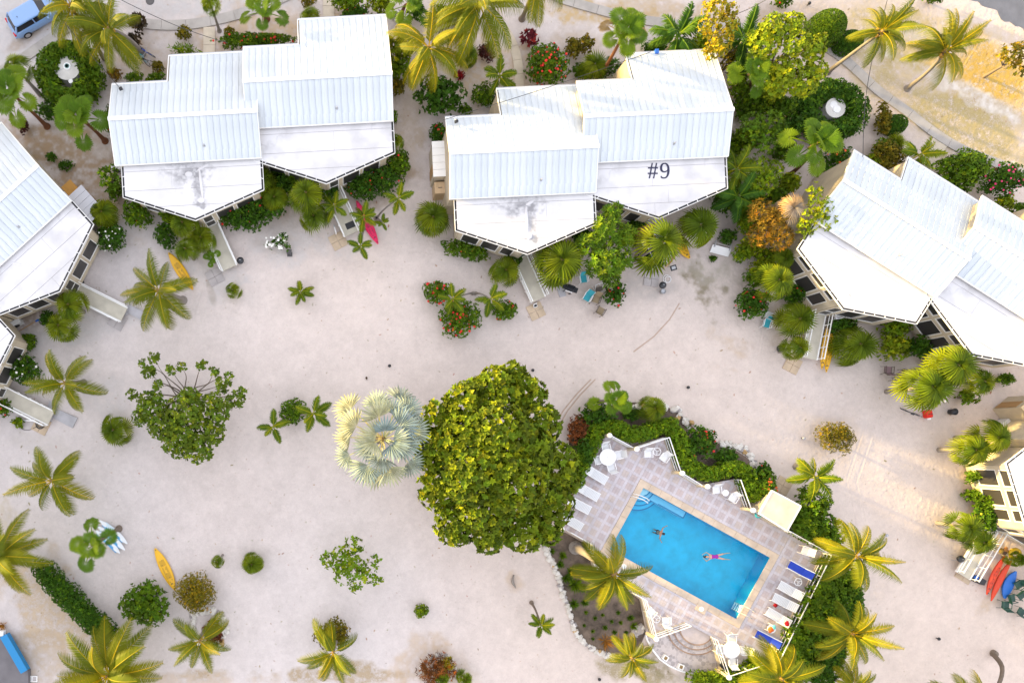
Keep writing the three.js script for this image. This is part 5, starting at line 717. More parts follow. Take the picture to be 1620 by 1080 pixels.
shrub(175, 376, 25, 25, 1.6, 'round dark bush dotted with white flowers beside the left house windows', G.deep, { flowers: 'flower_white', nf: 26, rag: 0.3 }); shrub(219, 339, 25, 23, 1.6, 'round dark bush under the gutter of the plaster-hump house', G.green, red(4)); shrub(182, 300, 12, 18, 1.1, 'low leafy shrub at the southwest corner of the plaster-hump house', G.green);
shrub(375, 338, 30, 28, 1.6, 'dark shrub with red flowers right of the plaster-hump house walkway', G.deep, red(10)); shrub(408, 330, 34, 34, 1.7, 'large dark red-flowered shrub in front of the top left house', G.deep, red(14)); shrub(440, 300, 24, 40, 1.9, 'dark leafy shrub under the fan palms of the top left house', G.deep); shrub(262, 372, 18, 22, 1.2, 'dark shrub left of the pale fan palms at the walkway', G.deep);
shrub(572, 298, 26, 20, 1.7, 'dark red-dotted shrub right of the kayak walkway', G.deep, red(9)); shrub(600, 284, 34, 26, 1.8, 'large dark shrub with red flowers before the east windows', G.deep, red(10)); shrub(630, 262, 18, 24, 1.7, 'dark shrub at the east corner of the top left house', G.green, red(3));
shrub(631, 78, 20, 26, 2.4, 'bright yellow-green shrub at the east gable of the top left house', G.lime, { leaf: 0.24, whorl: 6, young: 0.25 }); shrub(630, 112, 18, 16, 2, 'yellow-green shrub below the bright one at the east gable', G.bright, { leaf: 0.24 }); shrub(628, 138, 13, 13, 1.2, 'small olive shrub at the east gable beside the sand lane', G.olive, { leaf: 0.14 }); shrub(620, 184, 9, 12, 0.8, 'small shrub by the black pot at the east gable', G.green, { leaf: 0.14 });
shrub(695, 153, 37, 32, 2.2, 'big round dark bush in the lane between the two upper houses', G.deep, { leaf: 0.26, whorl: 6, lobes: 9 });
shrub(769, 83, 15, 13, 0.8, 'reddish low bush next to the spiky rosette palm', G.wine, { leaf: 0.14 }); shrub(726, 119, 8, 6, 0.4, 'tiny crimson plant above the big round dark bush', leafy('crimson_leaf', [0.26, 0.015, 0.02]), { leaf: 0.2 }); shrub(717, 106, 4, 4, 0.3, 'tiny yellowish plant beside the crimson one', G.olive, { leaf: 0.14 });
shrub(764, 152, 20, 19, 1.3, 'loose green shrub at the northwest corner of the #9 house', G.green, { leaf: 0.15 }); shrub(736, 174, 12, 9, 0.7, 'low shrub between the big round bush and the #9 house', G.green, { leaf: 0.14 }); shrub(788, 160, 8, 16, 0.8, 'dark shrub tight against the #9 house notch', G.deep, { leaf: 0.14 });
shrub(692, 212, 13, 16, 1.2, 'red-flowered shrub at the west wall of the #9 house', G.deep, red(9));
shrub(838, 60, 14, 12, 1, 'crimson croton right of the curved path', leafy('croton_leaf', [0.16, 0.02, 0.03]), { leaf: 0.26 }); shrub(865, 103, 35, 36, 2, 'large dome-shaped bush covered in red flowers, right of the curved path', G.green, { ...red(70), rag: 0.15, lobes: 8 }); shrub(906, 76, 13, 18, 1.4, 'olive bush right of the red-flowered dome, left half', G.olive, { leaf: 0.16 }); shrub(927, 72, 12, 14, 1.3, 'olive bush right of the red-flowered dome, right half', G.olive, { leaf: 0.16 });
shrub(925, 112, 24, 12, 0.9, 'low green shrub at the foot of the #9 house north wall', G.green, { leaf: 0.18 }); shrub(965, 108, 22, 18, 1, 'ferny dark shrub beside the shaggy palm trunk', G.deep, { leaf: 0.3, shape: [0.14, 0.05] }); shrub(1038, 76, 22, 12, 0.9, 'dark shrub left of the arching palm on the north side of the #9 house', G.deep);
shrub(1314, 39, 28, 27, 2.2, 'larger clipped dome bush at the top right', G.green, { clip: true, leaf: 0.1, whorl: 4 }); shrub(1347, 64, 21, 18, 1.5, 'smaller clipped dome bush touching the larger dome', G.deep, { clip: true, leaf: 0.1, whorl: 4 }); shrub(1240, 2, 16, 8, 0.9, 'red-dotted bush at the top edge above the bright tree', G.green, red(4)); shrub(1480, -4, 14, 10, 1, 'bush just entering the top edge beside the asphalt', G.green);
hedge([...Array(13)].map((_, i) => [105 + 35 * Math.cos(i / 12 * 6.2832), 112 + 39 * Math.sin(i / 12 * 6.2832)]), 1.62, 1.9, 'ring-shaped hedge around the left cistern', G.green, { leaf: 0.26, per: 32 });
hedge([...Array(13)].map((_, i) => [1322 + 40 * Math.cos(i / 12 * 6.2832), 171 + 33 * Math.sin(i / 12 * 6.2832)]), 1.9, 1.9, 'ring-shaped hedge around the right cistern', G.deep, { leaf: 0.18, per: 44 });
shrub(1396, 190, 11, 26, 1.2, 'tall narrow olive bush at the right side of the right ring hedge', G.olive, { leaf: 0.14 }); shrub(1420, 195, 18, 15, 1.2, 'clipped oval bush beside the footpath', G.deep, { clip: true, leaf: 0.1, whorl: 4 }); shrub(1400, 250, 28, 24, 1.6, 'olive bush north of the upper right house', G.olive, { leaf: 0.16 }); shrub(1326, 250, 22, 16, 1.4, 'dark bush with red-orange flowers at the gable of the upper right house', G.deep, { flowers: 'flower_orange', nf: 22 }); shrub(1430, 276, 14, 12, 1, 'dark low shrub in the north notch of the upper right house', G.deep);
shrub(1521, 270, 38, 33, 2.4, 'large round green bush north of the upper right house', G.green, { leaf: 0.2, lobes: 9, rag: 0.3 }); shrub(1586, 286, 33, 25, 1.9, 'bush with pink flowers by the footpath at the right', G.deep, { flowers: 'flower_pink', nf: 36 }); shrub(1585, 322, 15, 13, 1.4, 'pale small bush below the pink-flowered one', G.lime, { leaf: 0.13 }); shrub(1612, 334, 14, 14, 1.3, 'small bush at the right edge below the pink-flowered one', G.green, { leaf: 0.14 });
shrub(1180, 348, 18, 22, 1.6, 'olive-green shrub left of the rusty tree', G.bright, { leaf: 0.14 }); shrub(1192, 390, 20, 18, 1.5, 'yellow-green shrub below the rusty tree', G.lime, { leaf: 0.14 }); shrub(1150, 374, 14, 11, 0.9, 'dark little bush beside the overturned white table', G.deep, { leaf: 0.14 }); shrub(1128, 409, 5, 5, 0.4, 'tiny dark tuft below the overturned white table', G.deep, { leaf: 0.14 }); shrub(1215, 408, 22, 16, 1.5, 'bright shrub between the rusty tree and the golden fan palm', G.bright, { leaf: 0.18 }); shrub(1250, 415, 18, 26, 1.7, 'dark shrub at the windows of the upper right house', G.green); shrub(1258, 465, 22, 16, 1.3, 'dark red-dotted shrub under the two-row windows', G.deep, red(6));
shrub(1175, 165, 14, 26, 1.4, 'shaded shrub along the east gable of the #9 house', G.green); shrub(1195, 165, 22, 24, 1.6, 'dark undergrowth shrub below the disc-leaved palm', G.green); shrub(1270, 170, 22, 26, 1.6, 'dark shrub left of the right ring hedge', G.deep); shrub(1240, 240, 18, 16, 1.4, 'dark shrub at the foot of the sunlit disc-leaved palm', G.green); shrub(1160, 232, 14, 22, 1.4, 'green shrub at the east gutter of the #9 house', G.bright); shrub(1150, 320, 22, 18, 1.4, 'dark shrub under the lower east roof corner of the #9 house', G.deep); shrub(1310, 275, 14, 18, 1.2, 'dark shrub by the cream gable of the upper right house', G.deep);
shrub(1187, 479, 28, 25, 1.5, 'round dark bush with red flowers by the white and teal loungers', G.deep, red(16));
shrub(740, 397, 40, 16, 1.2, 'low red-dotted hedge under the left windows of the #9 house', G.green, { ...red(9), turn: 14, cat: 'hedge' }); shrub(812, 408, 16, 16, 1.2, 'small red-flowered shrub between the hedge and the left #9 walkway', G.deep, red(4)); shrub(786, 434, 14, 12, 0.9, 'yellow-green tuft below the low #9 hedge', G.lime, { leaf: 0.2, shape: [0.12, 0.04] });
shrub(691, 462, 22, 20, 1.1, 'red-flowered bush left of the forked palms', G.green, red(26)); shrub(725, 503, 31, 29, 1.4, 'largest red-flowered bush, below the forked palms', G.green, red(50)); shrub(797, 489, 22, 17, 1, 'red-flowered bush right of the forked palms', G.green, red(14));
shrub(972, 466, 15, 20, 1.1, 'straggly red-flowered bush beside the tan chairs', G.deep, { ...red(14), leaf: 0.2 });
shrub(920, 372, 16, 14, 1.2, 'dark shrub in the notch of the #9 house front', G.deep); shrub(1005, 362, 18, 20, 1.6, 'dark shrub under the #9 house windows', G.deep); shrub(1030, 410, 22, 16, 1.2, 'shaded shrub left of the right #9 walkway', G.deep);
shrub(37, 585, 26, 26, 1.6, 'dark bush with white flowers at the lower left house windows', G.deep, { flowers: 'flower_white', nf: 18, rag: 0.3 }); shrub(43, 541, 16, 14, 1.1, 'green shrub between the two left house fronts', G.green); shrub(29, 669, 9, 9, 0.6, 'small plant at the loose end of the hose', G.bright, { leaf: 0.2 }); shrub(6, 645, 14, 16, 1, 'red-flowered bush at the left edge below the hose walkway', G.green, red(6)); shrub(76, 505, 12, 16, 1, 'dark undergrowth shrub behind the two left fan palms', G.deep); shrub(42, 700 - 162, 10, 8, 0.6, 'low shrub near the broom', G.deep, { leaf: 0.14 });
shrub(463, 652, 24, 23, 1.2, 'round bush between two star-headed palms on open sand', G.green, { leaf: 0.14, rag: 0.5 });
shrub(231, 955, 40, 38, 2, 'large round green bush left of the orange-tinged one', G.green, { leaf: 0.26, lobes: 9, rag: 0.25 }); shrub(310, 936, 35, 33, 1.9, 'round orange-tinged olive bush at the end of the yellow kayak', leafy('ochre_leaf', [0.19, 0.155, 0.008]), { leaf: 0.12, lobes: 9, rag: 0.2, shape: [0.2, 0.05] }); shrub(666, 965, 12.5, 12.5, 0.8, 'small round clipped bush alone on the sand at the bottom centre', G.bright, { leaf: 0.13, rag: 0.3 }); shrub(526, 1004, 28, 23, 1.4, 'round brown-green bush under the bottom centre coconut palm', G.olive, { leaf: 0.14 }); shrub(1321, 692, 30, 28, 1.7, 'round orange-green bush alone on the sand right of the pool', G.olive, { leaf: 0.12, vary: 0.6, shape: [0.2, 0.05] });
shrub(690, 1062, 30, 30, 1.2, 'red-tinged plants filling the round stone bed at the bottom edge', leafy('bromeliad_leaf', [0.20, 0.07, 0.015]), { leaf: 0.28, shape: [0.14, 0.05], vary: 0.7 }); shrub(705, 1050, 11, 10, 1, 'bright yellow-green rosette in the round stone bed', G.gold, { leaf: 0.32, shape: [0.15, 0.05] });
shrub(337, 1002, 16, 18, 0.6, 'red and green low plants inside the white stone ring', leafy('ring_leaf', [0.16, 0.05, 0.02]), { leaf: 0.2, vary: 0.8 });
hedge([[62, 902], [95, 938], [132, 975], [172, 1014]], 1.75, 1.7, 'long clipped hedge running down to the right at the bottom left', G.deep, { leaf: 0.15, per: 85, wob: 0.1 });
hedge([[905, 772], [922, 738], [936, 705], [948, 678], [976, 673], [1004, 690], [1030, 682], [1060, 670], [1076, 690], [1086, 722], [1104, 745], [1132, 752], [1158, 740], [1180, 742], [1190, 766], [1201, 788]], 1.3, 1.6, 'zigzag clipped hedge along the upper edge of the pool deck', G.hedge, { leaf: 0.17, per: 60, wob: 0.12 });
shrub(1210, 772, 20, 28, 1.6, 'orange-flowered bush at the right end of the zigzag hedge', G.green, { flowers: 'flower_orange', nf: 22 }); shrub(942, 655, 26, 17, 1.4, 'dark green bush at the left end of the rock bed', G.deep); shrub(915, 682, 20, 24, 1.4, 'dark rust-red bush between the big tree and the pool hedge', leafy('rust_dark_leaf', [0.15, 0.05, 0.015]), { leaf: 0.15, vary: 0.7 }); shrub(1109, 697, 25, 27, 1.6, 'red-flowered bush inside the rock bed above the pool hedge', G.deep, red(20)); shrub(1150, 722, 22, 14, 1, 'dark shrub behind the rocks above the pool hedge', G.deep, { leaf: 0.14 }); shrub(1000, 655, 18, 12, 0.8, 'dark low shrub among the rocks above the pool hedge', G.deep, { leaf: 0.14 }); shrub(1208, 745, 12, 16, 1, 'dark red-dotted shrub at the last rocks above the pump house', G.deep, red(6)); shrub(925, 712, 16, 26, 1.6, 'dark leafy shrub filling the gap beside the pool hedge', G.deep);
shrub(1283, 800, 30, 32, 2, 'leafy bush right of the pump house, below the star-headed palm', G.green, { leaf: 0.22 });
hedge([[1275, 822], [1305, 840], [1322, 858]], 2.5, 2, 'broad leafy hedge above the top right corner of the pool deck', G.green, { leaf: 0.26, per: 34, wob: 0.5 });
hedge([[1342, 905], [1328, 935], [1308, 970], [1292, 1005], [1270, 1045], [1250, 1080]], 2.9, 2, 'broad yellow-dotted hedge along the right railing of the pool deck', G.green, { leaf: 0.26, per: 34, wob: 0.6 });
hedge([[1350, 940], [1338, 990], [1322, 1040], [1300, 1075]], 2.2, 1.8, 'outer dark hedge between the yellow-dotted one and the sand', G.deep, { leaf: 0.26, per: 34, wob: 0.6 });
hedge([[1108, 1078], [1150, 1080], [1190, 1066], [1215, 1056]], 1.5, 1.5, 'leafy hedge along the bottom edge below the round steps', G.bright, { leaf: 0.24, per: 36, wob: 0.3 });
shrub(1412, 548, 26, 20, 1.5, 'yellow-green shrub before the upper right house, right of the wide fan palm', G.lime, { leaf: 0.2 }); shrub(1415, 515, 24, 18, 1.5, 'leafy shrub under the tip of the upper right roof', G.bright, { leaf: 0.2 }); shrub(1450, 550, 22, 18, 1.4, 'dark shrub under the windows left of the golden fan palms', G.deep, { leaf: 0.2 }); shrub(1335, 515, 22, 14, 1.2, 'dark shrub in the shade right of the white chair walkway', G.deep); shrub(1590, 600, 18, 9, 0.9, 'low shrub along the wall at the right edge', G.green); shrub(1527, 628, 14, 13, 1, 'pale shrub below the dark fan palm at the right', G.bright, { leaf: 0.2 });
shrub(1541, 754, 13, 12, 1.2, 'shrub at the first windows of the right edge house', G.green); shrub(1534, 783, 12, 10, 0.9, 'small bush on the sand before the right edge house', G.green); shrub(1556, 790, 17, 18, 1.5, 'shrub under the sunlit windows of the right edge house', G.green); shrub(1558, 818, 16, 26, 1.5, 'yellow-dotted bush behind the pale pair of fan palms', G.deep, { flowers: 'flower_yellow', nf: 10 });
// ---------------------------------------------------------------- beds, rocks and tufts
{
  const bed = (name, pts, label) => mesh(name, prism(pts.map(([x, y]) => P2(x, y)), 0.0, 0.03), M.soil_bed, null, 'structure');
  mat('soil_bed', [0.24, 0.18, 0.135], 1, { map: tex(512, 5.3, (u, v) => { const k = fbm(u * 7, v * 7, 7, 6, 8), f = fbm(u * 40, v * 40, 40, 3, 5); return [0.45 + 0.9 * (k - 0.35) + 0.25 * (f - 0.5), 0.45 + 0.88 * (k - 0.35) + 0.25 * (f - 0.5), 0.45 + 0.9 * (k - 0.35) + 0.25 * (f - 0.5)]; }), bumpMap: speckle, bumpScale: 0.05 });
  bed('planting_bed', [[864, 862], [874, 888], [884, 916], [896, 953], [904, 979], [919, 1013], [937, 1027], [966, 1038], [1000, 1040], [1016, 1015], [1022, 1000], [1012, 948], [998, 938], [942, 905], [929, 862], [896, 843], [882, 838]]);
  bed('planting_bed', [[900, 700], [925, 660], [960, 642], [1003, 636], [1040, 640], [1068, 648], [1094, 672], [1118, 697], [1150, 704], [1180, 722], [1198, 745], [1222, 770], [1205, 800], [1180, 760], [1100, 760], [1060, 690], [1000, 700], [950, 690], [915, 770]]);
  const r = rng(404), rock = (s) => { const g = new THREE.IcosahedronGeometry(s, 1), p = g.attributes.position, k = r() * 1000 | 0; for (let i = 0; i < p.count; i++) { const f = 0.7 + 0.55 * hash[(Math.round((p.getX(i) * 7 + p.getY(i) * 13 + p.getZ(i) * 29) * 40 / s) + k * 31) & 65535]; p.setXYZ(i, p.getX(i) * f, p.getY(i) * f * 0.7, p.getZ(i) * f); } g.computeVertexNormals(); return g; };
  const stones = [0, 1, 2, 3, 4, 5].map(() => { const g = boxUV(join(rock(0.2))); g.userData.ready = true; return g; }), mats = [M.coral_stone, mat('white_coral', [0.66, 0.63, 0.58], 0.95, { map: mottle, bumpMap: speckle, bumpScale: 0.03 }), mat('grey_coral', [0.34, 0.31, 0.30], 0.95, { map: mottle, bumpMap: speckle, bumpScale: 0.03 }), mat('ochre_coral', [0.46, 0.30, 0.13], 0.95, { map: mottle, bumpMap: speckle, bumpScale: 0.03 })];
  function edging(pts, n, label, closed, jit = 0.12, size = 1) {
    const c = new THREE.CatmullRomCurve3(pts.map(([x, y]) => P(x, y)), !!closed), t = thing('stone_edging', label, 'stone edging', c.getPointAt(0));
    for (let i = 0; i < n; i++) { const p = c.getPointAt((i + 0.6 * r()) / n).sub(t.position), m = mesh('stone', stones[r() * 6 | 0], mats[r() < 0.5 ? 1 : r() < 0.5 ? 0 : r() < 0.75 ? 2 : 3], t); m.position.set(p.x + (r() - 0.5) * jit * 2, 0.06, p.z + (r() - 0.5) * jit * 2); m.rotation.y = r() * 6; m.scale.setScalar(size * (0.55 + 0.7 * r() * r() + 0.25)); }
  }
  edging([[862, 858], [866, 876], [874, 890], [884, 917], [890, 936], [897, 955], [904, 979], [911, 998], [920, 1014], [937, 1026], [952, 1034], [968, 1038], [985, 1040]], 92, 'line of white and grey stones along the soil bed with grass tufts');
  edging([[992, 644], [1010, 638], [1035, 638], [1058, 642], [1070, 650], [1082, 664], [1094, 674]], 42, 'line of grey stones above the pool hedge, left run', false, 0.25); edging([[1140, 704], [1156, 702], [1172, 708], [1184, 718], [1194, 736], [1202, 752]], 36, 'line of grey stones above the pool hedge, right run', false, 0.25);
  edging([[304, 980], [316, 968], [336, 966], [352, 976], [356, 992], [352, 1010], [340, 1022], [322, 1018], [306, 1000]], 70, 'ring of white stones around the coconut palm at the lower left', true, 0.22, 1.05); edging([[664, 1070], [668, 1050], [680, 1040], [696, 1036], [712, 1042], [721, 1056], [723, 1075]], 40, 'ring of small stones around the bed at the bottom edge', false, 0.1, 0.7); edging([[624, 26], [632, 20], [642, 26], [640, 36], [629, 37]], 18, 'little stone ring at the foot of the two-trunk palm', true, 0.12, 0.8); edging([[1003, 1003], [1010, 995], [1017, 992]], 5, 'few large stones at the corner of the white deck wall', false, 0.1, 1.8);
  edging([[512, 998], [522, 985], [538, 986], [551, 1000], [552, 1016]], 22, 'stones half hidden round the brown-green bush at the bottom centre', false, 0.1, 0.7);
  const tufts = [[487, 648, 9], [545, 685, 9], [478, 728, 8], [530, 762, 9], [605, 740, 11], [645, 703, 8], [700, 710, 9], [663, 768, 10], [733, 770, 9], [590, 665, 8], [530, 808, 8], [685, 650, 9], [345, 300, 18], [330, 355, 17], [400, 400, 22], [420, 480, 30], [412, 595, 20], [480, 590, 16], [780, 730, 16], [760, 680, 14], [280, 275, 14], [455, 380, 14], [520, 540, 14], [370, 440, 20], [465, 500, 18]];
  const blade = (n, s, k) => { const q = rng(k); return leaves(n, q, () => { const a = q() * 6.283, e = 0.35 + 0.9 * q(); return [V((q() - 0.5) * 0.1 * s, 0.02, (q() - 0.5) * 0.1 * s), V(Math.cos(a) * Math.cos(e), Math.sin(e), Math.sin(a) * Math.cos(e)), V(-Math.cos(a) * Math.sin(e), Math.cos(e), -Math.sin(a) * Math.sin(e)), s * (0.7 + 0.5 * q())]; }, () => tone(q, 0.4), [0.045, 0.01]); };
  tufts.forEach(([x, y, s], i) => { const t = thing('grass_tuft', i < 12 || i > 17 ? 'small green tuft of grass in the soil bed left of the pool deck' : 'larger spreading green tuft along the upper left of the soil bed', 'grass tuft', P(800 + x / 3.856, 800 + y / 3.856), 0, 'grass tufts in the lower soil bed'); mesh('blades', blade(130, s / 3.856 / PPM * 2.1, 600 + i), i % 3 ? G.green : G.bright, t); });
  const dry = thing('dry_plant', 'orange-brown withered bromeliad at the lower end of the soil bed', 'plant', P(957, 1013)); mesh('blades', blade(46, 0.95, 900), leafy('withered_leaf', [0.36, 0.17, 0.03], 0.2), dry); const dry2 = thing('dry_plant', 'smaller withered orange plant right of the large withered bromeliad', 'plant', P(978, 1012)); mesh('blades', blade(26, 0.7, 901), M.withered_leaf, dry2);
  const w = thing('dry_plant', 'small brown plant at the left edge above the blue board', 'plant', P(5, 988)); mesh('blades', blade(40, 0.6, 902), M.withered_leaf, w);
}
// ---------------------------------------------------------------- cisterns, kayaks, boards
for (const [x, y, R, label, lid] of [[105.5, 105, 0.98, 'white round cistern with a turquoise star lid in the left ring hedge', 1], [1323, 170, 0.72, 'white round cistern with a small hatch in the right ring hedge', 0]]) { const t = thing('cistern', label, 'cistern', P(x, y, 1.5).setY(0)); mesh('tank', join([cyl(R, R, 1.42, 0, 0, 0, 40), cyl(R + 0.05, R + 0.05, 0.08, 0, 1.42, 0, 40)]), mat('cistern_' + lid, [0.70, 0.68, 0.64], 0.85, { map: mottle }), t); const hx = lid ? 0.02 : 0.05, hz = lid ? 0 : 0.14; mesh('hatch', cyl(0.3, 0.28, 0.07, hx, 1.5, hz, 24), M.white_plastic, t); if (lid) { const st = []; for (let i = 0; i < 8; i++) st.push(box(0.36, 0.02, 0.08, hx, 1.58, hz, i * Math.PI / 8)); mesh('lid_star', join(st), mat('patina', [0.22, 0.42, 0.40], 0.8), t); mesh('seam', join([box(0.62, 0.012, 0.03, 0.66, 1.505, -0.05, 0.1), box(0.5, 0.012, 0.03, -0.55, 1.505, 0.3, 0.5)]), M.grey_metal, t); mesh('side_cap', cyl(0.17, 0.17, 0.3, 0.28, 1.2, 1.12, 18), M.white_plastic, t); } else mesh('patch', new THREE.SphereGeometry(0.3, 12, 5, 0, 7, 0, 1.4).scale(1, 0.1, 1).translate(-0.15, 1.5, -0.22), M.white_plastic, t); }
function hull(L, W, H, o = {}) {                            // a kayak or board: sections along x
  const n = 22, m = 12, pos = [], idx = []; for (let i = 0; i <= n; i++) { const t = i / n, s = Math.pow(Math.sin(Math.PI * Math.min(0.985, Math.max(0.015, t))), o.pow ?? 0.62), w = W / 2 * s, up = (o.rocker ?? 0.12) * Math.pow(Math.abs(2 * t - 1), 2.4); for (let j = 0; j < m; j++) { const a = j / m * 6.2832, c = Math.cos(a), q = Math.sin(a); pos.push((t - 0.5) * L, H / 2 + up + (q > 0 ? H * (o.top ?? 0.28) : H * 0.5) * q * (0.35 + 0.65 * s), w * Math.sign(c) * Math.pow(Math.abs(c), 0.7)); } }
  for (let i = 0; i < n; i++) for (let j = 0; j < m; j++) { const a = i * m + j, b = i * m + (j + 1) % m; idx.push(a, a + m, b, b, a + m, b + m); } for (let j = 1; j < m - 1; j++) { idx.push(0, j, j + 1); const e = n * m; idx.push(e, e + j + 1, e + j); }
  const g = new THREE.BufferGeometry(); g.setAttribute('position', new THREE.Float32BufferAttribute(pos, 3)); g.setIndex(idx); g.computeVertexNormals(); return g;
}
function kayak(a, b, W, label, m, { y = 0, seats = 2, roll = 0, H = 0.3, name = 'kayak', cat = 'kayak', pattern, group = 'sit-on-top kayaks lying about the court' } = {}) {
  const A = P(...a, y + 0.2), B = P(...b, y + 0.2), L = A.distanceTo(B), d = B.clone().sub(A), t = thing(name, label, cat, A.clone().lerp(B, 0.5).setY(y), -Math.atan2(d.z, d.x), group);
  const inner = new THREE.Group(); t.rotation.order = 'YXZ'; t.rotation.x = roll;
  const top = H * 0.78; mesh('hull', hull(L, W, H), m, t);
  if (seats) for (let i = 0; i < seats; i++) { const x = L * (seats > 1 ? -0.14 + i * 0.3 : 0.05); mesh('seat_well', rbox(0.5, 0.05, W * 0.52, 0.025, x, top - 0.01, 0), pattern || mat('well_' + label.length + i, m.color.toArray().map((c) => c * 0.72), 0.5), t); mesh('foot_well', join([-1, 1].map((s) => rbox(0.5, 0.04, W * 0.16, 0.02, x + 0.58, top - 0.01, s * W * 0.17))), M['well_' + label.length + i] || m, t); }
  if (seats) { mesh('hatch_cover', join([cyl(0.09, 0.09, 0.03, L * 0.36, top + 0.0, 0, 14)]), M.dark, t); mesh('scupper', join([...Array(6)].map((_, i) => cyl(0.03, 0.03, 0.01, L * (-0.2 + 0.1 * i), top + 0.025, (i % 2 ? 1 : -1) * W * 0.08, 8))), M.dark, t, 'stuff'); mesh('toggle', join([-1, 1].map((s) => box(0.1, 0.04, 0.04, s * L * 0.46, top + 0.1, 0))), M.dark, t); }
  return t;
}
mat('kayak_yellow', [0.72, 0.40, 0.008], 0.45); mat('kayak_pink', [0.70, 0.012, 0.10], 0.45); mat('kayak_red', [0.62, 0.045, 0.008], 0.45); mat('kayak_blue', [0.012, 0.13, 0.50], 0.45); mat('board_white', [0.72, 0.76, 0.80], 0.35); mat('board_blue', [0.08, 0.32, 0.62], 0.35);
kayak([245, 867], [277, 933], 0.86, 'yellow two-seat kayak on open sand beside the round bushes', M.kayak_yellow); kayak([267, 400], [305, 458], 0.8, 'yellow kayak with its tip under a fan palm near the left walkway', M.kayak_yellow); kayak([1067, 371], [1091, 409], 0.75, 'yellow kayak by the dark fan palm at the right #9 walkway', M.kayak_yellow, { seats: 1 });
kayak([1319, 520], [1310, 589], 0.5, 'outer yellow kayak on its side along the white chair walkway', M.kayak_yellow, { seats: 1, roll: 0.5, y: 0.15 }); kayak([1312, 516], [1303, 584], 0.46, 'inner yellow kayak between the walkway and the outer yellow one', M.kayak_yellow, { seats: 1, roll: 0.5, y: 0.25 });
kayak([564, 318], [598, 386], 0.72, 'long pink-red kayak under the star-headed palms', M.kayak_pink, { seats: 1 }); kayak([132, 410], [140, 421], 0.4, 'short yellow kayak tip poking out under the left house windows', M.kayak_yellow, { seats: 0 });
kayak([1589, 880], [1561, 940], 0.52, 'orange-red kayak next to the sunlit walkway, inner of two', M.kayak_red, { seats: 2, y: 0.25 }); kayak([1600, 886], [1568, 950], 0.5, 'orange-red kayak, outer of two, nearer the blue kayak', M.kayak_red, { seats: 0, y: 0.1 }); kayak([1606, 903], [1588, 946], 0.85, 'bright blue kayak turned bottom up beside the dark green chairs', M.kayak_blue, { seats: 0, H: 0.4 });
for (const [a, b, label] of [[[157, 823], [201, 860], 'pale blue paddle board, uppermost of three under the disc-leaved palm'], [[154, 832], [197, 870], 'pale blue paddle board, middle of three under the disc-leaved palm'], [[151, 839], [189, 875], 'pale blue paddle board, lowest of three under the disc-leaved palm']]) { const k = kayak(a, b, 0.55, label, M.board_white, { seats: 0, H: 0.14, name: 'paddle_board', cat: 'paddle board', group: 'paddle boards under the palm', y: 0.05 }); mesh('stripe', box(2.1, 0.012, 0.2, 0, 0.118, 0.13), M.board_blue, k); mesh('deck_pad', box(0.9, 0.012, 0.3, -0.5, 0.122, -0.08), mat('pad_' + b[0], [0.55, 0.68, 0.78], 0.8), k); }
// ---------------------------------------------------------------- pavers, slabs, grills, seats and clutter on the sand
function pad(x, y, deg, label, m = M.paver, s = 0.62, n = 2) { const t = thing('paver_pad', label, 'paving', P(x, y), -deg * DEG); const tones = [1, 0.92, 1.05, 0.97]; for (let i = 0; i < n; i++) for (let j = 0; j < n; j++) mesh('paver', rbox(s - 0.025, 0.07, s - 0.025, 0.01, (i - (n - 1) / 2) * s, 0.035 + 0.004 * ((i + j * 2) % 3), (j - (n - 1) / 2) * s), (i + j) % 2 ? m : mat(m.name + '_' + x, m.color.toArray().map((c) => c * tones[(i * 2 + j) % 4]), 0.9, { map: mottle, ...bumpy }), t); return t; }
pad(340, 438, 62, 'four grey pavers at the end of the plaster-hump house walkway', M.paver_grey); pad(535, 381, -28, 'four tan pavers left of the kayak walkway end'); pad(848, 492, -25, 'four tan pavers with a small white grill below the left #9 walkway'); pad(1254, 577, 27, 'four tan pavers under the dark fan palm by the yellow kayaks'); pad(186, 508, 30, 'four pinkish pavers beside the left house walkway', M.paver_grey); pad(65, 673, 27, 'four pinkish pavers with a coiled black hose'); pad(1239, 768, 29, 'four tan pavers above the pump house roof'); pad(1031, 441, 8, 'four white-grey pavers under the golden fan palm', M.paver_grey, 0.6); pad(1528, 907, 32, 'four sunlit tan pavers at the foot of the sunlit walkway', M.paver, 0.66);
const slab = (pts, label, h = 0.14) => { const q = pts.map(([x, y]) => P2(x, y, h)), c = [0, 1].map((k) => q.reduce((s, p) => s + p[k], 0) / q.length), t = thing('concrete_slab', label, 'slab', V(c[0], 0, c[1])); mesh('slab', prism(q.map((p) => [p[0] - c[0], p[1] - c[1]]), 0, h), mat('grey_slab', [0.46, 0.45, 0.47], 0.85, { map: mottle }), t); return t; };
slab([[205, 482], [240, 498], [232, 511], [201, 494]], 'grey slab under the drooping coconut fronds at the left walkway end'); slab([[190, 489], [206, 481], [202, 497], [195, 500]], 'small grey landing at the end of the left house walkway'); slab([[90, 647], [122, 661], [114, 677], [83, 661]], 'grey slab at the end of the hose walkway'); slab([[78, 634], [92, 640], [80, 667], [68, 660]], 'grey landing at the end of the hose walkway');
slab([[880, 450], [892, 447], [896, 468], [886, 470]], 'small grey slab between the left #9 walkway and the black grill', 0.08);
function lathe(name, label, cat, p, prof, m, n = 18) { const t = thing(name, label, cat, p); mesh('body', new THREE.LatheGeometry(prof.map(([x, y]) => new THREE.Vector2(x, y)), n), m, t); return t; }
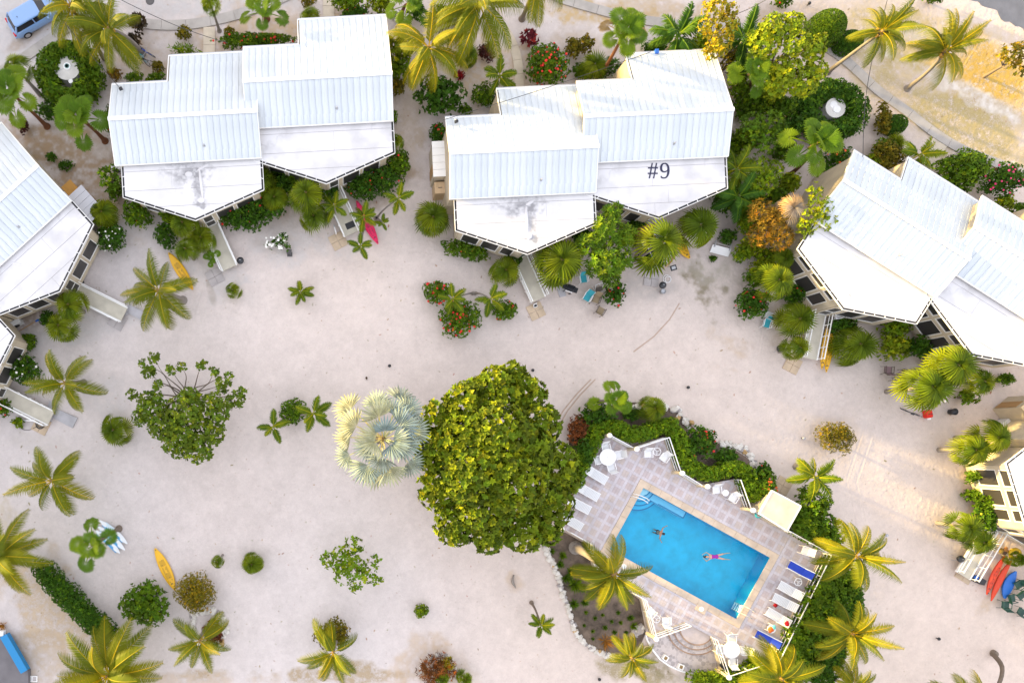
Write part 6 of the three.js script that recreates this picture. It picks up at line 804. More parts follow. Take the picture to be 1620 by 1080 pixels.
function kettle(x, y, label, m = M.black) { const t = thing('kettle_grill', label, 'grill', P(x, y, 0.7).setY(0)); mesh('bowl', new THREE.LatheGeometry([[0.001, 0.45], [0.18, 0.5], [0.28, 0.68], [0.28, 0.72], [0.001, 0.72]].map(([a, b]) => new THREE.Vector2(a, b)), 18), m, t); mesh('lid', new THREE.SphereGeometry(0.28, 16, 6, 0, 7, 0, 1.5).scale(1, 0.6, 1).translate(0, 0.72, 0), M.lid_black, t); mesh('handle', box(0.12, 0.03, 0.03, 0, 0.91, 0), M.grey_metal, t); for (let i = 0; i < 3; i++) mesh('leg', rod(V(0.14 * Math.cos(i * 2.1), 0.5, 0.14 * Math.sin(i * 2.1)), V(0.26 * Math.cos(i * 2.1), 0, 0.26 * Math.sin(i * 2.1)), 0.015), M.grey_metal, t); return t; }
mat('lid_black', [0.02, 0.022, 0.027], 0.3);
kettle(380, 412, 'black kettle grill beside the end of the plaster-hump house walkway'); kettle(1049, 451, 'black kettle grill below the golden fan palm'); kettle(1521, 884, 'black kettle grill left of the sunlit pavers'); kettle(1235, 551, 'small dark grill left of the tan pavers under the dark fan palm');
lathe('rubbish_bin', 'black bin at the end of the railing under the golden fan palms', 'bin', P(1512, 651, 0.48).setY(0), [[0.001, 0], [0.2, 0], [0.25, 0.45], [0.27, 0.48], [0.22, 0.48], [0.2, 0.36], [0.001, 0.36]], M.black); lathe('bucket', 'grey metal bucket below the black kettle grill at the #9 house', 'bucket', P(1047, 462), [[0.001, 0], [0.15, 0], [0.2, 0.35], [0.18, 0.35], [0.16, 0.25], [0.001, 0.25]], M.grey_metal); lathe('plant_pot', 'dark pot at the east corner of the top left house', 'pot', P(619, 199, 0.4).setY(0), [[0.001, 0], [0.16, 0], [0.22, 0.4], [0.2, 0.4], [0.17, 0.32], [0.001, 0.32]], M.black); lathe('manhole_collar', 'dark round cover on the road at the top edge', 'cover', P(237, 1), [[0.001, 0.03], [0.2, 0.03], [0.24, 0.06], [0.32, 0.04], [0.34, 0]], mat('iron', [0.09, 0.085, 0.085], 0.7), 24);
{ const t = thing('planter', 'round pale planter with brown soil beside the apron and the small coconut palm', 'planter', P(1021.5, 1026)); mesh('rim', new THREE.LatheGeometry([[0.25, 0], [0.32, 0.4], [0.35, 0.42], [0.29, 0.42], [0.28, 0.3]].map(([a, b]) => new THREE.Vector2(a, b)), 24), mat('planter_tan', [0.55, 0.45, 0.25], 0.8), t); mesh('soil', cyl(0.28, 0.28, 0.02, 0, 0.3, 0, 20), M.soil, t); }
for (const [x, y, a, label] of [[1053, 1040.5, 35, 'square white planter on the apron edge, left of two'], [1077.5, 1054.5, 20, 'square white planter on the apron edge, right of two']]) { const t = thing('planter', label, 'planter', P(x, y, 0.3).setY(0.1), -a * DEG); mesh('rim', join([box(0.42, 0.3, 0.07, 0, 0.15, 0.175), box(0.42, 0.3, 0.07, 0, 0.15, -0.175), box(0.07, 0.3, 0.28, 0.175, 0.15, 0), box(0.07, 0.3, 0.28, -0.175, 0.15, 0)]), M.white_trim, t); mesh('soil', box(0.28, 0.02, 0.28, 0, 0.22, 0), mat('planter_soil', [0.3, 0.2, 0.09], 1), t); }
mat('teal', [0.03, 0.30, 0.36], 0.7); mat('tan_sling', [0.26, 0.20, 0.12], 0.8); mat('bronze', [0.10, 0.08, 0.06], 0.5); mat('mauve_sling', [0.26, 0.17, 0.19], 0.8); mat('forest_plastic', [0.010, 0.055, 0.045], 0.45);
const put = (c, x, y, a, label) => { c.userData.label = label; c.position.copy(P(x, y, 0.5)).setY(0); c.rotation.y = a * DEG; return c; };
const teal = makeChair(M.teal, M.white_plastic, 'beach_chair'); teal.userData.group = 'chairs set out on the sand';
put(teal, 924, 441, 10, 'teal sling chair beside the black grill and broad fan palm'); copy(teal, 'x'); put(scene.children[scene.children.length - 1], 930, 470, -30, 'teal sling chair left of the two tan chairs'); copy(teal, 'x'); put(scene.children[scene.children.length - 1], 1214.5, 512, -15, 'teal sling chair below the round red-flowered bush at the right');
const tan = makeChair(M.tan_sling, M.bronze, 'beach_chair'); tan.userData.group = 'chairs set out on the sand'; put(tan, 944, 473, -20, 'tan sling chair right of the teal one, upper of two'); put(copy(tan, 'x'), 951, 491, 150, 'tan sling chair nearest the open sand, lower of two');
const wh = makeChair(M.sling, M.white_plastic, 'beach_chair'); wh.userData.group = 'chairs set out on the sand'; put(wh, 1218, 498, 160, 'white sling chair just above the teal one at the right'); put(copy(wh, 'x'), 1317.5, 500, 100, 'white chair standing on the walkway of the upper right house').position.y = 0.6;
const mau = makeChair(M.mauve_sling, M.bronze, 'beach_chair'); mau.userData.group = 'chairs set out on the sand'; put(mau, 1407, 585, 175, 'mauve sling chair above the dark side table frame'); put(copy(mau, 'x'), 1428, 592, -140, 'mauve sling chair against the golden fan palm');
const grn = makeChair(M.forest_plastic, M.forest_plastic, 'plastic_chair'); for (const [nx, y] of [[0, 0.5], [0.1, 0.62]]) mesh('back_slat', box(0.5, 0.03, 0.08, 0, y + 0.15, -0.3 - nx), M.forest_plastic, grn); grn.userData.group = 'dark green plastic chairs'; [[1593, 957, 175, 'dark green plastic chair nearest the sand, below the blue kayak'], [1603, 947, 100, 'dark green plastic chair right of the blue kayak bow'], [1614, 925, -60, 'dark green plastic chair at the right edge beside the blue kayak'], [1618, 942, 40, 'dark green plastic chair at the right edge, in the middle of the group'], [1618, 968, 150, 'dark green plastic chair lowest at the right edge']].forEach(([x, y, a, l], i) => put(i ? copy(grn, 'x') : grn, x, y, a, l));
{
  const t = thing('folding_chair', 'white folding chair frame above the tan chairs', 'chair', P(945, 458), 0.3); for (const s of [-1, 1]) { mesh('frame', join([rod(V(s * 0.3, 0.75, -0.3), V(s * 0.3, 0, 0.35), 0.02), rod(V(s * 0.3, 0.45, 0.3), V(s * 0.3, 0, -0.35), 0.02)]), M.white_plastic, t); } mesh('seat', box(0.56, 0.02, 0.36, 0, 0.4, 0.05), M.bronze, t); mesh('crossbar', rod(V(-0.3, 0.74, -0.3), V(0.3, 0.74, -0.3), 0.02), M.white_plastic, t);
  const ring = thing('side_table', 'dark round side table frame below the mauve chairs', 'side table', P(1410.5, 602)); mesh('rim', new THREE.TorusGeometry(0.24, 0.025, 6, 24).rotateX(Math.PI / 2).translate(0, 0.42, 0), M.bronze, ring); for (let i = 0; i < 4; i++) { const a = i * 1.571; mesh('spoke', bar(V(0, 0.42, 0), V(0.24 * Math.cos(a), 0.42, 0.24 * Math.sin(a)), 0.025), M.bronze, ring); mesh('leg', rod(V(0.22 * Math.cos(a), 0, 0.22 * Math.sin(a)), V(0.22 * Math.cos(a), 0.42, 0.22 * Math.sin(a)), 0.018), M.bronze, ring); }
  const gas = thing('gas_grill', 'black gas grill under the broad fan palm at the left #9 walkway', 'grill', P(902, 456, 0.8).setY(0), -0.35); mesh('firebox', rbox(0.6, 0.3, 0.46, 0.03, 0, 0.75, 0), M.black, gas); mesh('lid', new THREE.CylinderGeometry(0.24, 0.24, 0.6, 14, 1, false, 0, Math.PI).rotateZ(Math.PI / 2).rotateX(-Math.PI / 2).translate(0, 0.9, -0.02), M.lid_black, gas); mesh('shelf', join([box(0.3, 0.03, 0.42, -0.46, 0.85, 0), box(0.3, 0.03, 0.42, 0.46, 0.85, 0)]), M.black, gas); mesh('control_panel', box(0.56, 0.12, 0.05, 0, 0.78, 0.26), M.white_plastic, gas); mesh('cart', join([-1, 1].flatMap((a) => [-1, 1].map((b) => box(0.05, 0.6, 0.05, a * 0.26, 0.3, b * 0.19)))), M.black, gas); mesh('wheel', join([-1, 1].map((s) => new THREE.CylinderGeometry(0.09, 0.09, 0.04, 14).rotateX(Math.PI / 2).translate(0.28, 0.09, s * 0.2))), M.black, gas);
  const sg = thing('tabletop_grill', 'small white tabletop grill standing on the tan pavers', 'grill', P(846, 484.5), 0.4); mesh('tray', rbox(0.3, 0.1, 0.24, 0.02, 0, 0.2, 0), M.white_plastic, sg); mesh('grate', box(0.22, 0.02, 0.17, 0, 0.26, 0), M.black, sg); mesh('lid', rbox(0.3, 0.2, 0.05, 0.02, 0, 0.36, -0.14), M.white_plastic, sg); mesh('leg', join([-1, 1].map((s) => box(0.03, 0.2, 0.2, s * 0.12, 0.1, 0))), M.white_plastic, sg);
  const tray = thing('serving_tray', 'black square tray with a white inset on the right #9 walkway end', 'tray', P(1066, 423.5, 0.65), 0.3); mesh('tray', rbox(0.5, 0.05, 0.42, 0.02), M.black, tray); mesh('inset', box(0.3, 0.02, 0.22, 0, 0.03, 0), M.grey_metal, tray);
  const ft = thing('overturned_table', 'white folding table lying overturned on the damp sand', 'table', P(1142, 393, 0.3).setY(0), -0.25); mesh('tabletop', box(1.5, 0.05, 0.62, 0, 0.25, 0.06).rotateX(0.35), M.white_plastic, ft); mesh('leg_frame', join([-1, 1].map((s) => box(0.06, 0.3, 0.5, s * 0.6, 0.3, -0.22))), M.grey_metal, ft); mesh('apron', box(1.4, 0.16, 0.04, 0, 0.34, -0.3), M.paver_grey, ft);
  const pp = thing('potted_plant', 'white-flowered plant leaning out of a dark pot on the sand', 'potted plant', P(458, 400)); mesh('pot', new THREE.CylinderGeometry(0.26, 0.19, 0.42, 4).rotateY(0.6).translate(0, 0.21, 0), M.iron, pp); mesh('saucer', box(0.4, 0.05, 0.36, 0.02, 0.03, 0.12), M.iron, pp); mesh('foliage', crown([[-0.35, 0.7, -0.3, 0.4, 0.4, 0.35], [-0.9, 0.6, -0.6, 0.5, 0.35, 0.35], [-0.6, 0.8, -0.95, 0.4, 0.35, 0.3], [-1.5, 0.5, -0.4, 0.35, 0.25, 0.2], [-0.3, 0.9, -1.1, 0.22, 0.2, 0.2]], 60, 0.2, 71, { whorl: 4, young: 0.1 }), G.deep, pp); const fr = rng(72); mesh('flowers', join([...Array(26)].map(() => new THREE.IcosahedronGeometry(0.09 + 0.04 * fr(), 0).scale(1, 0.6, 1).translate(-0.1 - 1.7 * fr(), 0.85 + 0.3 * fr(), -0.1 - 1.0 * fr()))), M.flower_white, pp, 'stuff'); mesh('stem', limb([V(0, 0.35, 0), V(-0.3, 0.6, -0.3), V(-0.8, 0.7, -0.6)], [0.05, 0.03], 6), M.bark, pp);
  const br = thing('broom', 'long-handled broom with a blue head lying on the dark soil at the left', 'broom', P(41, 518)); const A = P(25, 527).sub(br.position), B = P(57, 508).sub(br.position); mesh('handle', rod(A.setY(0.06), B.clone().setY(0.06), 0.03), M.wood, br); mesh('head', rbox(0.32, 0.1, 0.14, 0.03, B.x + 0.1, 0.06, B.z - 0.05, 0.5), mat('broom_blue', [0.02, 0.12, 0.5], 0.6), br); mesh('bristles', box(0.3, 0.05, 0.1, B.x + 0.16, 0.04, B.z - 0.1, 0.5), M.white_plastic, br);
  const hs = thing('garden_hose', 'coiled black hose on the pinkish pavers at the left', 'hose', P(64, 671)); mesh('coil', join([0, 1, 2, 3].map((k) => new THREE.TorusGeometry(0.36 - 0.05 * k, 0.022, 6, 30).rotateX(Math.PI / 2).translate((k % 2) * 0.05, 0.1 + 0.03 * k, (k % 3) * 0.03))), M.wire, hs); mesh('tail', limb([[-0.3, 0.1, 0.2], [-0.9, 0.03, 0.45], [-1.4, 0.03, 0.4], [-1.7, 0.03, 0.1]].map((p) => V(...p)), [0.022, 0.022], 6), M.wire, hs);
  const hs2 = thing('garden_hose', 'white looped hose beside the kettle grill at the #9 house', 'hose', P(1055, 441)); mesh('coil', join([0, 1].map((k) => new THREE.TorusGeometry(0.3 - 0.06 * k, 0.025, 6, 26).rotateX(Math.PI / 2).translate(0.08 * k, 0.05 + 0.03 * k, 0.06 * k))), M.white_plastic, hs2);
  for (const [x, y, a, l] of [[172, 501, 0.35, 'white standpipe lying beside the pinkish pavers'], [46, 665, 0.05, 'white standpipe left of the coiled black hose'], [530, 363, 1.3, 'white standpipe at the corner of the tan pavers by the kayak walkway'], [1547, 896, 0.2, 'pale standpipe between the sunlit pavers and the walkway']]) { const t = thing('standpipe', l, 'water tap', P(x, y, 0.4).setY(0), -a); mesh('pipe', rod(V(-0.3, 0.5, 0), V(0.35, 0.5, 0), 0.05, 8), M.white_plastic, t); mesh('post', box(0.1, 0.5, 0.1, 0.25, 0.25, 0), M.white_trim, t); mesh('tap', join([box(0.08, 0.16, 0.08, -0.22, 0.56, 0), box(0.2, 0.03, 0.04, -0.22, 0.65, 0)]), M.grey_metal, t); }
  const bag = thing('beach_bag', 'red bag under the lower golden fan palm', 'bag', P(1464, 655)); mesh('bag', rbox(0.5, 0.5, 0.62, 0.12, 0, 0.26, 0, 0.2), mat('bag_red', [0.62, 0.02, 0.012], 0.8), bag); mesh('handle', new THREE.TorusGeometry(0.16, 0.02, 6, 14, Math.PI).translate(0, 0.5, 0), M.black, bag); mesh('towel', rbox(0.3, 0.1, 0.4, 0.04, 0.28, 0.05, 0.25), M.white_plastic, bag);
  const tube = thing('swim_ring', 'yellow inflatable ring hanging at the sunlit walkway', 'swim ring', P(1607, 876, 0.9)); mesh('ring', new THREE.TorusGeometry(0.36, 0.13, 10, 26).rotateX(Math.PI / 2), mat('ring_yellow', [0.62, 0.40, 0.01], 0.4), tube); mesh('valve', cyl(0.03, 0.03, 0.05, 0.36, 0.1, 0.1), M.white_plastic, tube);
  const mat1 = thing('door_mat', 'dark half-round door mat at the head of the sunlit walkway', 'mat', P(1598, 843, 0.62)); mesh('mat', new THREE.CylinderGeometry(0.38, 0.38, 0.02, 20), mat('rope_mat', [0.11, 0.08, 0.05], 1, bumpy), mat1);
  const mat2 = thing('door_mat', 'dark rectangular mat at the house end of the left walkway', 'mat', P(121, 447, 0.615), -0.47 + 1.1); mesh('mat', rbox(1.0, 0.02, 0.72, 0.008), M.dark, mat2); const mat3 = thing('door_mat', 'dark mat at the sand end of the kayak walkway', 'mat', P(554, 356, 0.615), 0.4); mesh('mat', rbox(0.72, 0.02, 0.5, 0.008), M.dark, mat3); const mat4 = thing('door_mat', 'grey mat at the house end of the kayak walkway', 'mat', P(528, 294, 0.615), 0.4); mesh('mat', rbox(0.7, 0.02, 0.5, 0.008), mat('grey_mat', [0.16, 0.17, 0.17], 0.95, bumpy), mat4);
  const step = thing('storage_box', 'black step box with a blue lid corner at the end of the sunlit walkway', 'box', P(1552, 918, 0.4).setY(0), -0.45); mesh('box', rbox(0.95, 0.4, 0.45, 0.03, 0, 0.2, 0), M.black, step); mesh('lid', join([-1, 1].map((s) => rbox(0.42, 0.03, 0.4, 0.01, s * 0.23 + 0.0, 0.42, 0))), M.dark, step); mesh('bottle', ball(0.17, -0.5, 0.5, -0.05, 12), M.broom_blue, step);
  const cl = thing('seashells', 'scatter of shells and pebbles beside the standpipe at the sunlit walkway', 'shells', P(1541, 887)); const cr = rng(51); for (let i = 0; i < 8; i++) mesh('shell', ball(0.06 + 0.07 * cr(), (cr() - 0.5) * 0.9, 0.06, (cr() - 0.5) * 0.6, 8), cr() < 0.5 ? M.white_plastic : M.coral_stone, cl);
  const toy = thing('plush_towel', 'brown beach towels heaped on the sunlit walkway', 'towel', P(1588, 871, 0.68)); for (const [x, z, s, c] of [[-0.2, 0, 0.2, [0.30, 0.18, 0.03]], [0.15, -0.12, 0.18, [0.36, 0.16, 0.04]], [0.05, 0.18, 0.16, [0.09, 0.05, 0.03]], [0.35, 0.05, 0.14, [0.4, 0.2, 0.05]]]) mesh('towel', new THREE.SphereGeometry(s, 10, 6).scale(1.2, 0.5, 0.9).rotateY(x * 9).translate(x, 0.06, z), mat('heap_' + z, c, 1, bumpy), toy);
  const sign = thing('sign_board', 'small white sign board tilted at the foot of the left round hedge', 'sign', P(100, 157, 0.6).setY(0), 0.5); mesh('board', box(0.5, 0.32, 0.03, 0, 0.75, 0).rotateX(-0.6), M.white_plastic, sign); mesh('post', box(0.06, 0.75, 0.06, 0, 0.37, -0.1), M.wood, sign); mesh('drawing', box(0.12, 0.08, 0.012, 0.05, 0.76, 0.022).rotateX(-0.6), M.dark, sign); copy(sign, 'small white and blue sign board at the foot of the right ring hedge', P(1276, 197, 0.6).setY(0), 0.3);
}
// path lights: little dark domes in the sand
for (const [x, y, l] of [[616, 579, 'black dome light on the sand above the silver palm'], [842, 586, 'black dome light on the sand just above the big tree'], [1087, 613, 'black dome light on open sand above the pool bed'], [1482, 1009, 'black dome light on the sand at the lower right'], [947, 1073, 'black dome light on the sand at the bottom edge near the small coconut palm'], [1400, 846, 'grey dome light on the sand right of the leaning coconut palm'], [1269, 693, 'grey dome light on the sand left of the lone orange-green bush'], [1278, 8, 'black lamp head on a pole at the top edge beside the clipped domes']]) { const t = thing('path_light', l, 'light', P(x, y), 0, 'small dome lights in the sand'); mesh('stake', cyl(0.04, 0.04, 0.25), M.iron, t); mesh('dome', new THREE.SphereGeometry(0.13, 12, 6, 0, 7, 0, 1.6).translate(0, 0.24, 0), l.startsWith('grey') ? M.grey_metal : M.black, t); }
{ const lf = thing('fallen_leaf', 'single brown fallen leaf on the sand above the silver palm', 'leaf', P(579, 598)); mesh('blade', leaves(1, null, () => [V(0, 0.05, -0.15), V(0.25, 0.15, 0.95).normalize(), V(0, 1, 0), 0.34], () => [1, 1, 1], [0.28, 0.12]), leafy('brown_leaf', [0.06, 0.035, 0.02], 0), lf); const lf2 = thing('fallen_leaf', 'single dark red fallen leaf on the sand below the forked palms', 'leaf', P(723, 531)); mesh('blade', leaves(1, null, () => [V(-0.1, 0.05, 0), V(0.95, 0.1, 0.1).normalize(), V(0, 1, 0), 0.26], () => [1, 0.6, 0.6], [0.28, 0.12]), M.brown_leaf, lf2); const lg = thing('fallen_frond', 'curved grey dead frond stalk on the sand above the little bent palm', 'palm frond', P(813, 919)); mesh('stalk', limb([[0, 0.05, -0.5], [-0.12, 0.09, 0], [0.15, 0.05, 0.55]].map((q) => V(...q)), [0.05, 0.13, 0.03], 7), M.palm_bark, lg); }
// ---------------------------------------------------------------- sheds, air conditioners
function shed(p, turn, w, d, h, label, roofMat = M.grey_metal_roof) { const t = thing('utility_shed', label, 'shed', p, turn); mesh('wall', box(w - 0.12, h - 0.1, d - 0.12, 0, (h - 0.1) / 2, 0), M.cream, t); const n = Math.max(3, Math.round(d / 0.5)); for (let i = 0; i < n; i++) mesh('roof_sheet', box(w, 0.05, d / n - 0.02, 0, h - 0.05 + 0.004 * (i % 2), (i + 0.5) * d / n - d / 2), roofMat, t); mesh('door', box(0.04, h * 0.7, 0.7, -w / 2 + 0.03, h * 0.42, d * 0.2), M.wood, t); return t; }
mat('grey_metal_roof', [0.52, 0.53, 0.56], 0.5, { map: membrane });
{
  const at = (h, u, v, y = 0) => V(u, y, v).applyAxisAngle(V(0, 1, 0), h.rotation.y).add(h.position);
  shed(at(H2, -0.25, -0.95), H2.rotation.y, 1.0, 2.7, 2.3, 'white lean-to shed at the west wall of the #9 house', M.white_trim); const wb = thing('storage_box', 'tan wooden box below the lean-to of the #9 house', 'box', at(H2, -0.15, 0.95), H2.rotation.y); mesh('box', rbox(0.85, 1.5, 0.9, 0.02, 0, 0.75, 0), mat('plywood', [0.62, 0.45, 0.27], 0.85, { map: streaks }), wb); mesh('slot', box(0.3, 0.012, 0.05, 0, 1.505, 0), M.dark, wb);
  shed(at(H4, 20.33 + 0.55, 0.4), H4.rotation.y + Math.PI, 1.3, 2.6, 2.2, 'grey-roofed utility shed at the end of the left house'); const ob = thing('storage_box', 'orange plywood box behind the grey-roofed shed', 'box', at(H4, 20.33 + 0.35, -1.6), H4.rotation.y); mesh('box', rbox(0.9, 1.4, 1.1, 0.02, 0, 0.7, 0), mat('orange_ply', [0.52, 0.27, 0.06], 0.85, { map: streaks }), ob); mesh('lid', rbox(0.94, 0.05, 1.14, 0.01, 0, 1.43, 0), M.orange_ply, ob);
  shed(at(H6, -0.3, -0.6), H6.rotation.y, 1.5, 1.7, 2.4, 'cream utility shed at the right edge house', M.cream_roof = mat('cream_roof', [0.66, 0.54, 0.33], 0.8, { map: mottle }));
  const ac = (p, turn, label) => { const t = thing('air_conditioner', label, 'air conditioner', p, turn, 'outdoor air conditioner units'); mesh('casing', rbox(0.9, 0.75, 0.38, 0.03, 0, 0.45, 0), M.ac_white, t); mesh('grille', new THREE.CylinderGeometry(0.28, 0.28, 0.02, 24).rotateX(Math.PI / 2).translate(-0.1, 0.45, 0.2), M.dark, t); mesh('foot', join([-1, 1].map((s) => box(0.08, 0.08, 0.42, s * 0.35, 0.04, 0))), M.grey_metal, t); };
  mat('ac_white', [0.66, 0.67, 0.68], 0.5); ac(P(143, 324, 0.9).setY(0), 0.75, 'grey air conditioner below the shed of the left house'); ac(P(21, 510, 0.9).setY(0), 0.5, 'white air conditioner on dark soil between the two left fronts'); ac(P(1594, 670, 0.9).setY(0), 0.6, 'air conditioner beside the cream shed, upper of two'); ac(P(1592, 681, 0.9).setY(0), 0.65, 'air conditioner beside the cream shed, lower of two'); ac(P(183, 263, 0.9).setY(0), 0, 'white air conditioner at the southwest corner of the plaster-hump house');
  // floodlights and aerials on the roofs
  const flood = (h, u, v, label) => { const y = Y_R - K_N * Math.abs(v) + 0.08, t = thing('roof_light', label, 'floodlight', at(h, u, v, y), h.rotation.y); mesh('mast', rod(V(0, 0, 0), V(0, 0.5, 0), 0.025), M.grey_metal, t); mesh('lamp_head', rbox(0.26, 0.2, 0.18, 0.03, 0, 0.4, 0.14, 0.4), M.black, t); mesh('bracket', rod(V(-0.25, 0.05, -0.3), V(0.05, 0.42, 0.1), 0.018), M.grey_metal, t); };
  flood(H1, 0.85, -2.5, 'black floodlight at the northwest roof corner of the plaster-hump house'); flood(H1, 10.5, -4.4, 'black floodlight at the middle step of the top left roof'); flood(H2, 0.7, -2.6, 'black floodlight at the northwest roof corner of the #9 house'); flood(H2, 10.4, -4.7, 'black floodlight at the middle step of the #9 roof, left of two'); flood(H2, 11.2, -4.75, 'black floodlight at the middle step of the #9 roof, right of two');
  const bx = thing('junction_box', 'small blue box on the north eave of the #9 house', 'box', at(H2, 16.0, -7.6, 3.45), H2.rotation.y); mesh('box', rbox(0.24, 0.3, 0.3, 0.03), M.broom_blue, bx); mesh('lid', box(0.26, 0.03, 0.32, 0, 0.16, 0), M.broom_blue, bx);
  const span = (a, b, sag, label) => { const t = thing('overhead_wire', label, 'wire', a), m = a.clone().lerp(b, 0.5); m.y -= sag; mesh('cable', limb([a, a.clone().lerp(m, 0.55).add(V(0, -sag * 0.2, 0)), m, b.clone().lerp(m, 0.55).add(V(0, -sag * 0.2, 0)), b].map((p) => p.clone().sub(a)), [0.022, 0.022], 5), M.wire, t); };
  span(P(180, -6, 8), P(360, 68, 4), 0.5, 'overhead wire running down to the top left house, crossing the straight path'); span(P(88, 20, 7.4), P(190, 140, 4.6), 0.4, 'overhead wire from the coconut palm over the left round hedge to the roof'); span(P(1030, 82, 3.6), P(700, 190, 4.9), 0.3, 'thin wire lying across the #9 house roof'); span(P(1406, -6, 8), P(1366, 248, 4.4), 0.7, 'overhead wire crossing the right round hedge to the upper right house'); span(P(1215, -2, 7), P(1165, 22, 6), 0.2, 'short overhead wire at the top edge above the golden tree');
}
// ---------------------------------------------------------------- bicycles and the car
function bicycle(x, y, deg, label, m) {
  const t = thing('bicycle', label, 'bicycle', P(x, y), -deg * DEG, 'bicycles parked by the leaning palm'); t.rotation.order = 'YXZ'; t.rotation.x = 0.42;
  for (const s of [-0.52, 0.52]) { const w = mesh('wheel', new THREE.TorusGeometry(0.33, 0.025, 6, 26).translate(s, 0.34, 0), M.black, t); mesh('spokes', join([...Array(7)].map((_, i) => rod(V(s, 0.34, 0), V(s + 0.31 * Math.cos(i * 0.9), 0.34 + 0.31 * Math.sin(i * 0.9), 0), 0.006, 4))), M.grey_metal, w, 'stuff'); }
  mesh('frame', join([rod(V(-0.52, 0.34, 0), V(-0.1, 0.3, 0), 0.02), rod(V(-0.1, 0.3, 0), V(-0.2, 0.8, 0), 0.024), rod(V(-0.16, 0.7, 0), V(0.36, 0.78, 0), 0.024), rod(V(-0.1, 0.3, 0), V(0.36, 0.72, 0), 0.026), rod(V(-0.52, 0.34, 0), V(-0.17, 0.72, 0), 0.018), rod(V(0.34, 0.85, 0), V(0.52, 0.34, 0), 0.024)]), m, t);
  mesh('saddle', rbox(0.28, 0.06, 0.15, 0.03, -0.22, 0.88, 0), M.black, t); mesh('handlebar', join([rod(V(0.3, 1.0, -0.3), V(0.36, 0.98, 0), 0.018), rod(V(0.36, 0.98, 0), V(0.3, 1.0, 0.3), 0.018), rod(V(0.34, 0.85, 0), V(0.36, 0.98, 0), 0.02)]), M.grey_metal, t); mesh('crank', join([new THREE.TorusGeometry(0.09, 0.015, 5, 14).translate(-0.1, 0.3, 0.04), box(0.03, 0.34, 0.02, -0.1, 0.3, 0.06, 0, 0.5)]), M.grey_metal, t);
}
bicycle(234, 82, 35, 'blue bicycle leaning at the foot of the wind-blown palm, upper of three', mat('bike_blue', [0.03, 0.08, 0.42], 0.4)); bicycle(231, 92, 60, 'turquoise bicycle leaning in the bicycle cluster, middle of three', mat('bike_teal', [0.05, 0.34, 0.45], 0.4)); bicycle(236, 96, 15, 'dark bicycle lying lowest in the bicycle cluster', mat('bike_dark', [0.04, 0.04, 0.05], 0.4)); bicycle(1438, 650, 20, 'dark bicycle lying left of the red bag', M.bike_dark);
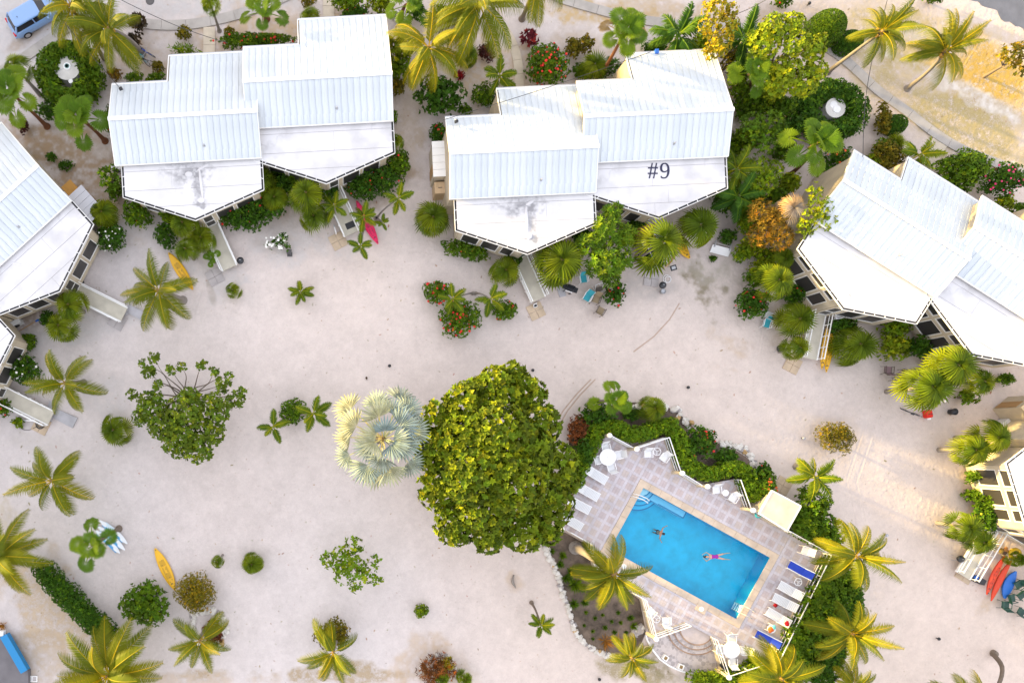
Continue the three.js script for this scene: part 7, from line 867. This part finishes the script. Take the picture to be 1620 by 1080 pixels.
{
  mat('car_blue', [0.17, 0.31, 0.56], 0.28, { physical: true, clearcoat: 1, clearcoatRoughness: 0.06 }); mat('car_glass', [0.012, 0.014, 0.018], 0.08); mat('tail_red', [0.5, 0.01, 0.02], 0.25); mat('tyre', [0.02, 0.02, 0.02], 0.9); mat('rim', [0.5, 0.5, 0.52], 0.3, { metalness: 0.8 });
  const t = thing('parked_car', 'light blue hatchback parked under a coconut palm in the top left corner', 'car', P(54, 20, 0.8).setY(0), 30 * DEG); t.scale.set(1.06, 0.9, 1);
  const loft = (rows, close = true) => { const n = rows[0].length, pos = [], idx = []; rows.forEach((q) => q.forEach((p) => pos.push(...p))); for (let i = 0; i + 1 < rows.length; i++) for (let j = 0; j < n; j++) { const a = i * n + j, b = i * n + (j + 1) % n; idx.push(a, b, a + n, b, b + n, a + n); } if (close) for (let j = 1; j < n - 1; j++) { idx.push(0, j + 1, j); const e = (rows.length - 1) * n; idx.push(e, e + j, e + j + 1); } const g = new THREE.BufferGeometry(); g.setAttribute('position', new THREE.Float32BufferAttribute(pos, 3)); g.setIndex(idx); const q = g.toNonIndexed(); q.computeVertexNormals(); return q; };
  const ring = (x0, x1, w, y, rr = 0.3) => { const o = [], c = [[x1 - rr, w - rr, 0], [x0 + rr, w - rr, 1], [x0 + rr, -w + rr, 2], [x1 - rr, -w + rr, 3]]; c.forEach(([x, z, k]) => { for (let i = 0; i <= 3; i++) { const a = (k + i / 3) * Math.PI / 2; o.push([x + rr * Math.cos(a), y, z + rr * Math.sin(a)]); } }); return o.reverse(); };
  mesh('body', loft([ring(-2.05, 2.05, 0.82, 0.25), ring(-2.12, 2.12, 0.88, 0.45), ring(-2.1, 2.1, 0.89, 0.7), ring(-2.04, 2.02, 0.85, 0.9), ring(-1.98, 1.85, 0.8, 0.98)]), M.car_blue, t); mesh('windows', loft([ring(-1.95, 0.95, 0.79, 0.96), ring(-1.72, 0.45, 0.66, 1.42, 0.25)]), M.car_glass, t); mesh('roof', loft([ring(-1.72, 0.42, 0.68, 1.41, 0.25), ring(-1.68, 0.36, 0.65, 1.48, 0.25), ring(-1.5, 0.2, 0.55, 1.51, 0.25)]), M.car_blue, t);
  for (const s of [-1, 1]) { mesh('pillar', join([bar(V(-1.9, 0.98, s * 0.77), V(-1.68, 1.43, s * 0.66), 0.1), bar(V(-0.3, 0.98, s * 0.8), V(-0.35, 1.43, s * 0.68), 0.07), bar(V(0.92, 0.98, s * 0.76), V(0.42, 1.43, s * 0.65), 0.07)]), M.car_blue, t); mesh('tail_light', rbox(0.14, 0.16, 0.34, 0.04, -2.06, 0.8, s * 0.64), M.tail_red, t); mesh('mirror', rbox(0.14, 0.12, 0.2, 0.04, 0.7, 1.0, s * 0.95), M.car_blue, t); for (const x of [-1.3, 1.3]) { const w = mesh('wheel', new THREE.CylinderGeometry(0.32, 0.32, 0.22, 24).rotateX(Math.PI / 2).translate(x, 0.32, s * 0.8), M.tyre, t); mesh('rim', new THREE.CylinderGeometry(0.2, 0.2, 0.24, 16).rotateX(Math.PI / 2).translate(x, 0.32, s * 0.8), M.rim, w); } }
  mesh('bumper', rbox(0.16, 0.18, 1.5, 0.06, -2.1, 0.45, 0), M.car_blue, t); mesh('aerial', cyl(0.03, 0.02, 0.1, -1.2, 1.5, 0.05), M.black, t); mesh('headlight', join([-1, 1].map((s) => rbox(0.2, 0.14, 0.34, 0.05, 1.98, 0.75, s * 0.6))), M.white_plastic, t);
}
// the dark slab and blue board at the lower left edge
{
  const q = [[-30, 1000], [7, 1004], [44, 1062], [44, 1100], [-30, 1100]].map(([x, y]) => P2(x, y, 0.5)), c = [-27, 17.5]; const t = thing('dock_platform', 'dark grey platform with a bright blue edge board in the lower left corner', 'platform', V(c[0], 0, c[1])); mesh('deck', prism(q.map((p) => [p[0] - c[0], p[1] - c[1]]), 0, 0.5), mat('dark_slab', [0.17, 0.16, 0.17], 0.8, { map: mottle }), t); const a = P(7, 1004, 0.75), b = P(40, 1061, 0.75); mesh('edge_board', bar(a.clone().sub(V(c[0], 0, c[1])), b.clone().sub(V(c[0], 0, c[1])), 0.58, 0.5), mat('edge_blue', [0.005, 0.20, 0.46], 0.5), t); mesh('end_cap', rbox(0.4, 0.4, 0.4, 0.05, P(2, 1002, 0.7).x - c[0], 0.6, P(2, 1002, 0.7).z - c[1]), M.white_plastic, t);
  for (const [x, l] of [[46, 'small square white tile frame on the sand below the blue board, left of two'], [55, 'small square white tile frame on the sand below the blue board, right of two']]) { const s = thing('drain_frame', l, 'drain', P(x, 1073)); mesh('rim', join([box(0.42, 0.1, 0.06, 0, 0.05, 0.2), box(0.42, 0.1, 0.06, 0, 0.05, -0.2), box(0.06, 0.1, 0.34, 0.18, 0.05, 0), box(0.06, 0.1, 0.34, -0.18, 0.05, 0)]), M.white_trim, s); mesh('grate', box(0.32, 0.06, 0.36, 0, 0.03, 0), M.paver_grey, s); }
}
// ---------------------------------------------------------------- the swimmers
function fleshed(bones, cell, k) {                           // one skin round tapered bones [a, b, ra, rb], by surface nets
  let lo = V(9, 9, 9), hi = V(-9, -9, -9); for (const [a, b, ra, rb] of bones) for (const [p, q] of [[a, ra], [b, rb]]) { lo.min(p.clone().subScalar(q + 3 * cell)); hi.max(p.clone().addScalar(q + 3 * cell)); }
  const n = [0, 1, 2].map((i) => Math.ceil((hi.getComponent(i) - lo.getComponent(i)) / cell) + 1), F = new Float32Array(n[0] * n[1] * n[2]).fill(1), I = (x, y, z) => x + n[0] * (y + n[1] * z);
  for (const [a, b, ra, rb] of bones) { const R = Math.max(ra, rb) + 2.5 * k + 2 * cell, l = [0, 1, 2].map((i) => Math.max(0, Math.floor((Math.min(a.getComponent(i), b.getComponent(i)) - R - lo.getComponent(i)) / cell))), h = [0, 1, 2].map((i) => Math.min(n[i] - 1, Math.ceil((Math.max(a.getComponent(i), b.getComponent(i)) + R - lo.getComponent(i)) / cell))), d = b.clone().sub(a), dd = Math.max(1e-9, d.lengthSq());
    for (let z = l[2]; z <= h[2]; z++) for (let y = l[1]; y <= h[1]; y++) for (let x = l[0]; x <= h[0]; x++) { const px = lo.x + x * cell - a.x, py = lo.y + y * cell - a.y, pz = lo.z + z * cell - a.z, t = Math.max(0, Math.min(1, (px * d.x + py * d.y + pz * d.z) / dd)), e = Math.hypot(px - d.x * t, py - d.y * t, pz - d.z * t) - (ra + (rb - ra) * t), i = I(x, y, z), f = F[i], m = Math.max(k - Math.abs(e - f), 0) / k; F[i] = Math.min(e, f) - m * m * k * 0.25; } }
  const pos = [], id = new Int32Array(F.length).fill(-1), idx = [];
  for (let z = 0; z + 1 < n[2]; z++) for (let y = 0; y + 1 < n[1]; y++) for (let x = 0; x + 1 < n[0]; x++) { let s = 0, cx = 0, cy = 0, cz = 0; const v = (i) => F[I(x + (i & 1), y + (i >> 1 & 1), z + (i >> 2))]; for (let i = 0; i < 8; i++) for (const bit of [1, 2, 4]) if (!(i & bit)) { const a = v(i), b = v(i | bit); if ((a < 0) !== (b < 0)) { const t = a / (a - b); s++; cx += (i & 1) + (bit === 1 ? t : 0); cy += (i >> 1 & 1) + (bit === 2 ? t : 0); cz += (i >> 2) + (bit === 4 ? t : 0); } } if (s) { id[I(x, y, z)] = pos.length / 3; pos.push(lo.x + (x + cx / s) * cell, lo.y + (y + cy / s) * cell, lo.z + (z + cz / s) * cell); } }
  const quad = (a, b, c, d, f) => { if (a < 0 || b < 0 || c < 0 || d < 0) return; f ? idx.push(a, b, c, a, c, d) : idx.push(a, c, b, a, d, c); };
  for (let z = 1; z + 1 < n[2]; z++) for (let y = 1; y + 1 < n[1]; y++) for (let x = 1; x + 1 < n[0]; x++) { const f = F[I(x, y, z)] < 0; if (f !== F[I(x + 1, y, z)] < 0) quad(id[I(x, y - 1, z - 1)], id[I(x, y, z - 1)], id[I(x, y, z)], id[I(x, y - 1, z)], f); if (f !== F[I(x, y + 1, z)] < 0) quad(id[I(x - 1, y, z - 1)], id[I(x - 1, y, z)], id[I(x, y, z)], id[I(x, y, z - 1)], f); if (f !== F[I(x, y, z + 1)] < 0) quad(id[I(x - 1, y - 1, z)], id[I(x, y - 1, z)], id[I(x, y, z)], id[I(x - 1, y, z)], f); }
  const g = new THREE.BufferGeometry(); g.setAttribute('position', new THREE.Float32BufferAttribute(pos, 3)); g.setIndex(idx); g.computeVertexNormals(); return g;
}
function hand(w, dir, side, up) {                            // palm and five separate, slightly curled fingers
  const b = [], at = (f, s, u) => w.clone().addScaledVector(dir, f).addScaledVector(side, s).addScaledVector(up, u); for (const s of [-0.024, -0.008, 0.008, 0.024]) b.push([at(0.01, s * 0.8, 0), at(0.085, s, 0), 0.017, 0.013]);
  [[-0.031, 0.055], [-0.0105, 0.075], [0.0105, 0.08], [0.031, 0.07]].forEach(([s, l]) => { b.push([at(0.085, s, 0), at(0.085 + l * 0.55, s * 1.15, -0.006), 0.0095, 0.0085], [at(0.085 + l * 0.55, s * 1.15, -0.006), at(0.085 + l, s * 1.2, -0.022), 0.0085, 0.007]); }); b.push([at(0.025, 0.03, 0), at(0.055, 0.062, -0.004), 0.013, 0.010], [at(0.055, 0.062, -0.004), at(0.09, 0.07, -0.012), 0.010, 0.008]); return fleshed(b, 0.004, 0.006);
}
mat('skin', [0.56, 0.33, 0.22], 0.5); mat('skin_dark', [0.42, 0.22, 0.13], 0.5); mat('swimsuit', [0.33, 0.008, 0.30], 0.6); mat('hair', [0.012, 0.010, 0.010], 0.5); mat('lips', [0.42, 0.10, 0.09], 0.5); mat('shorts', [0.02, 0.03, 0.05], 0.7);
{
  const WY = 0.44, head = (c, f, up, s) => [[c.clone().addScaledVector(up, -0.02), c.clone().addScaledVector(up, 0.03), 0.088, 0.085], [c.clone().addScaledVector(f, 0.035).addScaledVector(up, -0.05), c.clone().addScaledVector(f, 0.045).addScaledVector(up, -0.075), 0.055, 0.042], [c.clone().addScaledVector(f, 0.088).addScaledVector(up, 0.012), c.clone().addScaledVector(f, 0.105).addScaledVector(up, -0.022), 0.012, 0.017], [c.clone().addScaledVector(s, 0.088), c.clone().addScaledVector(s, 0.095).addScaledVector(up, -0.02), 0.02, 0.015], [c.clone().addScaledVector(s, -0.088), c.clone().addScaledVector(s, -0.095).addScaledVector(up, -0.02), 0.02, 0.015]];
  // a woman afloat on her back: own axes, x from feet to head
  const t = thing('person', 'person in a purple swimsuit floating on the back with arms raised, in the pool', 'person', P(1132, 880.4, WY).setY(WY - 0.03), 0); t.rotation.y = Math.PI + 0.02;
  const J = (x, y, z) => V(x, y, z), B = [], U = V(0, 1, 0), X = V(1, 0, 0), Z = V(0, 0, 1);
  B.push([J(-0.12, 0, -0.02), J(-0.12, 0, 0.02), 0.13, 0.13], [J(0.08, 0.0, -0.03), J(0.08, 0, 0.03), 0.1, 0.1], [J(0.3, 0.0, -0.07), J(0.3, 0, 0.07), 0.105, 0.105], [J(0.41, 0, -0.15), J(0.41, 0, 0.15), 0.062, 0.062], [J(-0.1, 0, 0), J(0.35, 0, 0), 0.11, 0.11], [J(0.42, 0, 0), J(0.56, 0.01, 0), 0.06, 0.052]);
  for (const s of [-1, 1]) { const hp = J(-0.2, -0.01, s * 0.085), kn = J(-0.6, 0.015 - 0.03 * (s > 0), s * 0.19), an = J(-0.99, -0.06, s * 0.24), toe = J(-1.17, 0.0, s * 0.26), sh = J(0.42, 0, s * 0.17), el = J(0.66, -0.03, s * 0.34), wr = J(s < 0 ? 0.82 : 0.86, -0.02, s * (s < 0 ? 0.19 : 0.24)); B.push([hp, kn, 0.088, 0.058], [kn, an, 0.056, 0.036], [an, toe, 0.036, 0.026], [sh, el, 0.05, 0.04], [el, wr, 0.04, 0.028]); mesh('hand', hand(wr, wr.clone().sub(el).normalize(), V(0.5, 0, -s).normalize(), U), M.skin, t); mesh('toes', join([...Array(5)].map((_, i) => ball(0.014 - 0.0015 * i, -1.18 + 0.006 * i, 0.02, s * (0.235 + 0.017 * i), 6))), M.skin, t); }
  const hc = J(0.66, 0.03, 0); B.push(...head(hc, U, X, Z)); mesh('body', fleshed(B, 0.012, 0.035), M.skin, t);
  mesh('swimsuit', fleshed([[J(-0.13, 0.0, -0.03), J(-0.13, 0, 0.03), 0.138, 0.138], [J(0.08, 0, -0.03), J(0.08, 0, 0.03), 0.109, 0.109], [J(-0.1, 0, 0), J(0.28, 0, 0), 0.119, 0.119], [J(0.25, 0.0, -0.07), J(0.25, 0, 0.07), 0.113, 0.113], [J(0.3, 0.03, -0.1), J(0.42, 0.045, -0.1), 0.03, 0.03], [J(0.3, 0.03, 0.1), J(0.42, 0.045, 0.1), 0.03, 0.03]], 0.012, 0.03), M.swimsuit, t);
  mesh('hair', fleshed([[J(0.7, 0.0, -0.03), J(0.7, 0.0, 0.03), 0.088, 0.088], [J(0.68, -0.03, 0), J(0.82, -0.02, 0), 0.09, 0.07], [J(0.8, -0.03, -0.05), J(0.9, -0.03, 0.06), 0.05, 0.04]], 0.01, 0.03), M.hair, t); mesh('eye', join([-1, 1].map((s) => ball(0.012, hc.x + 0.012, hc.y + 0.088, s * 0.033, 8))), M.hair, t); mesh('mouth', rbox(0.014, 0.012, 0.045, 0.005, hc.x - 0.052, hc.y + 0.093, 0), M.lips, t);
  // a swimmer, head and shoulders out of the water
  const q = thing('person', 'person with dark hair standing chest-deep with arms spread near the pool steps', 'person', P(1046, 843, WY).setY(WY), -0.3), C = [];
  C.push([J(-0.02, -0.42, 0), J(0, -0.05, 0), 0.12, 0.125], [J(-0.02, -0.45, -0.06), J(-0.02, -0.45, 0.06), 0.12, 0.12], [J(0, -0.02, -0.08), J(0, -0.02, 0.08), 0.115, 0.115], [J(0, 0.06, -0.16), J(0, 0.06, 0.16), 0.068, 0.068], [J(0.01, 0.08, 0), J(0.04, 0.22, 0), 0.065, 0.058]);
  for (const s of [-1, 1]) { const hp = J(-0.02, -0.5, s * 0.09), kn = J(0.03, -0.86, s * 0.11), an = J(-0.03, -1.21, s * 0.12), toe = J(0.16, -1.25, s * 0.14), sh = J(0, 0.06, s * 0.2), el = J(0.06, -0.08, s * 0.42), wr = J(0.22, -0.05, s * 0.6); C.push([hp, kn, 0.09, 0.06], [kn, an, 0.058, 0.04], [an, toe, 0.038, 0.028], [sh, el, 0.055, 0.045], [el, wr, 0.045, 0.03]); mesh('hand', hand(wr, wr.clone().sub(el).normalize(), X, U), M.skin_dark, q); }
  const f = V(0.97, -0.2, 0).normalize(), u = V(0.2, 0.97, 0).normalize(), h2 = J(0.06, 0.33, 0); C.push(...head(h2, f, u, Z)); mesh('body', fleshed(C, 0.012, 0.035), M.skin_dark, q);
  mesh('hair', fleshed([[h2.clone().addScaledVector(u, 0.04).addScaledVector(f, 0.01), h2.clone().addScaledVector(u, 0.02).addScaledVector(f, -0.03), 0.09, 0.092]], 0.01, 0.02), M.hair, q); mesh('eye', join([-1, 1].map((s) => { const e = h2.clone().addScaledVector(f, 0.086).addScaledVector(u, 0.012); return ball(0.012, e.x, e.y, s * 0.033, 8); })), M.hair, q); mesh('shorts', fleshed([[J(-0.02, -0.46, -0.06), J(-0.02, -0.46, 0.06), 0.13, 0.13], [J(-0.02, -0.5, -0.09), J(0.01, -0.72, -0.1), 0.1, 0.095], [J(-0.02, -0.5, 0.09), J(0.01, -0.72, 0.1), 0.1, 0.095]], 0.012, 0.03), M.shorts, q);
}
// ---------------------------------------------------------------- the belt of tall trees to the west, out of frame, that keeps the low sun off the sand
{
  const r = rng(909), L = [], tr = [];
  for (let i = 0; i < 64; i++) { const z = -125 + i * 2.9 + (r() - 0.5) * 2, x = -62 + (r() - 0.5) * 9 - 0.0 * i, h = BELT_H * (0.80 + 0.32 * r()), w = 2.6 + 1.6 * r(); L.push([x, h * 0.68, z, w, h * 0.32, w], [x + 1, h * 0.34, z + 1, w * 0.9, h * 0.3, w * 0.9]); tr.push(rod(V(x, 0, z), V(x, h * 0.7, z), 0.2)); }
  const belt = new THREE.Group(); belt.name = 'tree_belt'; scene.add(belt); tag(belt, 'belt of tall trees beyond the west side of the court', 'trees', null, 'stuff');
  mesh('crowns', crown(L, 5.5, 0.9, 910, { whorl: 4, shape: [0.5, 0.08], inner: 0.4 }), G.green, belt, 'stuff'); mesh('trunks', join(tr), M.bark, belt, 'stuff');
}
renderer.render(scene, camera);
